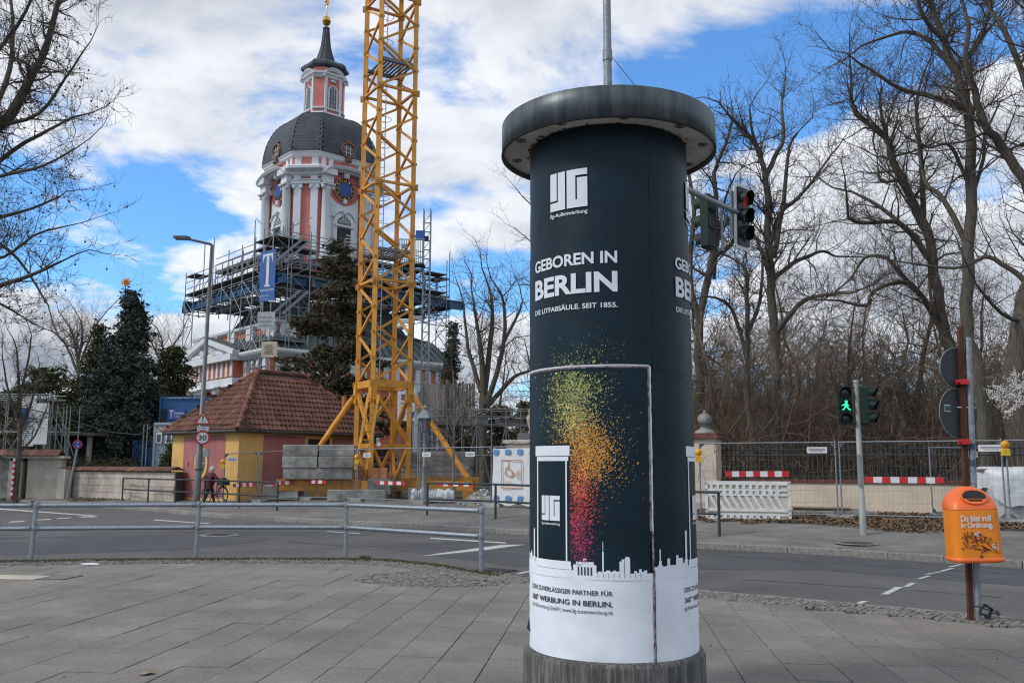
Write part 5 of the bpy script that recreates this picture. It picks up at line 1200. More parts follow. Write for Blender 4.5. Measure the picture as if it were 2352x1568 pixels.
# ------------------------------------------------------------------ boarded hoarding and trestle deck behind
Y0 = 47.0; p0, p1 = at(968, 977, Y0), at(1090, 977, Y0); hgt = at(1030, 880, Y0).z - p0.z
t = thing('timber_hoarding', 'weathered grey timber board enclosure behind the right crane strut', 'hoarding', p0, R(3)); wd = (p1 - p0).length
for i in range(16): MB().box(((i + .5) * wd / 16, rng.uniform(-.015, .015), hgt / 2 + rng.uniform(-.03, .03)), (wd / 16 - .02, .04, hgt)).build('board', 'board_wood', t)
for x in (0.02, wd * .46, wd - .02): MB().box((x, -.05, hgt / 2 + .1), (.08, .06, hgt + .25)).build('batten', 'board_wood', t)
MB().box((wd / 2, 1.2, .02), (wd, 2.5, .08)).build('floor', 'board_wood', t); MB().box((wd, 1.2, hgt / 2), (.05, 2.4, hgt)).build('side', 'board_wood', t)
t = thing('trestle_deck', 'low scaffold deck with sheeted material left of the advertising column', 'scaffold deck', Vector((at(960, 1000, 46).x, 46, .28))); o = Vector((at(960, 1000, 46).x, 46, .28)); wd = at(1230, 1000, 46).x - o.x; zd = at(1100, 975, 46).z - .28; zr = at(1100, 938, 46).z - .28
for i in range(9):
    for y in (0, 1.6): stick('standard', 'scaffold_tube', t, Vector((i * wd / 8, y, 0)), Vector((i * wd / 8, y, zr if y == 0 else zd)), .03)
for y in (0, 1.6):
    for z in (.3, zd * .55, zd, (zd + zr) / 2, zr - .03): stick('ledger', 'scaffold_tube', t, Vector((-.2, y, z)), Vector((wd + .2, y, z)), .026)
for i in range(8):
    for y in (0, 1.6): stick('brace', 'scaffold_tube', t, Vector((i * wd / 8, y, .2 if i % 2 else zd)), Vector(((i + 1) * wd / 8, y, zd if i % 2 else .2)), .022)
    for k in range(3): MB().box(((i + .5) * wd / 8, .3 + k * .5, zd + .05), (wd / 8 - .03, .45, .05)).build('deck_plank', 'scaffold_deck', t)
for x, w_, lab, z_ in ((at(1102, 965, 46).x, .75, 'white sheet draped over the rail of the scaffold deck', .55), (at(1170, 968, 46).x, 1.5, 'white sheeted pile lying on the scaffold deck', .32)):
    rows = [[(-w_ / 2 + w_ * i / 8, .25 * math.cos(j * .7), z_ * math.sin(min(1, j / 3) * 1.57) * (1 - .25 * abs(i - 4) / 4) + .03 * math.sin(i * 2 + j)) for i in range(9)] for j in range(7)]
    ob = MB().loft(rows, close=False, caps=False, smooth=True).build('white_sheet', 'plastic_sheet'); ob.location = (x, 46.5, zd + .36); tag(ob, lab, 'sheet')
# information board behind the crane
ib = at(912, 966, 44); t = thing('information_board', 'tall white site board with dark blue stripes seen through the crane base', 'sign board', Vector((ib.x, 44, .28))); bw = at(954, 900, 44).x - ib.x; z0, z1 = ib.z - .28, at(912, 876, 44).z - .28
MB().box((bw / 2, 0, (z0 + z1) / 2), (bw, .05, z1 - z0)).build('panel', 'sign_white', t)
g = MB()
for zz_ in (z0 + .05, z1 - .45):
    for k in range(2): g.plate([(k * .45 + dx, zz_ + dz) for dx, dz in ((.05, 0), (.28, 0), (.42, .38), (.19, .38))], plane_mt((0, -.03, 0), (0, -1, 0)), .004)
g.build('stripes', 'sign_blue', t); lettering('lettering', 'Bau', 'black', t, plane_mt((.2, -.032, z1 - .85), (0, -1, 0)), .45, .2, .02)
for k in range(4): flat(t, bw * .5, z0 + .65 + k * .2, bw * .6, .05, 'sign_blue' if k % 2 else 'sign_red', 'print_line', -.03)
for x in (.1, bw - .1): stick('leg', 'galv_dull', t, Vector((x, .06, 0)), Vector((x, .06, z1)), .03)
# poster frame scaffold on the left
o = Vector((at(20, 1000, 47).x, 47, .28)); t = thing('poster_scaffold', 'scaffold frame behind the left gate pier carrying site posters', 'scaffold', o)
X_ = lambda x: at(x, 1000, 47).x - o.x
Z_ = lambda y: at(60, y, 47).z - .28
for x in (-20, 10, 85, 112, 128, 150):
    for y in (0, 1.4): stick('standard', 'scaffold_tube', t, Vector((X_(x), y, 0)), Vector((X_(x), y, Z_(905 if x < 100 else 930))), .032)
for z in (Z_(905), Z_(915), Z_(990), Z_(1060)):
    for y in (0, 1.4): stick('ledger', 'scaffold_tube', t, Vector((X_(-40), y, z)), Vector((X_(140 if z < 3 else 115), y, z)), .028)
for p, q in (((85, 905), (150, 1060)), ((100, 925), (160, 1030)), ((128, 930), (165, 1045)), ((10, 1060), (85, 915)), ((-30, 1040), (20, 960)), ((112, 990), (178, 992))): stick('brace', 'scaffold_tube', t, Vector((X_(p[0]), -.05, Z_(p[1]))), Vector((X_(q[0]), .3, Z_(q[1]))), .028)
for k in range(10): stick('lattice', 'scaffold_tube', t, Vector((X_(-30 + k * 14), 0, Z_(905 if k % 2 else 915))), Vector((X_(-16 + k * 14), 0, Z_(915 if k % 2 else 905))), .018)
ps = at(40, 1024, 46.7); t = thing('site_poster', 'tall white site poster with blue field on the left scaffold frame', 'poster', Vector((ps.x, 46.7, .28))); pw = at(78, 1000, 46.7).x - ps.x; z0, z1 = at(40, 1024, 46.7).z - .28, at(60, 908, 46.7).z - .28
MB().box((pw / 2, 0, (z0 + z1) / 2), (pw, .04, z1 - z0)).build('panel', 'sign_white', t); flat(t, pw * .30, z0 + (z1 - z0) * .58, pw * .55, .85, 'banner_blue', 'print_field', -.025)
for k in range(9): flat(t, pw * .45, z0 + .12 + k * .11, pw * (.5 + .2 * ((k * 7) % 3)), .03, 'print_dark', 'print_line', -.025)
ps = at(74, 1020, 46.4); t2 = tag(MB().box((.35, 0, 1.35), (.75, .04, 2.1)).build('site_poster', 'sign_white'), 'narrow white site poster overlapping the tall one on the left', 'poster'); t2.location = (ps.x, 46.4, ps.z - .3)
bt = Vector((at(105, 1000, 49).x, 49, .28)); t = thing('shelter', 'dark open timber shelter behind the left wall', 'shelter', bt)
for x in (0, 1.2, 2.4): stick('post', 'board_wood', t, Vector((x, 0, 0)), Vector((x, 0, 2.9)), .1, sq=True)
MB().box((1.2, .8, 3.0), (3.2, 2.4, .16)).build('roof', 'scaffold_deck', t); MB().box((1.2, 1.9, 1.4), (3.0, .1, 2.8)).build('back_wall', 'iron_black', t)
# ------------------------------------------------------------------ church
TY = 80.0; tx = at(741, 330, TY).x; RT = R(41.7); CZ = .28
zt = lambda y, Y=None: at(741, y, Y or (75.8 if y >= 300 else 78.3 if y >= 125 else 80)).z - CZ
ch = thing('church', 'pink and white baroque church with slate dome, lantern and clock tower', 'church', (tx, TY, CZ), RT)   # local -Y: right face, -X: left face
TW, TC = 4.0, 1.55                               # half width of the tower, half length of a chamfer's cut
def octo(w, c, z): return [(-w + c, -w, z), (w - c, -w, z), (w, -w + c, z), (w, w - c, z), (w - c, w, z), (-w + c, w, z), (-w, w - c, z), (-w, -w + c, z)]
def band(name, m, w, c, z0, z1, parent=ch, prof=None):
    prof = prof or [(0, z0), (0, z1)]; return MB().loft([octo(w + o, c + o * .41, z) for o, z in prof]).build(name, m, parent)
zS0, zS1 = zt(640, 76), zt(430)
band('tower_shaft', 'church_pink', TW, TC, zS0, zS1 + 1.2)
zA0, zA1 = zt(427), zt(417); zC0, zC1 = zt(408), zt(389); zK0, zK1 = zt(389), zt(362); zD = zt(356)
def cband(name, m, w, prof, x0=1.42):            # a band broken over the clock: one length round each corner
    for k in range(4):
        rot = Matrix.Rotation(k * math.pi / 2, 3, 'Z'); rings = []
        for o, z in prof:
            a = w + o; c = TC + o * .41; rings.append([rot @ Vector(p) for p in ((x0, -a, z), (a - c, -a, z), (a, -a + c, z), (a, -x0, z), (w - .7, -x0, z), (x0, -w + .7, z))])
        MB().loft(rings).build(name, m, ch)
cband('architrave', 'church_white', TW, [(.28, zA0), (.34, zA0 + .02), (.34, zA1 - .12), (.42, zA1 - .1), (.42, zA1)])
cband('frieze', 'church_pink', TW, [(.10, zA1), (.10, zC0)])
cband('cornice', 'church_white', TW, [(.25, zC0 - .1), (.45, zC0 + .05), (.5, zC0 + .22), (.8, zC0 + .38), (.95, zC0 + .42), (.98, zC1 - .12), (.9, zC1)])
band('attic', 'church_pink', TW + .15, TC, zC1, zK1)
band('attic_cornice', 'church_white', TW, TC, 0, 0, prof=[(.2, zK1 - .15), (.42, zK1 - .05), (.48, zK1 + .12), (.6, zK1 + .2), (.6, zD), (.4, zD + .05)])
def face_mt(k, w=TW): a = R(-90) + k * R(90); return plane_mt((w * math.cos(a), w * math.sin(a), 0), (math.cos(a), math.sin(a), 0))    # face k: 0 right, 3 left
def cham_mt(k):
    a = R(-45) + k * R(90); w = (2 * TW - TC) / math.sqrt(2); return plane_mt((w * math.cos(a), w * math.sin(a), 0), (math.cos(a), math.sin(a), 0))
def colm(mt, x, d, r, z0, z1, name='column'):
    p = mt @ Vector((x, 0, d)); b = MB().lathe([(r * 1.35, z0), (r * 1.35, z0 + .2), (r * 1.1, z0 + .35), (r, z0 + .5), (r * .86, z1 - .45), (r * .95, z1 - .4), (r * .86, z1 - .35), (r * .9, z1 - .2), (r * 1.2, z1 - .1), (r * 1.2, z1)], 16, p); o = b.build(name, 'church_white', ch)
    v = MB()
    for s in (-1, 1): v.add([], []); c = mt @ Vector((x + s * r * 1.1, z1 - .28, d + r * .5)); v.sphere(c, .19, 8, 6)
    v.box(mt @ Vector((x, z1 - .05, d)), (r * 2.7, r * 2.7, .12), RT * 0 + math.atan2((mt @ Vector((1, 0, 0)) - mt @ Vector((0, 0, 0))).y, (mt @ Vector((1, 0, 0)) - mt @ Vector((0, 0, 0))).x)); v.build('capital', 'church_white', o)
def pil(mt, x, w, z0, z1, dep=.22, name='pilaster'):
    o = MB().box((0, 0, 0), (w, z1 - z0, dep), mt=mt @ Matrix.Translation((x, (z0 + z1) / 2, dep / 2))).build(name, 'church_white', ch)
    v = MB()
    for s in (-1, 1): v.sphere(mt @ Vector((x + s * w * .5, z1 - .28, dep)), .19, 8, 6)
    v.box((0, 0, 0), (w + .25, .14, dep + .16), mt=mt @ Matrix.Translation((x, z1 - .07, dep / 2))); MB().box((0, 0, 0), (w + .2, .5, dep + .1), mt=mt @ Matrix.Translation((x, z0 + .25, dep / 2))).build('base', 'church_white', o); v.build('capital', 'church_white', o)
zL = zt(600, 76)
def arch_poly(w, z0, zs, n=14): return [(-w / 2, z0), (w / 2, z0)] + [(w / 2 * math.cos(R(180 * k / n)), zs + w / 2 * math.sin(R(180 * k / n))) for k in range(n + 1)]
def plate(name, m, mt, poly, d, th, parent): return MB().plate(poly, mt @ Matrix.Translation((0, 0, d)), th).build(name, m, parent)
for k in range(4):
    mt = face_mt(k)
    for x in (-1.95, 1.95): colm(mt, x, .42, .42, zL, zA0)
    for x in (-2.62, 2.62): MB().box((0, 0, 0), (.1, zA0 - zL, .06), mt=mt @ Matrix.Translation((x, (zA0 + zL) / 2, .03))).build('edge_strip', 'church_white', ch)
    for x in (-1.95, 1.95): MB().box((0, 0, 0), (1.0, zC0 - zA1 + .3, .5), mt=mt @ Matrix.Translation((x, (zA0 + zC0) / 2 + .1, .5))).build('entablature_block', 'church_white', ch); MB().box((0, 0, 0), (1.35, .5, .6), mt=mt @ Matrix.Translation((x, zC0 + .3, .75))).build('entablature_block', 'church_white', ch)
    plate('white_panel', 'church_white', mt, [(-1.45, zL), (1.45, zL), (1.45, zt(452, 77))] + [(1.45 - 2.9 * i / 10, zt(452, 77) - .85 * math.sin(math.pi * i / 10) ** .7) for i in range(1, 10)] + [(-1.45, zt(452, 77))], .01, .06, ch)
    zs = zt(516, 77); o = plate('belfry_window', 'church_white', mt, arch_poly(2.1, zL, zs), .06, .16, ch)
    plate('opening', 'black', mt, [(-.68, zL), (.68, zL), (.68, zs - .35), (-.68, zs - .35)], .225, .01, o)
    plate('fanlight', 'glass_dark', mt, arch_poly(1.36, zs - .1, zs), .225, .01, o)
    g = MB()
    for q in range(1, 7): a = R(180 * q / 7); g.bar(mt @ Vector((.18 * math.cos(a), zs + .18 * math.sin(a), .24)), mt @ Vector((.66 * math.cos(a), zs + .66 * math.sin(a), .24)), .05, .03)
    for rr in (.18, .45): g.path([mt @ Vector((rr * math.cos(R(15 * q)), zs + rr * math.sin(R(15 * q)), .24)) for q in range(13)], .03, 4)
    g.build('glazing_bar', 'church_white', o)
    MB().box((0, 0, 0), (1.9, .16, .3), mt=mt @ Matrix.Translation((0, zs - .2, .24))).build('transom', 'church_white', o)
    for j in range(9):
        if k == 0: MB().box((0, 0, 0), (.5, .10, .08), mt=mt @ Matrix.Translation((.44, zL + .3 + j * .28, .26))).build('louvre', 'cream', o)
        else: MB().box((0, 0, 0), (1.3, .13, .08), mt=mt @ Matrix.Translation((0, zL + .3 + j * .28, .26))).build('louvre', 'church_white', o)
    MB().path([mt @ Vector((1.25 * math.cos(R(155 - 13 * q)) , zt(506, 77) - .45 + 1.25 * math.sin(R(155 - 13 * q)), .25)) for q in range(11)], .11, 6).build('hood_mould', 'church_white', o); MB().sphere(mt @ Vector((0, zs + 1.05, .3)), .24, 10, 8, (1, 1, 1.4)).build('keystone', 'church_white', o)
    # clock
    zc = zt(437, 77); ck = plate('clock', 'church_pink', mt, [(p[0], zc + p[1]) for p in el(1.06, 1.06, 40)], .05, .16, ch)
    plate('dial_ring', 'black', mt, [(p[0], zc + p[1]) for p in el(.94, .94, 40)], .21, .03, ck); plate('dial', 'clock_blue', mt, [(p[0], zc + p[1]) for p in el(.63, .63, 36)], .24, .03, ck); MB().path([mt @ Vector((.65 * math.cos(q * .157), zc + .65 * math.sin(q * .157), .255)) for q in range(41)], .022, 4, False).build('dial_rim', 'gold', ck)
    nums = MB()
    for q in range(1, 13):
        a = R(90 - 30 * q); s_ = str(q); lettering('', s_, '', ch, mt @ Matrix.Translation((.79 * math.cos(a) - .055 * len(s_), zc + .79 * math.sin(a) - .085, .246)), .11 * len(s_), .17, .0, mb=nums)
    nums.build('numerals', 'gold', ck); MB().box((0, 0, 0), (.34, .36, .3), mt=mt @ Matrix.Translation((0, zc - 1.1, .2))).build('clock_console', 'church_white', ck); MB().sphere(mt @ Vector((0, zc + 1.15, .4)), .25, 10, 8, (1.3, 1, 1)).box((0, 0, 0), (.5, .4, .4), mt=mt @ Matrix.Translation((0, zc + 1.35, .35))).build('clock_crest', 'church_white', ck)
    # curved pediment over the clock
    n = 16; rows = []
    for f_, d0 in ((0, .1), (0, .6), (.16, .72), (.16, 1.05), (.42, 1.2), (.48, 1.2), (.52, .2)):
        rows.append([mt @ Vector(((2.35 + .02) * math.cos(R(180 - 180 * q / n)) * (1 + f_ * .14), zC0 + .12 + (.52 + f_ * .8) * math.sin(R(180 * q / n)), d0)) for q in range(n + 1)])
    MB().loft(rows, close=False, caps=False, smooth=False).build('curved_pediment', 'church_white', ch)
    plate('tympanum', 'church_pink', mt, [(2.3 * math.cos(R(180 * q / n)), zC0 + .6 * math.sin(R(180 * q / n))) for q in range(n + 1)], .03, .06, ch)
    MB().box((0, 0, 0), (.5, .4, .4), mt=mt @ Matrix.Translation((0, zC0 + .5, .3))).build('pediment_keystone', 'church_white', ch)
    for x in (-2.2, -1.5, 1.5, 2.2): MB().box((0, 0, 0), (.42, zK1 - zC1, .12), mt=mt @ Matrix.Translation((x, (zC1 + zK1) / 2, .2))).build('attic_pier', 'church_white', ch)
    mc = cham_mt(k)
    for x in (-.74, .74): pil(mc, x, .62, zL, zA0); MB().box((0, 0, 0), (.6, zC0 - zA1, .3), mt=mc @ Matrix.Translation((x, (zA1 + zC0) / 2, .22))).build('entablature_block', 'church_white', ch); MB().box((0, 0, 0), (.58, zK1 - zC1, .14), mt=mc @ Matrix.Translation((x, (zC1 + zK1) / 2, .2))).build('attic_pier', 'church_white', ch)
# dome
zT = zt(268); prof = []
for q in range(13):
    a = R(88) * q / 12; prof.append((1.9 + (TW * 1.13 - 1.9) * math.cos(a) ** .92, zD + (zT - zD) * math.sin(a) ** 1.05))
dm = MB().loft([octo(w * .985, TC * w / TW * 1.05, z) for w, z in prof]).build('dome', 'slate', ch)
st_ = shared(mbox((1, 1, 1)), 'slate'); mts = []; vs_ = []
def P_at(f, z_i):
    i = min(int(f), len(prof) - 2); g = f - i; return prof[i][0] + (prof[i + 1][0] - prof[i][0]) * g, prof[i][1] + (prof[i + 1][1] - prof[i][1]) * g
NR = 26
for fc in range(8):
    for j in range(NR):
        f0, f1 = 12 * j / NR, 12 * (j + 1.15) / NR; w0, z0 = P_at(f0, 0); w1, z1 = P_at(min(f1, 12), 0)
        o0, o1 = octo(w0, TC * w0 / TW * 1.05, z0), octo(w1, TC * w1 / TW * 1.05, z1)
        a0, b0, a1, b1 = Vector(o0[fc]), Vector(o0[(fc + 1) % 8]), Vector(o1[fc]), Vector(o1[(fc + 1) % 8])
        wd = (b0 - a0).length; n = max(2, round(wd / .46)); ex_ = (b0 - a0).normalized(); m0, m1 = (a0 + b0) / 2, (a1 + b1) / 2; ey = (m1 - m0); hl = ey.length; ey.normalize(); nz = ex_.cross(ey)
        for i in range(n):
            off = (i + .5 + (.25 if j % 2 else -.25)) / n - .5
            if abs(off) > .5: continue
            p = m0.lerp(m1, .5) + ex_ * off * wd * .97 + nz * .035
            m = Matrix(((ex_.x, ey.x, nz.x, p.x), (ex_.y, ey.y, nz.y, p.y), (ex_.z, ey.z, nz.z, p.z), (0, 0, 0, 1))) @ Matrix.Rotation(R(-3), 4, 'X') @ Matrix.Diagonal((wd / n * .97, hl * 1.0, .025, 1)); mts.append(m); vs_.append((0 if fc in (0, 7, 6) else 1, j))
pieces('slate', 'slate', dm, [st_], mts, key=lambda i: (vs_[i][0], (i * 7919) % 1013))
for fc in range(8): MB().path([Vector(octo(w, TC * w / TW * 1.05, z)[fc]) for w, z in prof], .07, 6).build('hip_roll', 'slate', dm)
zo = zt(341, 76)
for k in range(4):
    mt = face_mt(k, TW * 1.13 + .02) @ Matrix.Translation((0, 0, 0)); q = mt @ Matrix.Translation((0, zo, 0))
    o = MB().lathe([(.78, -.6), (.78, .12), (.66, .16), (.58, .10), (.52, .0)], 28).build('oculus', 'bronze', ch); o.matrix_local = q; PM[o.name] = PM[ch.name] @ q
    MB().plate(el(.54, .54, 28), Matrix.Translation((0, 0, -.02)), .02).build('pane', 'glass_dark', o); g = MB()
    for x in (-.2, .2): g.bar((x, -.48, .03), (x, .48, .03), .05, .03)
    for y in (-.2, .2): g.bar((-.48, y, .03), (.48, y, .03), .04, .03)
    g.build('glazing_bar', 'church_white', o); MB().sphere((0, -.95, .1), .3, 8, 6, (1.2, .8, .6)).sphere((0, .85, .0), .22, 8, 6, (1.6, .7, .6)).build('scroll', 'bronze', o)
# lantern
LW, LC = 1.52, .62; zl0, zl1 = zt(276), zt(163); lo = [(.42, zl0 - .5), (.42, zl0 + .05), (.30, zl0 + .2), (.16, zt(262)), (.1, zt(256))]
band('lantern_base', 'church_white', LW, LC, 0, 0, prof=lo); band('lantern_body', 'church_pink', LW, LC, zt(258), zl1 + .4)
band('lantern_string', 'church_white', LW, LC, 0, 0, prof=[(.02, zt(250)), (.16, zt(249)), (.16, zt(246)), (.02, zt(245))])
band('lantern_cornice', 'church_white', LW, LC, 0, 0, prof=[(.04, zt(178)), (.12, zt(177)), (.2, zt(173)), (.34, zt(170)), (.36, zt(167)), (.1, zt(165))])
band('lantern_roof_drum', 'bronze', LW - .12, LC * .9, zt(168), zt(145))
for k in range(4):
    mt = face_mt(k, LW); zs = zt(204); 
    for x in (-.74, .74): MB().box((0, 0, 0), (.24, zt(176) - zt(258), .14), mt=mt @ Matrix.Translation((x, (zt(176) + zt(258)) / 2, .07))).build('lantern_pilaster', 'church_white', ch)
    o = plate('lantern_window', 'church_white', mt, arch_poly(.98, zt(247), zs), .01, .08, ch); plate('pane', 'glass_dark', mt, arch_poly(.70, zt(246), zs), .095, .01, o); g = MB()
    for x in (-.12, .12): g.bar(mt @ Vector((x, zt(246), .11)), mt @ Vector((x, zs + .3, .11)), .035, .02)
    for j in range(7): g.bar(mt @ Vector((-.35, zt(246) + j * .36, .11)), mt @ Vector((.35, zt(246) + j * .36, .11)), .035, .02)
    g.build('glazing_bar', 'church_white', o)
    rows = [[mt @ Vector(((1.0 + f_ * .3) * math.cos(R(180 - 15 * q)), zt(176) + (.62 + f_) * math.sin(R(15 * q)), d0)) for q in range(13)] for f_, d0 in ((0, .05), (0, .22), (.12, .34), (.26, .42), (.3, .42), (.32, -.2))]
    MB().loft(rows, close=False, caps=False).build('lantern_arch', 'church_white', ch); plate('lantern_tympanum', 'church_pink', mt, [(.98 * math.cos(R(15 * q)), zt(177) + .62 * math.sin(R(15 * q))) for q in range(13)], .02, .05, ch); MB().sphere(mt @ Vector((0, zt(183), .1)), .2, 8, 6, (1.6, .6, .7)).build('garland', 'church_white', ch)
sp_ = [(LW + .02, zt(153)), (LW + .42, zt(149)), (LW + .42, zt(143)), (LW + .1, zt(135)), (.85, zt(129)), (.52, zt(121)), (.40, zt(108)), (.30, zt(85)), (.24, zt(68)), (.30, zt(67)), (.30, zt(65)), (.1, zt(63))]
spo = MB().loft([octo(w * .96, w * .42, z) for w, z in sp_]).build('spire', 'slate', ch)
for fc in range(8): MB().path([Vector(octo(w * .97, w * .42, z)[fc]) for w, z in sp_[1:9]], .035, 5).build('spire_roll', 'slate', spo)
MB().lathe([(.12, zt(64)), (.1, zt(60)), (.16, zt(59.5)), (.30, zt(57)), (.42, zt(50)), (.43, zt(49.5)), (.42, zt(49)), (.30, zt(41)), (.1, zt(39)), (.05, zt(38)), (.04, zt(0)), (.02, zt(-30))], 20).build('golden_ball', 'gold', ch)
MB().box((0, 0, zt(-2)), (.1, .7, .1)).box((0, 0, zt(6)), (.12, .5, .5)).sphere((0, .1, zt(2)), .2, 8, 6).build('weather_vane', 'gold', ch)
# nave block under the tower
NW = 8.6; zE = at(1055, 842, 79.3).z - CZ
def sq(w, z): return [(-w, -w, z), (w, -w, z), (w, w, z), (-w, w, z)]
def sband(name, m, prof): return MB().loft([sq(NW + o, z) for o, z in prof]).build(name, m, ch)
sband('nave_wall', 'church_orange', [(0, 0), (0, zE - .2)]); zF = zE - 1.75
sband('nave_architrave', 'church_white', [(.25, zF - .7), (.25, zF - .1), (.32, zF)]); sband('nave_frieze', 'church_orange', [(.12, zF), (.12, zE - .5)]); sband('nave_cornice', 'church_white', [(.2, zE - .6), (.4, zE - .5), (.75, zE - .25), (.85, zE - .1), (.85, zE + .05), (.3, zE + .2)])
zN = zE + 2.5
def lband(name, m, prof): return MB().loft([[(-NW + .9 - o, -NW + .9 - o, z), (-NW + 2.9 + o, -NW + .9 - o, z), (-NW + 2.9 + o, NW - .9 + o, z), (-NW + .9 - o, NW - .9 + o, z)] for o, z in prof]).build(name, m, ch)
lband('nave_attic', 'church_orange', [(0, zE), (0, zN - .2)]); lband('attic_coping', 'church_white', [(.1, zN - .35), (.35, zN - .2), (.4, zN), (0, zN + .05)])
for k in range(4):
    mt = face_mt(k, NW)
    for i in range(16): MB().box((0, 0, 0), (.5, zE - .6 - zF, .2), mt=mt @ Matrix.Translation((-NW + .55 + i * (2 * NW - 1.1) / 15, (zE - .6 + zF) / 2, .22))).build('triglyph', 'church_white', ch)
    if k in (0, 3):
        for x in (-7.9, -4.4, 4.4, 7.9): MB().box((0, 0, 0), (1.0, zF - .7, .3), mt=mt @ Matrix.Translation((x, (zF - .7) / 2, .15))).build('nave_pilaster', 'church_white', ch)
        for x in (-6.1, 0, 6.1):
            o = plate('nave_window', 'church_white', mt, arch_poly(2.3, 2.0, zF - 2.6), .01, .15, ch); o.matrix_local = Matrix.Translation((mt @ Vector((x, 0, 0))) - (mt @ Vector((0, 0, 0))))
            MB().plate(arch_poly(1.7, 2.2, zF - 2.6), mt @ Matrix.Translation((0, 0, .165)), .01).build('pane', 'glass_dark', o); g = MB()
            for q in (-.3, .3): g.bar(mt @ Vector((q, 2.2, .19)), mt @ Vector((q, zF - 1.9, .19)), .06, .03)
            for q in range(7): g.bar(mt @ Vector((-.85, 2.4 + q * .7, .19)), mt @ Vector((.85, 2.4 + q * .7, .19)), .05, .03)
            g.build('glazing_bar', 'church_white', o); MB().path([mt @ Vector((1.3 * math.cos(R(180 - 18 * q)), zF - 2.5 + 1.3 * math.sin(R(18 * q)), .22)) for q in range(11)], .16, 6).build('hood_mould', 'church_white', o)
    ma = face_mt(k, NW - .9)
    for x in ((-7.0, -3.4, 0, 3.4, 7.0) if k == 3 else (-6.9,) if k == 0 else ()): MB().box((0, 0, 0), (1.25, 2.2, .3), mt=ma @ Matrix.Translation((x, zE + 1.15, .15))).build('attic_pier', 'church_white', ch)
zR = at(900, 700, 76).z - CZ
rf = MB().loft([sq(NW + .2 - .9 * 0, zE + .22), sq(NW * .86, zE + 2.0), sq(NW * .66, zR - 2.2), sq(TW + .5, zR)], caps=False).build('nave_roof', 'copper_roof', ch)
for k in (0, 3, 1, 2):
    mt = face_mt(k, 0)
    for i in range(-11, 12):
        f = i / 11; pts = [mt @ Vector((f * w, z, w)) + (mt @ Vector((0, 0, 1)) - mt @ Vector((0, 0, 0))) * .03 for w, z in ((NW + .2, zE + .26), (NW * .86, zE + 2.05), (NW * .66, zR - 2.15), (TW + .5, zR))]
        MB().path(pts, .045, 4, False).build('standing_seam', 'lead_grey', rf)
# portico on the left face
mt = face_mt(3, NW) @ Matrix.Translation((-1.0, 0, 0)); PW, PD = 5.3, 1.0; apx = at(497, 777, 73).z - CZ
for x in (-4.4, -1.7, 1.7, 4.4): colm(mt, x, PD - .45, .52, .6, zF - .7, 'portico_column')
MB().box((0, 0, 0), (2 * PW - .3, .6, PD), mt=mt @ Matrix.Translation((0, zF - .38, PD / 2))).build('portico_architrave', 'church_white', ch); MB().box((0, 0, 0), (2 * PW - .5, zE - .5 - zF, PD - .1), mt=mt @ Matrix.Translation((0, (zF + zE - .5) / 2, PD / 2 - .05))).build('portico_frieze', 'church_orange', ch)
for i in range(12): MB().box((0, 0, 0), (.34, zE - .55 - zF, .12), mt=mt @ Matrix.Translation((-PW + .45 + i * (2 * PW - .9) / 11, (zF + zE - .5) / 2, PD - .05))).build('triglyph', 'church_white', ch)
MB().box((0, 0, 0), (2 * PW + .5, .5, PD + .5), mt=mt @ Matrix.Translation((0, zE - .25, PD / 2 + .2))).build('portico_cornice', 'church_white', ch); MB().box((0, 0, 0), (2 * PW + 1, .6, PD + 1.4), mt=mt @ Matrix.Translation((0, .3, PD / 2 + .5))).build('portico_step', 'plaster_wall', ch)
pdm = plate('pediment', 'church_white', mt, [(-PW, zE), (PW, zE), (0, apx - .35)], PD - .35, .2, ch)
for s in (-1, 1):
    MB().bar(mt @ Vector((s * (PW + .35), zE + .12, PD - .0)), mt @ Vector((0, apx, PD - .0)), .6, .42, up=mt.to_3x3() @ Vector((0, 1, 0))).build('raking_cornice', 'church_white', pdm); MB().bar(mt @ Vector((s * (PW + .4), zE + .36, PD - .5)), mt @ Vector((0, apx + .26, PD - .35)), 1.3, .09, up=mt.to_3x3() @ Vector((0, 1, 0))).build('pediment_roof', 'lead_grey', pdm)
r2 = random.Random(3); g = MB()
zq = zE + (apx - zE) * .36
for q in range(28): a = q * 2 * math.pi / 28; l = r2.uniform(.8, 1.35); g.bar(mt @ Vector((.5 * math.cos(a), zq + .4 * math.sin(a), PD - .13)), mt @ Vector((l * math.cos(a) * 1.25, zq + l * math.sin(a) * .68, PD - .13)), .10, .07)
for q in range(46):
    x = r2.uniform(-3.1, 3.1); hh = (apx - zE - .6) * (1 - abs(x) / PW) - .3; 
    if hh > .1: g.sphere(mt @ Vector((x, zE + .2 + r2.random() * hh * (.35 if abs(x) > 1.2 else 1), PD - .12)), r2.uniform(.1, .24), 7, 5)
g.build('pediment_relief', 'church_white', pdm)
for i in range(4): MB().box((0, 0, 0), (.09, .42, .06), mt=mt @ Matrix.Translation((-.3 + i * .2, zq, PD - .07))).build('pediment_letters', 'gold', pdm)
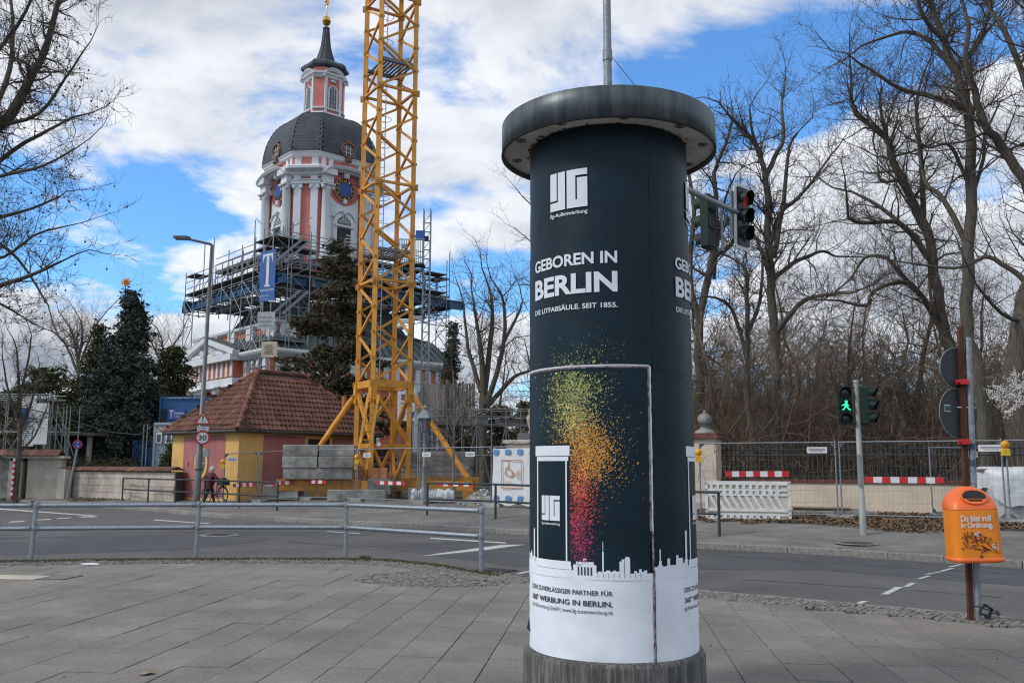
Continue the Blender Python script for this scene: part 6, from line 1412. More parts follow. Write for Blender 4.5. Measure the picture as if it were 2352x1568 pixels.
# ------------------------------------------------------------------ scaffolding round the tower (in the church's axes)
sc = thing('church_scaffold', 'large grey tube scaffold with blue girders round the church tower', 'scaffold', (tx, TY, CZ), RT); zB = at(1060, 690, 79).z - CZ; r2 = random.Random(12)
SW = NW - .9; NB = 8; xs = [-SW + 2 * SW * i / NB for i in range(NB + 1)]
def tube(nm, p, q, r=.045): return stick(nm, 'scaffold_tube', sc, Vector(p), Vector(q), r, 5)
zs_top = zB + 2.3
def per(i, side, out=0.0):
    x = xs[i]; w = SW + out; return {0: (x, -w), 1: (w, x), 2: (-x, w), 3: (-w, -x)}[side]
for side in (0, 3, 1):
    for out in (0.0, 1.3):
        for i in range(NB + 1):
            x, y = per(i, side, out); full = i in (0, 1, NB, NB - 1) or (side == 3 and i in (6, 5)); top = zs_top + (r2.choice((0, .3, 1.2, 2.4)) if out else .2)
            tube('standard', (x, y, 0 if full and out else zB - 1.4), (x, y, top))
        for z in (zB + .55, zB + 1.15, zB + 1.7):
            (x0, y0), (x1, y1) = per(0, side, out), per(NB, side, out)
            if out: tube('guard_rail', (x0, y0, z + .5), (x1, y1, z + .5), .035)
        for z in (zB - 1.3, zB + .05):
            (x0, y0), (x1, y1) = per(0, side, out), per(NB, side, out); tube('ledger', (x0, y0, z), (x1, y1, z), .04)
        for i in ((0, NB - 1) + ((6, 5) if side == 3 else ()) if out else ()):
            (x0, y0), (x1, y1) = per(i, side, out), per(i + 1, side, out); z = 1.5; k = 0
            while z < zB - 1.5:
                tube('ledger', (x0, y0, z), (x1, y1, z), .04); a, c_ = ((x0, y0), (x1, y1)) if k % 2 else ((x1, y1), (x0, y0)); tube('brace', (*a, z), (*c_, z + 2.0), .035); z += 2.0; k += 1
    for i in range(NB):
        (x0, y0), (x1, y1) = per(i, side, 0), per(i + 1, side, 1.3); cx_, cy_ = (x0 + x1) / 2, (y0 + y1) / 2; al = abs(x1 - x0) > abs(y1 - y0); d_ = (abs(x1 - x0) - .05, 1.35) if al else (1.35, abs(y1 - y0) - .05)
        for dz in (.35, 2.0 if i in (0, NB - 1) else None):
            if dz: MB().box((cx_, cy_, zB + dz + .2), (*d_, .10)).build('deck', 'scaffold_deck', sc)
        for out in (0, 1.3):
            (x0, y0), (x1, y1) = per(i, side, out), per(i + 1, side, out); tube('brace', (x0, y0, zB - 1.3 if i % 2 else zB + .1), (x1, y1, zB + .1 if i % 2 else zB - 1.3), .032)
            if r2.random() < .6: tube('brace', (x0, y0, zB + .6), (x1, y1, zB + 2.0), .03)
        (x0, y0), (x1, y1) = per(i, side, -.9), per(i, side, 1.3); tube('transom', (x0, y0, zB + .45), (x1, y1, zB + .45), .04); tube('transom', (x0, y0, zB - 1.2), (x1, y1, zB - 1.2), .04)
        for j in range(2):
            if r2.random() < .75: x0, y0 = per(i, side, r2.uniform(-3.5, -.3)); tube('standard', (x0 + .3, y0 + .3, zB - 1.2), (x0 + .3, y0 + .3, zB + r2.choice((.6, 1.6, 2.6))))
ov = SW + 1.15
for side in (0, 3, 1, 2):
    for off in (.6,):
        a = {0: ((-ov - .8, -SW - off), (ov + 1.2, -SW - off)), 1: ((SW + off, -ov), (SW + off, ov)), 2: ((ov, SW + off), (-ov, SW + off)), 3: ((-SW - off, ov + .8), (-SW - off, -ov - .8))}[side]
        zz_ = zB - .25 if side in (0, 2) else zB - .45
        p, q = Vector((*a[0], zz_)), Vector((*a[1], zz_)); g = MB(); g.bar(p, q, .05, .62); g.bar(p + up(.33), q + up(.33), .34, .06); g.bar(p - up(.33), q - up(.33), .34, .06); n = 14
        for k in range(n + 1): c_ = p.lerp(q, k / n); g.box(c_, (.3 if side in (1, 3) else .04, .04 if side in (1, 3) else .3, .6))
        g.build('girder', 'beam_blue', sc)
for w in (2.6, 5.4):
    for s in (-1, 1): MB().bar((s * w, -SW - 1.2, zB - .35), (s * w, SW + 1.2, zB - .35), .3, .6).build('cross_girder', 'lead_grey', sc)
for y in [-SW + 1.2 * k for k in range(17)]: tube('joist', (-SW, y, zB + .3), (SW, y, zB + .3), .05)
for k in range(4):                                # deck fields between the outer walk and the tower
    a_ = {0: ((0, -(SW + TW + 1.2) / 2), (2 * SW, SW - TW - 1.2)), 1: (((SW + TW + 1.2) / 2, 0), (SW - TW - 1.2, 2 * TW + 2.4)), 2: ((0, (SW + TW + 1.2) / 2), (2 * SW, SW - TW - 1.2)), 3: ((-(SW + TW + 1.2) / 2, 0), (SW - TW - 1.2, 2 * TW + 2.4))}[k]
    al = a_[1][0] > a_[1][1]; n = 9
    for i in range(n):
        if al: MB().box((a_[0][0] - a_[1][0] / 2 + (i + .5) * a_[1][0] / n, a_[0][1], zB + .42), (a_[1][0] / n - .06, a_[1][1], .09)).build('deck', 'scaffold_deck', sc)
        else: MB().box((a_[0][0], a_[0][1] - a_[1][1] / 2 + (i + .5) * a_[1][1] / n, zB + .42), (a_[1][0], a_[1][1] / n - .06, .09)).build('deck', 'scaffold_deck', sc)
# inner scaffold against the tower, two lifts higher
IW = TW + 1.5; xs2 = [-IW - 1.2 + (2 * IW + 2.4) * i / 5 for i in range(6)]
zi = [zB + .5, zB + 1.7, zB + 3.1]
for side in (0, 3, 1):
    for out in (0, 1.2):
        for i in range(6):
            x = xs2[i]; w = IW + out; p = {0: (x, -w), 1: (w, x), 3: (-w, -x)}[side]; top = zi[2] + r2.choice((.2, 1.1, 1.3, 2.2)) if side != 1 else zi[2] + .5; tube('standard', (*p, zB + .4), (*p, top), .05)
        for z in (zi[1], zi[1] + .55, zi[1] + 1.1, zi[2] - .2, zi[2] + .4, zi[2] + .95):
            w = IW + out; p, q = {0: ((xs2[0], -w), (xs2[-1], -w)), 1: ((w, xs2[0]), (w, xs2[-1])), 3: ((-w, xs2[0]), (-w, xs2[-1]))}[side]; tube('guard_rail', (*p, z), (*q, z), .038)
    for i in range(5):
        x0, x1 = xs2[i], xs2[i + 1]; xc = (x0 + x1) / 2; w = IW + .6; l = x1 - x0 - .05; p, d_ = {0: ((xc, -w), (l, 1.2)), 1: ((w, xc), (1.2, l)), 3: ((-w, -xc), (1.2, l))}[side]
        for z in (zi[1], zi[2] - .3):
            if not (side == 0 and z > zi[1] + .5 and i in (1,)): MB().box((*p, z - .1), (*d_, .11)).build('deck', 'scaffold_deck', sc)
        w = IW + 1.2; p0, p1 = {0: ((x0, -w), (x1, -w)), 1: ((w, x0), (w, x1)), 3: ((-w, -x0), (-w, -x1))}[side]
        for za, zb_ in ((zi[0], zi[1]), (zi[1], zi[2])): tube('brace', (*(p0 if i % 2 else p1), za), (*(p1 if i % 2 else p0), zb_), .034); tube('brace', (*(p1 if i % 2 else p0), za), (*(p0 if i % 2 else p1), zb_), .03) if r2.random() < .5 else None
# front corner stack (towards the camera) with stair, carrying the banner
fcx, fcy = -SW - .1, -SW - .1
for ix in range(3):
    for iy in range(3):
        x, y = fcx + .0 + ix * 1.6 - 1.2, fcy + iy * 1.6 - 1.2; tube('standard', (x, y, 0), (x, y, zB + 3.2 + r2.choice((0, .5, 1.0))), .05)
z = .8; k = 0
while z < zB + 3.2:
    for ix in range(3): tube('ledger', (fcx + ix * 1.6 - 1.2, fcy - 1.2, z), (fcx + ix * 1.6 - 1.2, fcy + 2.0, z), .04); tube('ledger', (fcx - 1.2, fcy + ix * 1.6 - 1.2, z), (fcx + 2.0, fcy + ix * 1.6 - 1.2, z), .04)
    if z > 7:
        s = 1 if k % 2 else -1; tube('brace', (fcx - 1.2, fcy + .4 - 1.6 * s, z), (fcx - 1.2, fcy + .4 + 1.6 * s, z + 2.0), .036); tube('brace', (fcx + .4 - 1.6 * s, fcy - 1.2, z), (fcx + .4 + 1.6 * s, fcy - 1.2, z + 2.0), .036)
        MB().box((fcx + .4, fcy + .4, z + .05), (3.0, 3.0, .09)).build('deck', 'scaffold_deck', sc) if k % 2 else None
        for s2 in ((0, .7) if k in (6, 8) else ()): MB().bar((fcx - 1.0 + s2, fcy - 1.35, z), (fcx - .3 + s2 + 1.4, fcy - 1.35, z + 2.0), .06, .2).build('stair_stringer', 'galv_dull', sc)
    z += 2.0; k += 1
# big blue banner
yb0, yb1 = at(614, 577, 63.1).z - CZ, at(614, 693, 63.1).z - CZ
bl = at(597, 640, 63.4); br = at(632, 640, 62.8)
t = thing('scaffold_banner', 'tall blue banner with a big white letter T on the scaffold', 'banner', Vector((bl.x, bl.y, CZ))); d = br - bl; d.z = 0; nn = Vector((d.y, -d.x, 0)).normalized(); nn = nn if nn.y < 0 else -nn
bw_ = d.length * 1.0; mt = plane_mt((0, 0, 0), nn)
MB().plate([(0, yb1), (bw_, yb1 + .1), (bw_, yb0 + .1), (0, yb0)], mt, .02).build('sheet', 'banner_blue', t)
g = MB(); zz0, zz1 = yb1 + (yb0 - yb1) * .30, yb0 - .25; cxx = bw_ / 2
g.plate([(cxx - .12, zz0 + .1), (cxx + .12, zz0 + .1), (cxx + .12, zz1), (cxx - .12, zz1)], mt @ Matrix.Translation((0, 0, .025)), .004); g.plate([(cxx - .45, zz1 - .12), (cxx + .45, zz1 - .06), (cxx + .45, zz1 + .1), (cxx - .45, zz1 + .04)], mt @ Matrix.Translation((0, 0, .027)), .004); g.plate([(cxx - .26, zz0), (cxx + .26, zz0), (cxx + .22, zz0 + .12), (cxx - .22, zz0 + .12)], mt @ Matrix.Translation((0, 0, .027)), .004)
for s in (-1, 1): g.plate([(cxx + s * .45, zz1 + .05), (cxx + s * .45, zz1 - .62), (cxx + s * .38, zz1 - .4), (cxx + s * .28, zz1 - .1)], mt @ Matrix.Translation((0, 0, .026)), .004)
g.build('letter', 'sign_white', t)
lettering('lettering', 'GERÜSTBAU TISCH', 'sign_white', t, mt @ Matrix.Translation((.1, yb1 + .78, .026)), bw_ - .2, .16, .02); lettering('lettering', '030 454 38 30', 'sign_white', t, mt @ Matrix.Translation((.1, yb1 + .38, .026)), bw_ * .55, .12); lettering('lettering', 'geruestbau.de', 'sign_white', t, mt @ Matrix.Translation((.1, yb1 + .16, .026)), bw_ * .5, .10)
p = at(591, 757, 62.8); t = thing('printed_sheet', 'torn pale printed sheet hanging below the blue banner', 'sheet', p); zz_ = at(591, 716, 62.8).z - p.z
rows = [[(1.2 * i / 8, .08 * math.sin(i + j), zz_ * j / 6 + (.15 * math.sin(i * 1.7) if j == 0 else 0)) for i in range(9)] for j in range(7)]
MB().loft(rows, close=False, caps=False, smooth=True).build('sheet', 'net_white', t)
for k, s_ in enumerate(('www.zoellmer.de', 'Seehafer', 'Bauelemente')): lettering('lettering', s_, 'beam_blue', t, plane_mt((.12, -.1, .22 + k * .3), (0, -1, 0)), .9, .16)
p = at(600, 820, 62.9); t = thing('notice_board', 'pale green notice board on the lower scaffold', 'sign', p); MB().box((.55, 0, .55), (1.1, .04, 1.1)).build('panel', 'cream', t)
for k in range(6): MB().box((.5, -.03, .25 + k * .12), (.7 - .1 * (k % 3), .01, .035)).build('print_line', 'hedge', t)
# hoist mast with cage at the right of the tower
p = far(972, 72.0); zt2 = at(972, 480, 72).z - .28; t = thing('hoist', 'grey rack hoist mast with cage right of the crane', 'hoist', Vector((p.x, p.y, .28)))
for sx_ in (-.28, .28):
    for sy_ in (-.28, .28): stick('mast_post', 'scaffold_tube', t, Vector((sx_, sy_, 0)), Vector((sx_, sy_, zt2)), .045)
for i in range(int(zt2 / .75)):
    z = i * .75
    for a, c_ in (((-.28, -.28), (.28, -.28)), ((.28, -.28), (.28, .28)), ((-.28, .28), (-.28, -.28))): stick('mast_rung', 'scaffold_tube', t, Vector((*a, z)), Vector((*c_, z)), .05); stick('mast_brace', 'scaffold_tube', t, Vector((*a, z)), Vector((*c_, z + .75)), .03)
zc0, zc1 = at(945, 615, 72).z - .28, at(945, 560, 72).z - .28; x0, x1 = at(918, 590, 72).x - p.x, at(978, 590, 72).x - p.x
MB().box(((x0 + x1) / 2, -.9, zc0), (x1 - x0, 1.3, .1)).build('cage_floor', 'scaffold_deck', t)
for i in range(16): stick('cage_bar', 'galv', t, Vector((x0 + (x1 - x0) * i / 15, -1.5, zc0)), Vector((x0 + (x1 - x0) * i / 15, -1.5, zc1)), .03)
for z in (zc0, (zc0 + zc1) / 2, zc1): stick('cage_rail', 'galv', t, Vector((x0, -1.5, z)), Vector((x1, -1.5, z)), .045)
MB().box(((x0 + x1) / 2 + .1, -1.55, zc0 + .9), (.9, .03, .5)).build('cage_sign', 'sign_white', t); MB().box((x1 - .35, -1.2, zc1 + .4), (.75, .1, .8)).build('control_panel', 'banner_blue', t); MB().box((x1 + .15, -1.2, zc1 + .15), (.35, .3, .3)).build('floodlight', 'black', t)
p = at(1100 - 168, 740, 60); t = thing('site_camera', 'white dome camera cluster on a pole seen through the crane mast', 'camera', Vector((p.x, p.y, .28))); zc = p.z - .28
MB().tube((.5, 0, 0), (.5, 0, zc + .3), .07, n=8).build('pole', 'iron_black', t); MB().box((0, 0, zc + .1), (1.2, .3, .25), bev=.05).build('arm', 'sign_white', t); MB().sphere((-.3, 0, zc - .25), .28, 12, 8).build('dome_camera', 'sign_white', t); MB().box((.75, -.1, zc + .3), (.6, .25, .25), .4).build('bullet_camera', 'sign_white', t)
# ------------------------------------------------------------------ trees
def segmesh(name, segs, sides, m, parent):
    a = np.array([s[0] for s in segs]); c = np.array([s[1] for s in segs]); r0 = np.array([s[2] for s in segs]); r1 = np.array([s[3] for s in segs])
    d = c - a; l = np.linalg.norm(d, axis=1, keepdims=True); d = d / np.maximum(l, 1e-6)
    upv = np.where(np.abs(d[:, 2:3]) < .9, np.array([[0, 0, 1.0]]), np.array([[0, 1.0, 0]])); x = np.cross(d, upv); x /= np.linalg.norm(x, axis=1, keepdims=True); y = np.cross(x, d)
    n = len(segs); V_ = np.zeros((n, 2, sides, 3))
    for k in range(sides):
        an = 2 * math.pi * k / sides; o = x * math.cos(an) + y * math.sin(an); V_[:, 0, k] = a + o * r0[:, None]; V_[:, 1, k] = c + o * r1[:, None]
    base = (np.arange(n) * 2 * sides)[:, None]; fs = []
    for k in range(sides): k2 = (k + 1) % sides; fs.append(np.concatenate([base + k, base + k2, base + sides + k2, base + sides + k], 1))
    return npmesh(name, V_.reshape(-1, 3), np.stack(fs, 1).reshape(-1, 4), m, parent, sides > 4)
def npmesh(name, v, f, m, parent=None, smooth=False):
    me = bpy.data.meshes.new(name); me.vertices.add(len(v)); me.vertices.foreach_set('co', np.ascontiguousarray(v, dtype=np.float32).ravel())
    k = f.shape[1]; me.loops.add(f.size); me.loops.foreach_set('vertex_index', f.astype(np.int32).ravel()); me.polygons.add(len(f))
    me.polygons.foreach_set('loop_start', np.arange(0, f.size, k, dtype=np.int32)); me.polygons.foreach_set('loop_total', np.full(len(f), k, dtype=np.int32))
    if smooth: me.polygons.foreach_set('use_smooth', np.ones(len(f), dtype=bool))
    me.update(calc_edges=True); me.materials.append(M[m]); return obj(name, me, parent)
class Grow:
    def __init__(s, seed, droop=0.0, up=.35, rmin=.0055, ts=3): s.rmin = rmin; s.ts = ts; s.r = random.Random(seed); s.thick = []; s.thin = []; s.tips = []; s.droop = droop; s.up = up
    def branch(s, p, d, L, r, lev, nch):
        R_ = s.r; k = 3 if lev > 0 else s.ts; pts = [p]; q = p; step = L / k
        for i in range(k):
            w = .30 if lev else .34
            d = (d[0] + R_.gauss(0, w), d[1] + R_.gauss(0, w), d[2] + R_.gauss(0, w) + s.up * .28 - s.droop * (i / k)); n = math.sqrt(d[0] ** 2 + d[1] ** 2 + d[2] ** 2); d = (d[0] / n, d[1] / n, d[2] / n)
            q2 = (q[0] + d[0] * step, q[1] + d[1] * step, q[2] + d[2] * step); ra, rb = r * (1 - .75 * i / k), r * (1 - .75 * (i + 1) / k)
            (s.thick if ra > .03 else s.thin).append((q, q2, ra, rb)); q = q2; pts.append(q)
        if lev == 0: s.tips.append(q); return
        for j in range(nch[0]):
            t = R_.uniform(.2, 1.0) * k; i = min(int(t), k - 1); g = t - i; a, c = pts[i], pts[i + 1]; pp = (a[0] + (c[0] - a[0]) * g, a[1] + (c[1] - a[1]) * g, a[2] + (c[2] - a[2]) * g)
            nd = (d[0] * .55 + R_.gauss(0, .62), d[1] * .55 + R_.gauss(0, .62), d[2] * .55 + R_.gauss(0, .5) + s.up * .5)
            n = math.sqrt(nd[0] ** 2 + nd[1] ** 2 + nd[2] ** 2) + 1e-6; s.branch(pp, (nd[0] / n, nd[1] / n, nd[2] / n), L * R_.uniform(.38, .62), max(s.rmin, r * (1 - .6 * t / k) * .5), lev - 1, nch[1:])
        s.branch(q, d, L * .5, max(s.rmin, r * .28), max(0, lev - 1), nch[1:] if lev > 1 else [0])
def limb3d(pts, Y, dy, o, rs):
    n = len(pts); P = []
    for i, (x, y) in enumerate(pts): P.append(at(x, y, Y + dy * i / max(1, n - 1)) - o)
    out_ = [P[0]]; rad = [rs[0]]
    for i in range(n - 1):                         # smooth and roughen the limb
        for k in (1, 2, 3):
            f = k / 3; p0, p1, p2, p3 = P[max(i - 1, 0)], P[i], P[i + 1], P[min(i + 2, n - 1)]
            q = .5 * ((2 * p1) + (p2 - p0) * f + (2 * p0 - 5 * p1 + 4 * p2 - p3) * f * f + (3 * p1 - p0 - 3 * p2 + p3) * f ** 3)
            t_ = (i + f) / (n - 1); rad.append(rs[0] + (rs[1] - rs[0]) * t_); q = q + Vector((rng.uniform(-.4, .4), rng.uniform(-.4, .4), 0)) * rad[-1] * .8; out_.append(q)
    return out_, rad
def guided_tree(name, label, Y, base, limbs, bark, twig, seed, group=None, per_m=2.9, blen=1.9, lev=2, nch=(6, 5), up=.35, droop=0.0, balls=0, cat='tree'):
    b0 = far(base, Y); o = Vector((b0.x, b0.y, b0.z)); t = thing(name, label, cat, o, 0, group); g = Grow(seed, droop, up); tr = MB()
    for li, (pts, r0, r1, dy) in enumerate(limbs):
        k = Y / F; P, rad = limb3d(pts, Y, dy, o, (r0 * k * .88, r1 * k * .85))
        if li == 0: P[0].z = -.1
        tr.path(P, rad, 9, True); L_ = sum((P[i + 1] - P[i]).length for i in range(len(P) - 1)); n = int(L_ * per_m)
        for j in range(n):
            t_ = g.r.uniform(.12 if li else .42, 1.0); i = min(int(t_ * (len(P) - 1)), len(P) - 2); p = P[i].lerp(P[i + 1], t_ * (len(P) - 1) - i); d = (P[i + 1] - P[i]).normalized(); side = Vector((g.r.gauss(0, 1), g.r.gauss(0, 1), g.r.gauss(.25, .7))).normalized(); d = (d * .45 + side).normalized(); r_ = rad[i]
            g.branch(tuple(p), tuple(d), blen * g.r.uniform(.5, 1.15) * (1.15 - .45 * t_), min(r_ * .42, .045) * g.r.uniform(.6, 1.1), lev, list(nch))
        g.branch(tuple(P[-1]), tuple((P[-1] - P[-2]).normalized()), blen * 1.0, rad[-1], lev, list(nch))
    tr.build('trunk', bark, t)
    if g.thick: segmesh('branches', g.thick, 5, bark, t)['kind'] = 'stuff'
    segmesh('crown', g.thin, 3, twig, t)['kind'] = 'stuff'
    if balls:
        b = MB()
        for q in g.r.sample(g.tips, min(balls, len(g.tips))): b.path([q, (q[0], q[1], q[2] - .1)], .003, 3, False).sphere((q[0], q[1], q[2] - .12), .026, 6, 4)
        b.build('seed_balls', 'twig', t)['kind'] = 'stuff'
    return t
G = 'bare old trees inside the churchyard'
guided_tree('bare_tree', 'bare tree with upright forked crown behind the traffic signals', 33, 1785, [([(1785, 1010), (1782, 900), (1778, 757), (1770, 630), (1765, 520), (1757, 412), (1737, 335), (1700, 292)], 15, 5, 0), ([(1757, 412), (1780, 360), (1800, 315), (1795, 250), (1800, 215)], 8, 2.5, 1.0), ([(1775, 592), (1800, 470), (1812, 340), (1836, 300)], 8, 2, -1.2),
    ([(1778, 640), (1820, 605), (1860, 587), (1890, 577), (1919, 589)], 7, 3, 1.5), ([(1780, 770), (1836, 698), (1885, 679), (1958, 672)], 8, 3, -2), ([(1770, 650), (1750, 580), (1735, 545), (1715, 520)], 6, 2.5, 1), ([(1768, 560), (1793, 490), (1831, 456), (1870, 412), (1899, 369), (1924, 340)], 7, 2, 1.5), ([(1740, 345), (1725, 290), (1722, 245)], 5, 2, -.5)], 'bark_grey', 'twig', 1, G, blen=2.0)
guided_tree('bare_tree', 'bare forked tree standing nearest the advertising column on its right', 33, 1605, [([(1605, 1010), (1606, 860), (1606, 730), (1637, 582), (1645, 480), (1640, 400), (1668, 330)], 14, 4, 0), ([(1605, 730), (1584, 630), (1594, 485), (1584, 403), (1600, 350)], 9, 3, .8), ([(1637, 590), (1680, 560), (1705, 540)], 6, 3, -1), ([(1606, 740), (1560, 640), (1530, 560)], 6, 2, 1), ([(1640, 640), (1660, 480), (1690, 400)], 5, 2, 1)], 'bark', 'twig', 2, G, blen=1.9)
guided_tree('bare_tree', 'smaller dark crooked tree between the two forked trees', 31, 1725, [([(1728, 1010), (1714, 900), (1718, 800), (1715, 679), (1717, 630), (1700, 605)], 9, 3.5, 0), ([(1716, 830), (1690, 730), (1660, 690), (1620, 680)], 6, 2.5, -.8), ([(1717, 770), (1745, 690), (1752, 600), (1742, 560)], 6, 2, .6), ([(1712, 890), (1670, 850), (1630, 820)], 5, 2, .6)], 'bark', 'twig', 3, G, blen=1.5)
guided_tree('bare_tree', 'big leaning bare tree with long left limbs behind the sign post', 30, 2245, [([(2262, 1020), (2215, 900), (2180, 790), (2161, 747), (2147, 630), (2127, 524), (2069, 412), (2045, 349), (2030, 310), (1967, 262), (1955, 225)], 19, 5, 0), ([(2140, 600), (2093, 538), (2055, 509), (1982, 512), (1948, 500)], 9, 4, -1.5), ([(2110, 548), (2020, 475), (1958, 441)], 7, 3.5, 1.2), ([(2161, 747), (2118, 679), (2069, 630), (2035, 592), (1987, 592), (1955, 640)], 8, 3, 1.6), ([(2165, 765), (2093, 650), (2006, 669), (1991, 703), (1930, 690)], 7, 3, -2),
    ([(2035, 320), (2021, 233), (2025, 200)], 5, 2, .5), ([(2069, 412), (2025, 417), (2015, 380)], 5, 2, 1), ([(2120, 500), (2118, 380), (2105, 250), (2120, 170)], 8, 3, 1.5)], 'bark', 'twig', 4, G, blen=2.3, per_m=3.1)
guided_tree('bare_tree', 'tallest bare tree with straight trunk right of the sign post', 28, 2255, [([(2262, 1020), (2245, 850), (2220, 747), (2224, 582), (2229, 437), (2227, 291), (2215, 233), (2195, 165), (2171, 97), (2147, 39), (2130, -40)], 19, 7, 0), ([(2215, 250), (2127, 218), (2069, 204), (2006, 165), (1972, 145)], 8, 3, -1.5), ([(2192, 165), (2140, 100), (2089, 73), (2030, 87), (1980, 105)], 7, 3, 1), ([(2229, 440), (2195, 354), (2171, 330), (2140, 340)], 6, 3, -.8), ([(2224, 570), (2171, 461), (2122, 412), (2108, 291)], 9, 3, 1.5), ([(2232, 450), (2258, 364), (2261, 315), (2280, 270)], 6, 3, 1), ([(2195, 165), (2249, 97), (2268, 40), (2290, -30)], 9, 5, 1.5), ([(2171, 97), (2120, 40), (2100, -40)], 7, 4, -1)], 'bark_grey', 'twig', 5, G, blen=2.3, per_m=3.1)
guided_tree('bare_tree', 'thick dark tree at the right edge with a heavy limb arching left', 26, 2352, [([(2348, 1022), (2338, 900), (2350, 760), (2372, 640), (2395, 520), (2400, 380), (2390, 200), (2380, 60)], 36, 14, 0), ([(2392, 500), (2352, 417), (2297, 330), (2263, 291), (2239, 209), (2219, 145), (2225, 60)], 15, 6, -1.0), ([(2372, 660), (2321, 618), (2270, 590), (2239, 600), (2190, 616), (2089, 604)], 8, 3, 1), ([(2390, 300), (2320, 100), (2280, 30), (2240, -40)], 9, 5, 1), ([(2355, 740), (2300, 720), (2240, 650)], 7, 3, -1)], 'bark', 'twig', 6, G, blen=2.3, per_m=2.8)
guided_tree('plane_tree', 'bare plane tree with hanging seed balls reaching in from the left edge', 21, -240, [([(-240, 1180), (-230, 900), (-200, 600), (-160, 450), (-60, 330), (0, 290), (60, 200), (110, 100), (140, -30)], 30, 6, 0), ([(-170, 480), (-60, 420), (30, 345), (110, 300), (170, 268)], 9, 3, 1), ([(-210, 660), (-60, 665), (0, 655), (81, 628), (140, 600)], 10, 3, -1), ([(-190, 560), (-80, 520), (0, 500), (70, 480), (140, 450)], 8, 2.5, 1.5), ([(-60, 330), (10, 200), (30, 80), (20, -40)], 9, 4, 1.5), ([(0, 290), (90, 260), (150, 180), (190, 120)], 6, 2, -1), ([(-215, 700), (-100, 740), (-30, 690), (40, 720)], 7, 2.5, .5), ([(-60, 330), (-20, 150), (40, 60), (90, -40)], 7, 3, -1), ([(-100, 540), (0, 560), (60, 620), (110, 700)], 6, 2, .8), ([(-60, 420), (20, 400), (100, 380), (175, 340)], 6, 2, -.8), ([(-80, 600), (10, 590), (80, 540), (150, 520)], 5, 2, .5)], 'bark', 'twig', 7, None, blen=1.3, per_m=4.2, droop=.10, balls=300, lev=2, nch=(6, 4))
guided_tree('young_tree', 'slim bare street tree before the left gate pier', 42.3, 36, [([(34, 1138), (40, 1060), (46, 990), (44, 900), (38, 800)], 9, 2, 0), ([(44, 1000), (70, 930), (90, 860)], 4, 1.6, .4), ([(46, 980), (20, 900), (5, 820)], 4, 1.6, -.4), ([(44, 1040), (80, 1000), (110, 930)], 3.5, 1.5, .3), ([(44, 930), (66, 820), (72, 770)], 3.5, 1.5, -.3), ([(44, 1050), (10, 1000), (-20, 930)], 3.5, 1.5, .3)], 'bark', 'twig', 8, None, blen=1.5, per_m=2.4)
tw = far(36, 42.2); b = MB()
for k in range(14): b.mi = k % 2; b.lathe([(.055, .1 + k * .13), (.055, .1 + (k + 1) * .13)], 10, (tw.x - .1, tw.y - .05, tw.z))
tag(b.build('striped_tape', ['barrier_red', 'sign_white']), 'red and white striped guard on the post beside the left street tree', 'tape')
guided_tree('young_tree', 'thin bare street tree with pale trunk beside the lantern post', 33.8, 1042, [([(1042, 1146), (1041, 1080), (1043, 1000), (1045, 920), (1040, 850)], 5, 1.5, 0), ([(1043, 1000), (1020, 930), (1010, 870)], 2.2, 1, .3), ([(1044, 980), (1075, 920), (1090, 860)], 2.2, 1, -.3), ([(1043, 1020), (1080, 985), (1110, 960)], 2, 1, .3), ([(1043, 1010), (1005, 980), (985, 960)], 2, 1, .3)], 'twig_pale', 'twig', 9, None, blen=1.0, per_m=3)
guided_tree('bare_tree', 'dark many-stemmed bare tree between the church and the advertising column', 56, 1112, [([(1112, 950), (1108, 860), (1100, 780), (1088, 690)], 11, 3, 0), ([(1112, 930), (1125, 800), (1130, 700), (1120, 650)], 9, 2.5, 1), ([(1115, 930), (1150, 820), (1160, 720), (1150, 670)], 8, 2.5, -1), ([(1118, 935), (1165, 880), (1190, 860), (1225, 850)], 7, 3, 1), ([(1105, 900), (1075, 800), (1065, 700)], 7, 2.5, 1.5), ([(1150, 800), (1190, 720), (1200, 690)], 5, 2, 1)], 'bark', 'twig', 10, None, blen=3.0, per_m=1.6)
guided_tree('bare_tree', 'pale bare tree behind the dark spruce on its left', 66, 185, [([(182, 1000), (180, 900), (178, 820), (165, 760)], 6, 2.5, 0), ([(180, 860), (150, 790), (120, 760)], 4, 1.8, 1), ([(180, 850), (205, 780), (225, 740)], 4, 1.8, -1), ([(179, 830), (190, 770), (185, 735)], 4, 1.8, 1)], 'bark_grey', 'twig_brown', 11, None, blen=3.2, per_m=2.2)
guided_tree('bare_tree', 'pale bare tree showing between the spruce and the church', 85, 385, [([(380, 1000), (378, 860), (372, 780)], 5, 2, 0), ([(378, 850), (350, 790), (335, 765)], 3, 1.5, 1), ([(378, 840), (400, 790), (415, 768)], 3, 1.5, -1)], 'bark_grey', 'twig_brown', 12, None, blen=4.0, per_m=2.0)
# twigs of a tree hidden behind the column, showing at its left edge
guided_tree('bare_tree', 'bare tree mostly hidden behind the advertising column, twigs showing left of it', 38, 1330, [([(1330, 1020), (1325, 800), (1318, 600), (1310, 450)], 12, 4, 0), ([(1322, 700), (1270, 620), (1225, 560)], 5, 2, .5), ([(1316, 560), (1260, 500), (1220, 470)], 5, 2, -.5), ([(1320, 660), (1270, 650), (1230, 655)], 4, 2, .5)], 'bark', 'twig', 13, None, blen=1.6, per_m=1.6)
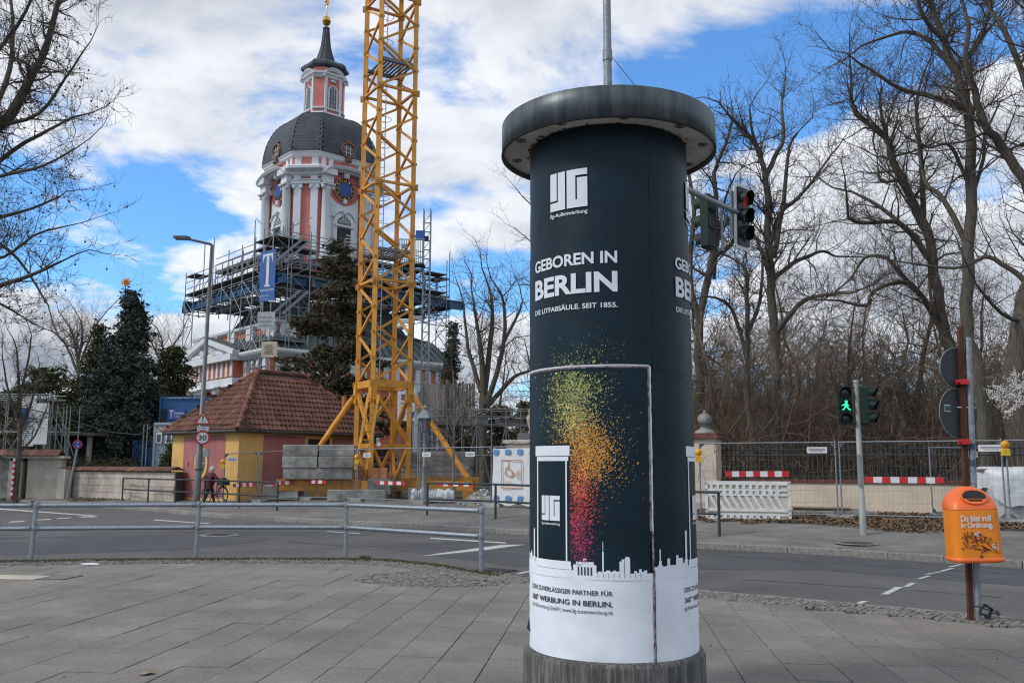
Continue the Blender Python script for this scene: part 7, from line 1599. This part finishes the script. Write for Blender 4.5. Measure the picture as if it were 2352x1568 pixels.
# wood behind the wall: slim stems, copies of four
protos = []
for k in range(4):
    o = Vector((0, 0, 0)); t = thing('woodland_tree', 'x', 'tree', (0, 0, 0)); g = Grow(40 + k, 0, .30, .009, 2); tr = MB(); r2 = random.Random(60 + k)
    H_ = (8.5, 7.2, 9.6, 6.4)[k]; P = [Vector((0, 0, -.1))]
    for i in range(7): P.append(P[-1] + Vector((r2.gauss(0, .22), r2.gauss(0, .22), H_ / 7)))
    rad = [.17 * (1 - i / 8.2) for i in range(8)]; tr.path(P, rad, 7)
    for j in range(26):
        t_ = r2.uniform(.10, 1); i = min(int(t_ * 7), 6); p = P[i].lerp(P[i + 1], t_ * 7 - i); d = Vector((r2.gauss(0, 1), r2.gauss(0, 1), r2.gauss(.5, .4))).normalized(); g.branch(tuple(p), tuple(d), r2.uniform(1.4, 3.2) * (1.15 - .5 * t_), .05 * (1 - .6 * t_), 2, [5, 4])
    tr.build('trunk', ('bark_grey', 'twig_pale', 'bark', 'twig_pale')[k], t); segmesh('crown', g.thin + g.thick, 3, ('twig_brown', 'twig_brown', 'twig_brown', 'twig_pale')[k], t); protos.append(t)
r2 = random.Random(77); spots = []
for i in range(46): spots.append((1625 + (i * 347) % 760 + r2.uniform(-14, 14), 33 + (i * 13 % 46) * .72 + r2.uniform(-.5, .5)))
spots += [(1400, 44), (1450, 50), (1500, 41), (1545, 55), (1100, 66), (1160, 72), (1235, 62), (1060, 80), (1190, 84)]
spots.sort(key=lambda s: s[0])
KIND = ('slim grey tree', 'slim pale-barked tree', 'slim dark tree', 'low pale-barked tree')
ZONES = ((1120, 'far behind the timber hoarding'), (1320, 'far behind the scaffold deck'), (1560, 'in the wood behind the advertising column'), (1700, 'in the wood behind the ball-topped gate pier'), (1820, 'in the wood behind the white plastic barrier'), (1925, 'in the wood left of the pedestrian signal'), (2040, 'in the wood behind the pedestrian signal'), (2170, 'in the wood left of the sign post'), (2260, 'in the wood behind the sign post'), (9999, 'in the wood at the right edge'))
ORD = ('nearest', 'second nearest', 'third nearest', 'fourth nearest', 'fifth nearest', 'sixth nearest', 'farthest')
for i, (x, Y) in enumerate(spots):
    k = i % 4; p = far(x, Y); mt = Matrix.Translation((p.x, p.y, .27)) @ Matrix.Rotation(r2.random() * 6.28, 4, 'Z') @ Matrix.Scale(r2.uniform(.8, 1.2), 4)
    zn = [n_ for e_, n_ in ZONES if x < e_][0]; mates = sorted([q for q in range(len(spots)) if [n_ for e_, n_ in ZONES if spots[q][0] < e_][0] == zn and q % 4 == k], key=lambda q: spots[q][1])
    lab = '%s %s%s' % (KIND[k], zn, (', ' + ORD[mates.index(i)]) if len(mates) > 1 else '')
    if i < 4: o = protos[k]; o.matrix_local = mt; tag(o, lab, 'tree', 'slim woodland trees' if x > 1320 else 'far slim trees')
    else: copy_tree(protos[k], mt, None, label=lab, cat='tree', group='slim woodland trees' if x > 1320 else 'far slim trees')
# undergrowth and thicket behind the wall
segs = []; r2 = random.Random(5); g = Grow(91, .12, .25, .013, 2)
for i in range(1050):
    x = r2.uniform(1330, 2460); Y = r2.uniform(31, 66); p = far(x, Y); g.branch((p.x, p.y, .25), (r2.gauss(0, .35), r2.gauss(0, .35), 1), r2.uniform(2.4, 6.8), r2.uniform(.02, .05), 2, [5, 3])
tag(segmesh('undergrowth', g.thin + g.thick, 3, 'twig_brown', None), 'tangled brown bare undergrowth behind the iron railing', 'undergrowth', kind='stuff')
g = Grow(92, .1, .25, .02, 2)
for i in range(120):
    x = r2.uniform(1040, 1320); Y = r2.uniform(62, 95); p = far(x, Y); g.branch((p.x, p.y, .25), (r2.gauss(0, .3), r2.gauss(0, .3), 1), r2.uniform(1.6, 3.6), .04, 2, [4, 3])
for i in range(110):
    x = r2.uniform(-150, 480); Y = r2.uniform(75, 100); p = far(x, Y); g.branch((p.x, p.y, .25), (r2.gauss(0, .3), r2.gauss(0, .3), 1), r2.uniform(3, 7), .05, 2, [4, 3])
tag(segmesh('distant_shrubs', g.thin + g.thick, 3, 'twig_brown', None), 'distant brown bare shrubs beyond the churchyard', 'shrubs', kind='stuff')
# blossoming twig at the right edge
t = thing('blossom_shrub', 'white blossoming branch reaching in at the right edge', 'shrub', far(2400, 24)); o = far(2400, 24); g = Grow(33, .05, .1); b = MB()
for e_ in ((2300, 915), (2290, 925), (2310, 900), (2325, 890), (2335, 925)):
    P = [far(2400, 24) - o, at(2385, 1000, 24) - o, at(2365, 935, 24) - o, at(*e_, 24) - o]; b.path(P, [.03, .02, .012, .005], 5); g.branch(tuple(P[-2]), tuple((P[-1] - P[-2]).normalized()), .7, .008, 2, [5, 4]); g.branch(tuple(P[-2].lerp(P[-1], .5)), tuple((P[-1] - P[-2]).normalized()), .5, .006, 1, [5])
b.build('stem', 'twig', t); segmesh('twigs', g.thin, 3, 'twig', t); b = MB()
for a, c, _, _ in g.thin:
    for f in (.2, .6, 1.0):
        if g.r.random() < .75: b.sphere((a[0] + (c[0] - a[0]) * f + g.r.gauss(0, .02), a[1] + (c[1] - a[1]) * f + g.r.gauss(0, .02), a[2] + (c[2] - a[2]) * f + g.r.gauss(0, .02)), g.r.uniform(.014, .026), 4, 2)
b.build('blossoms', 'blossom', t)
# ------------------------------------------------------------------ evergreens
def leaves(cent, size, rs, flat_=.5, hang=0.0):   # small leaf quads round centres
    n = len(cent); d = rs.normal(size=(n, 3)); d[:, 2] = d[:, 2] * flat_ - hang; d /= np.linalg.norm(d, axis=1, keepdims=True); u = rs.normal(size=(n, 3)); u -= (u * d).sum(1, keepdims=True) * d; u /= np.linalg.norm(u, axis=1, keepdims=True)
    s = size * rs.uniform(.6, 1.35, (n, 1)); w = s * .38
    v = np.stack([cent - d * s * .5, cent + u * w * .6, cent + d * s * .7, cent - u * w * .6], 1).reshape(-1, 3); return v, np.arange(n * 4).reshape(-1, 4)
def conifer(name, label, x, Y, ytop, wpx, m, seed, n=26000, size=.19, levels=34, shape=1.0, droop=.35, bottom=.03, gap=.0, round_=False, group=None, lo=.40):
    p = far(x, Y); Ht = at(x, ytop, Y).z - p.z; Wd = wpx * Y / F; t = thing(name, label, 'conifer', p, 0, group); rs = np.random.RandomState(seed); r2 = random.Random(seed); tr = MB().path([(0, 0, -.1), (.05, 0, Ht * .5), (0, 0, Ht * .97)], [Ht * .02, Ht * .012, .02], 8); cents = []; nb = 0
    for L_ in range(levels):
        f = bottom + (1 - bottom) * (L_ + r2.uniform(-.3, .3)) / levels; f = min(.99, max(bottom, f)); rad = Wd * ((1 - f) ** shape if not round_ else math.sqrt(max(.02, 1 - (abs(f - .42) / .62) ** 2.2))) * r2.uniform(.85, 1.1) + .12
        for k in range(int(5 + 7 * (1 - f))):
            if r2.random() < gap: continue
            a = r2.random() * 6.283; l = rad * r2.uniform(lo, 1.20); e = Vector((l * math.cos(a), l * math.sin(a), -droop * l + r2.uniform(-.1, .3))); z0 = f * Ht; nb += 1
            tr.path([(0, 0, z0), (e.x * .5, e.y * .5, z0 + e.z * .3 + .1), (e.x, e.y, z0 + e.z)], [.03, .02, .008], 3, False)
            cnt = int(14 + l * 44); u = rs.uniform(.12, 1.02, cnt) ** .75; sp_w = .10 + .20 * l * (1.02 - u) + .05
            c = np.stack([e.x * u, e.y * u, z0 + e.z * u * u + .1 * np.sin(u * 3)], 1) + rs.normal(size=(cnt, 3)) * np.stack([sp_w, sp_w, .11 + .10 * (1 - u)], 1); c[:, 2] -= np.abs(rs.normal(size=cnt)) * .10; cents.append(c)
    c = np.concatenate(cents); 
    if len(c) < n: c = np.concatenate([c, c[rs.randint(0, len(c), n - len(c))] + rs.normal(size=(n - len(c), 3)) * .06])
    v, f = leaves(c, size, rs, .6, .25); tr.build('trunk', 'bark', t); npmesh('crown', v, f, m, t); return t
conifer('spruce', 'tall dark spruce topped by a golden star', 278, 53, 664, 150, 'spruce', 1, 70000, .21, 40, .80, .42, .02, gap=.05, lo=.55)
conifer('spruce', 'slimmer dark conifer just left of the tall spruce', 205, 57, 742, 84, 'yew', 2, 26000, .22, 30, .8, .25, .04)
conifer('yew', 'rounded dark yew behind the left poster scaffold', 105, 54, 845, 105, 'yew', 3, 30000, .22, 22, 1, .1, .05, round_=True)
conifer('yew', 'rounded olive yew between the spruce and the church', 384, 62, 792, 50, 'yew', 4, 26000, .24, 22, 1, .1, .05, round_=True)
conifer('yew', 'dark yew low behind the left boundary wall', 165, 52, 940, 60, 'yew', 5, 14000, .2, 14, 1, .1, .05, round_=True)
conifer('yew', 'small green conifer shrub against the gatehouse wall', 386, 44.5, 1018, 28, 'hedge', 6, 6000, .12, 14, .9, .1, .02)
conifer('brown_conifer', 'brownish green conifer in front of the scaffolded church', 765, 56, 540, 165, 'brown_conifer', 7, 46000, .24, 27, .66, .02, .08, gap=.30)
conifer('yew', 'dark yew behind the timber hoarding right of the church', 1036, 66, 735, 30, 'spruce', 8, 9000, .25, 20, .6, .1, .1)
conifer('yew', 'low dark evergreen left of the advertising column', 1150, 60, 925, 40, 'yew', 9, 10000, .24, 12, 1, .1, .05, round_=True)
conifer('yew', 'low dark evergreen partly behind the advertising column', 1215, 64, 918, 46, 'yew', 10, 10000, .24, 12, 1, .1, .05, round_=True)
conifer('yew', 'low dark evergreen below the many-stemmed tree', 1090, 70, 935, 40, 'yew', 11, 8000, .24, 12, 1, .1, .05, round_=True)
conifer('yew', 'dark evergreen at the left edge behind the gate pier', 5, 60, 890, 70, 'yew', 12, 16000, .24, 16, 1, .1, .05, round_=True)
for i in range(7):
    x = 110 + i * 27; p = far(x, 47.5); cc = np.random.RandomState(i).normal(size=(1500, 3)) * np.array([.55, .3, .3]) + np.array([p.x, p.y, 1.35])
    v, f = leaves(cc, .09, np.random.RandomState(i + 50)); hb = npmesh('hedge_plant', v - np.array([p.x, p.y, .28]), f, 'hedge'); hb.location = (p.x, p.y, .28); tag(hb, 'green hedge plant behind the left walls, %s from the left' % ('first', 'second', 'third', 'fourth', 'fifth', 'sixth', 'seventh')[i], 'hedge', 'hedge plants')
sp0 = at(289, 648, 53); t = thing('golden_star', 'golden many-pointed star on the tip of the tall spruce', 'star', sp0); MB().sphere((0, 0, 0), .12, 10, 8).build('core', 'lamp_amber', t); r2 = random.Random(8)
for i in range(26):
    z = 1 - 2 * (i + .5) / 26; a = i * 2.4; d = Vector((math.sqrt(1 - z * z) * math.cos(a), math.sqrt(1 - z * z) * math.sin(a), z)); MB().path([d * .05, d * r2.uniform(.3, .42)], [.06, .003], 4, False).build('point', 'lamp_amber', t)
stick('pole', 'bark', t, Vector((0, 0, -.9)), Vector((0, 0, 0)), .025)
# tufts of grass at the wall foot
b = MB(); r2 = random.Random(21)
for i in range(1500):
    x = r2.uniform(-10, 70); p = gnd(x, r2.uniform(1133, 1147)); p.z = rise(p.x, p.y); a = r2.random() * 6.3; h = r2.uniform(.04, .16); b.add([(p.x, p.y, p.z), (p.x + .03, p.y, p.z), (p.x + .06 * math.cos(a), p.y + .06 * math.sin(a), p.z + h)], [(0, 1, 2)])
for i in range(140):
    p = gnd(r2.gauss(838, 8), 1284 + r2.uniform(-1, 1)); a = r2.random() * 6.3; h = r2.uniform(.03, .09); b.add([(p.x, p.y, 0), (p.x + .01, p.y, 0), (p.x + .05 * math.cos(a), p.y + .05 * math.sin(a), h)], [(0, 1, 2)])
tag(b.build('grass_tufts', 'grass'), 'tufts of grass at the foot of the left walls', 'grass', kind='stuff')

# ------------------------------------------------------------------ people and the bicycle
def skinned(name, m, parent, verts, edges, radii, sub=2, root=0):
    me = bpy.data.meshes.new(name); me.from_pydata(verts, edges, []); o = bpy.data.objects.new(name, me); COL.objects.link(o); o.modifiers.new('s', 'SKIN'); sv = me.skin_vertices[0].data
    for i, r in enumerate(radii): sv[i].radius = r if isinstance(r, tuple) else (r, r); sv[i].use_root = i == root
    sm_ = o.modifiers.new('d', 'SUBSURF'); sm_.levels = sub; sm_.render_levels = sub
    dg = bpy.context.evaluated_depsgraph_get(); me2 = bpy.data.meshes.new_from_object(o.evaluated_get(dg)); bpy.data.objects.remove(o); me2.name = name
    me2.materials.clear(); me2.materials.append(M[m]); me2.polygons.foreach_set('use_smooth', [True] * len(me2.polygons)); return obj(name, me2, parent)
def person(label, loc, yaw, h, coat, trousers, hair, lhand, rhand, stride=.18, bend=.10):
    t = thing('person', label, 'person', loc, yaw); k = h / 1.7          # local: facing +Y, right hand +X
    S_ = lambda *p: Vector(p) * k
    hip, chest, neck, head = S_(0, 0, .88), S_(0, bend * .7, 1.22), S_(0, bend, 1.40), S_(0, bend + .05, 1.50); V_ = [hip, S_(0, bend * .3, 1.02), chest, neck, head, S_(0, bend + .07, 1.60), S_(0, bend + .06, 1.67)]; E_ = [(0, 1), (1, 2), (2, 3), (3, 4), (4, 5), (5, 6)]; Rr = [.12, .11, (.14, .11), .055, .075, .085, .05]; arms = {}
    def chain(src, pts, rs):
        i0 = src
        for p, r in zip(pts, rs): V_.append(p); Rr.append(r); E_.append((i0, len(V_) - 1)); i0 = len(V_) - 1
        return i0
    for s, hand in ((-1, lhand), (1, rhand)):
        sh = S_(s * .18, bend * .85, 1.36); hd_ = Vector(hand) * k; el_ = sh.lerp(hd_, .5) + S_(s * .05, -.09, -.05); wr = el_.lerp(hd_, .88); arms[s] = (sh, el_, wr); i = chain(2, [sh, el_, wr, hd_], [.05, .04, .028, .035]); d = (hd_ - wr).normalized(); sd_ = d.cross(Vector((0, 0, 1))).normalized()
        for f in range(4): b0 = hd_ + sd_ * (f - 1.5) * .02 * k; chain(i, [b0 + d * .05 * k, b0 + d * (.085 - .008 * abs(f - 1)) * k - S_(0, 0, .015)], [.010, .008])
        chain(i, [hd_ + sd_ * .045 * k * -s + d * .01 * k, hd_ + sd_ * .05 * k * -s + d * .04 * k], [.011, .009])
    legs = {}
    for s in (-1, 1):
        y = stride * s; kn, an = S_(s * .09, y * .45 + .04, .48), S_(s * .10, y, .08); legs[s] = (kn, an); chain(0, [S_(s * .09, 0, .82), kn, an, an + S_(0, .10, -.05), an + S_(0, .17, -.055)], [.085, .058, .04, .035, .028])
    def sc_(r): return [(a * k if not isinstance(a, tuple) else tuple(q * k for q in a)) for a in r]
    skinned('body', 'skin', t, V_, E_, sc_(Rr))
    skinned('coat', coat, t, [S_(0, -.01, .66), hip + S_(0, -.01, 0), S_(0, bend * .3, 1.04), chest, S_(0, bend * .95, 1.37), *[q for s in (-1, 1) for q in arms[s]]], [(0, 1), (1, 2), (2, 3), (3, 4), (3, 5), (5, 6), (6, 7), (3, 8), (8, 9), (9, 10)], sc_([(.235, .19), (.205, .17), (.185, .16), (.205, .16), .085, .09, .072, .055, .09, .072, .055]), root=1)
    skinned('trousers', trousers, t, [hip, *[q for s in (-1, 1) for q in (S_(s * .09, 0, .80), legs[s][0], legs[s][1] + S_(0, 0, .03))]], [(0, 1), (1, 2), (2, 3), (0, 4), (4, 5), (5, 6)], sc_([.125, .10, .072, .06, .10, .072, .06]))
    for s in (-1, 1): skinned('shoe', 'rubber', t, [legs[s][1] + S_(0, -.03, -.03), legs[s][1] + S_(0, .08, -.04), legs[s][1] + S_(0, .18, -.045)], [(0, 1), (1, 2)], sc_([.042, .042, .03]), 1)
    b = MB().sphere(head + S_(0, -.012, .085), .112 * k, 14, 10, (.95, 1.05, 1.05)); b.v = [v for v in b.v]; b.build('hair', hair, t); MB().sphere(head + S_(0, .10, .05), .02 * k, 6, 5, (1, 1.3, 1.2)).build('nose', 'skin', t)
    for s in (-1, 1): MB().sphere(head + S_(s * .095, .03, .06), .022 * k, 6, 5, (.5, 1, 1.4)).build('ear', 'skin', t)
    return t
pp_ = far(482, 36.6); py = R(-38)
person('white-haired person in a dark red coat and jeans pushing a bicycle', pp_, py, 1.50, 'coat', 'jeans', 'hair_white', (-.34, .05, .98), (.52, .30, 1.05), .20, .08)
q = far(1957, 42); person('person in black standing among the trees behind the iron railing', q, R(150), 1.72, 'black', 'black', 'hair_white', (-.26, .02, .82), (.26, .02, .82), .05, .02)
bk_ = far(513, 36.2); t = thing('bicycle', 'dark city bicycle with basket pushed past the gatehouse', 'bicycle', bk_, R(142))   # local x forward
def wheel(x):
    w = MB(); w.path([(x + .33 * math.cos(a), 0, .345 + .33 * math.sin(a)) for a in [k * 2 * math.pi / 28 for k in range(29)]], .018, 6, False); o = w.build('wheel', 'rubber', t); s = MB()
    for k in range(18): a = k * 2 * math.pi / 18; s.path([(x, 0, .345), (x + .32 * math.cos(a), 0, .345 + .32 * math.sin(a))], .003, 3, False)
    s.build('spokes', 'galv', o); MB().tube((x, -.05, .345), (x, .05, .345), .025, n=8).build('hub', 'galv', o); return o
wheel(0); wheel(1.08)
for nm, pts, r in (('frame', [(.42, 0, .30), (.40, 0, .80)], .018), ('frame', [(.42, 0, .30), (.92, 0, .72)], .02), ('frame', [(.42, 0, .42), (.90, 0, .82)], .016), ('fork', [(1.08, 0, .345), (.98, 0, .62), (.90, 0, .95)], .016), ('stay', [(0, 0, .345), (.42, 0, .30)], .012), ('stay', [(0, 0, .345), (.405, 0, .74)], .011), ('seat_post', [(.40, 0, .78), (.38, 0, .92)], .014), ('rack', [(-.25, 0, .74), (.40, 0, .74)], .012), ('handlebar', [(.70, -.28, 1.04), (.82, -.24, 1.07), (.89, 0, 1.06), (.82, .24, 1.07), (.70, .28, 1.04)], .014)): MB().path(pts, r, 6).build(nm, 'iron_black', t)
MB().path([(.36 * math.cos(a), 0, .345 + .37 * math.sin(a)) for a in [R(20 + 12 * k) for k in range(14)]], .022, 5).build('mudguard', 'iron_black', t)
MB().loft([[(.22, -.09, .95), (.50, -.03, .96), (.50, .03, .96), (.22, .09, .95)], [(.22, -.07, .99), (.48, -.02, .99), (.48, .02, .99), (.22, .07, .99)]]).build('saddle', 'rubber', t); MB().box((.0, 0, .87), (.42, .32, .22), bev=.03).build('basket', 'iron_black', t); MB().sphere((.0, 0, .98), .17, 10, 6, (1.1, .8, .5)).build('bag', 'rubber', t)
MB().lathe([(.09, -.01), (.09, .01)], 14).build('chainring', 'galv', t).matrix_local = Matrix.Translation((.42, -.05, .30)) @ Matrix.Rotation(R(90), 4, 'X')
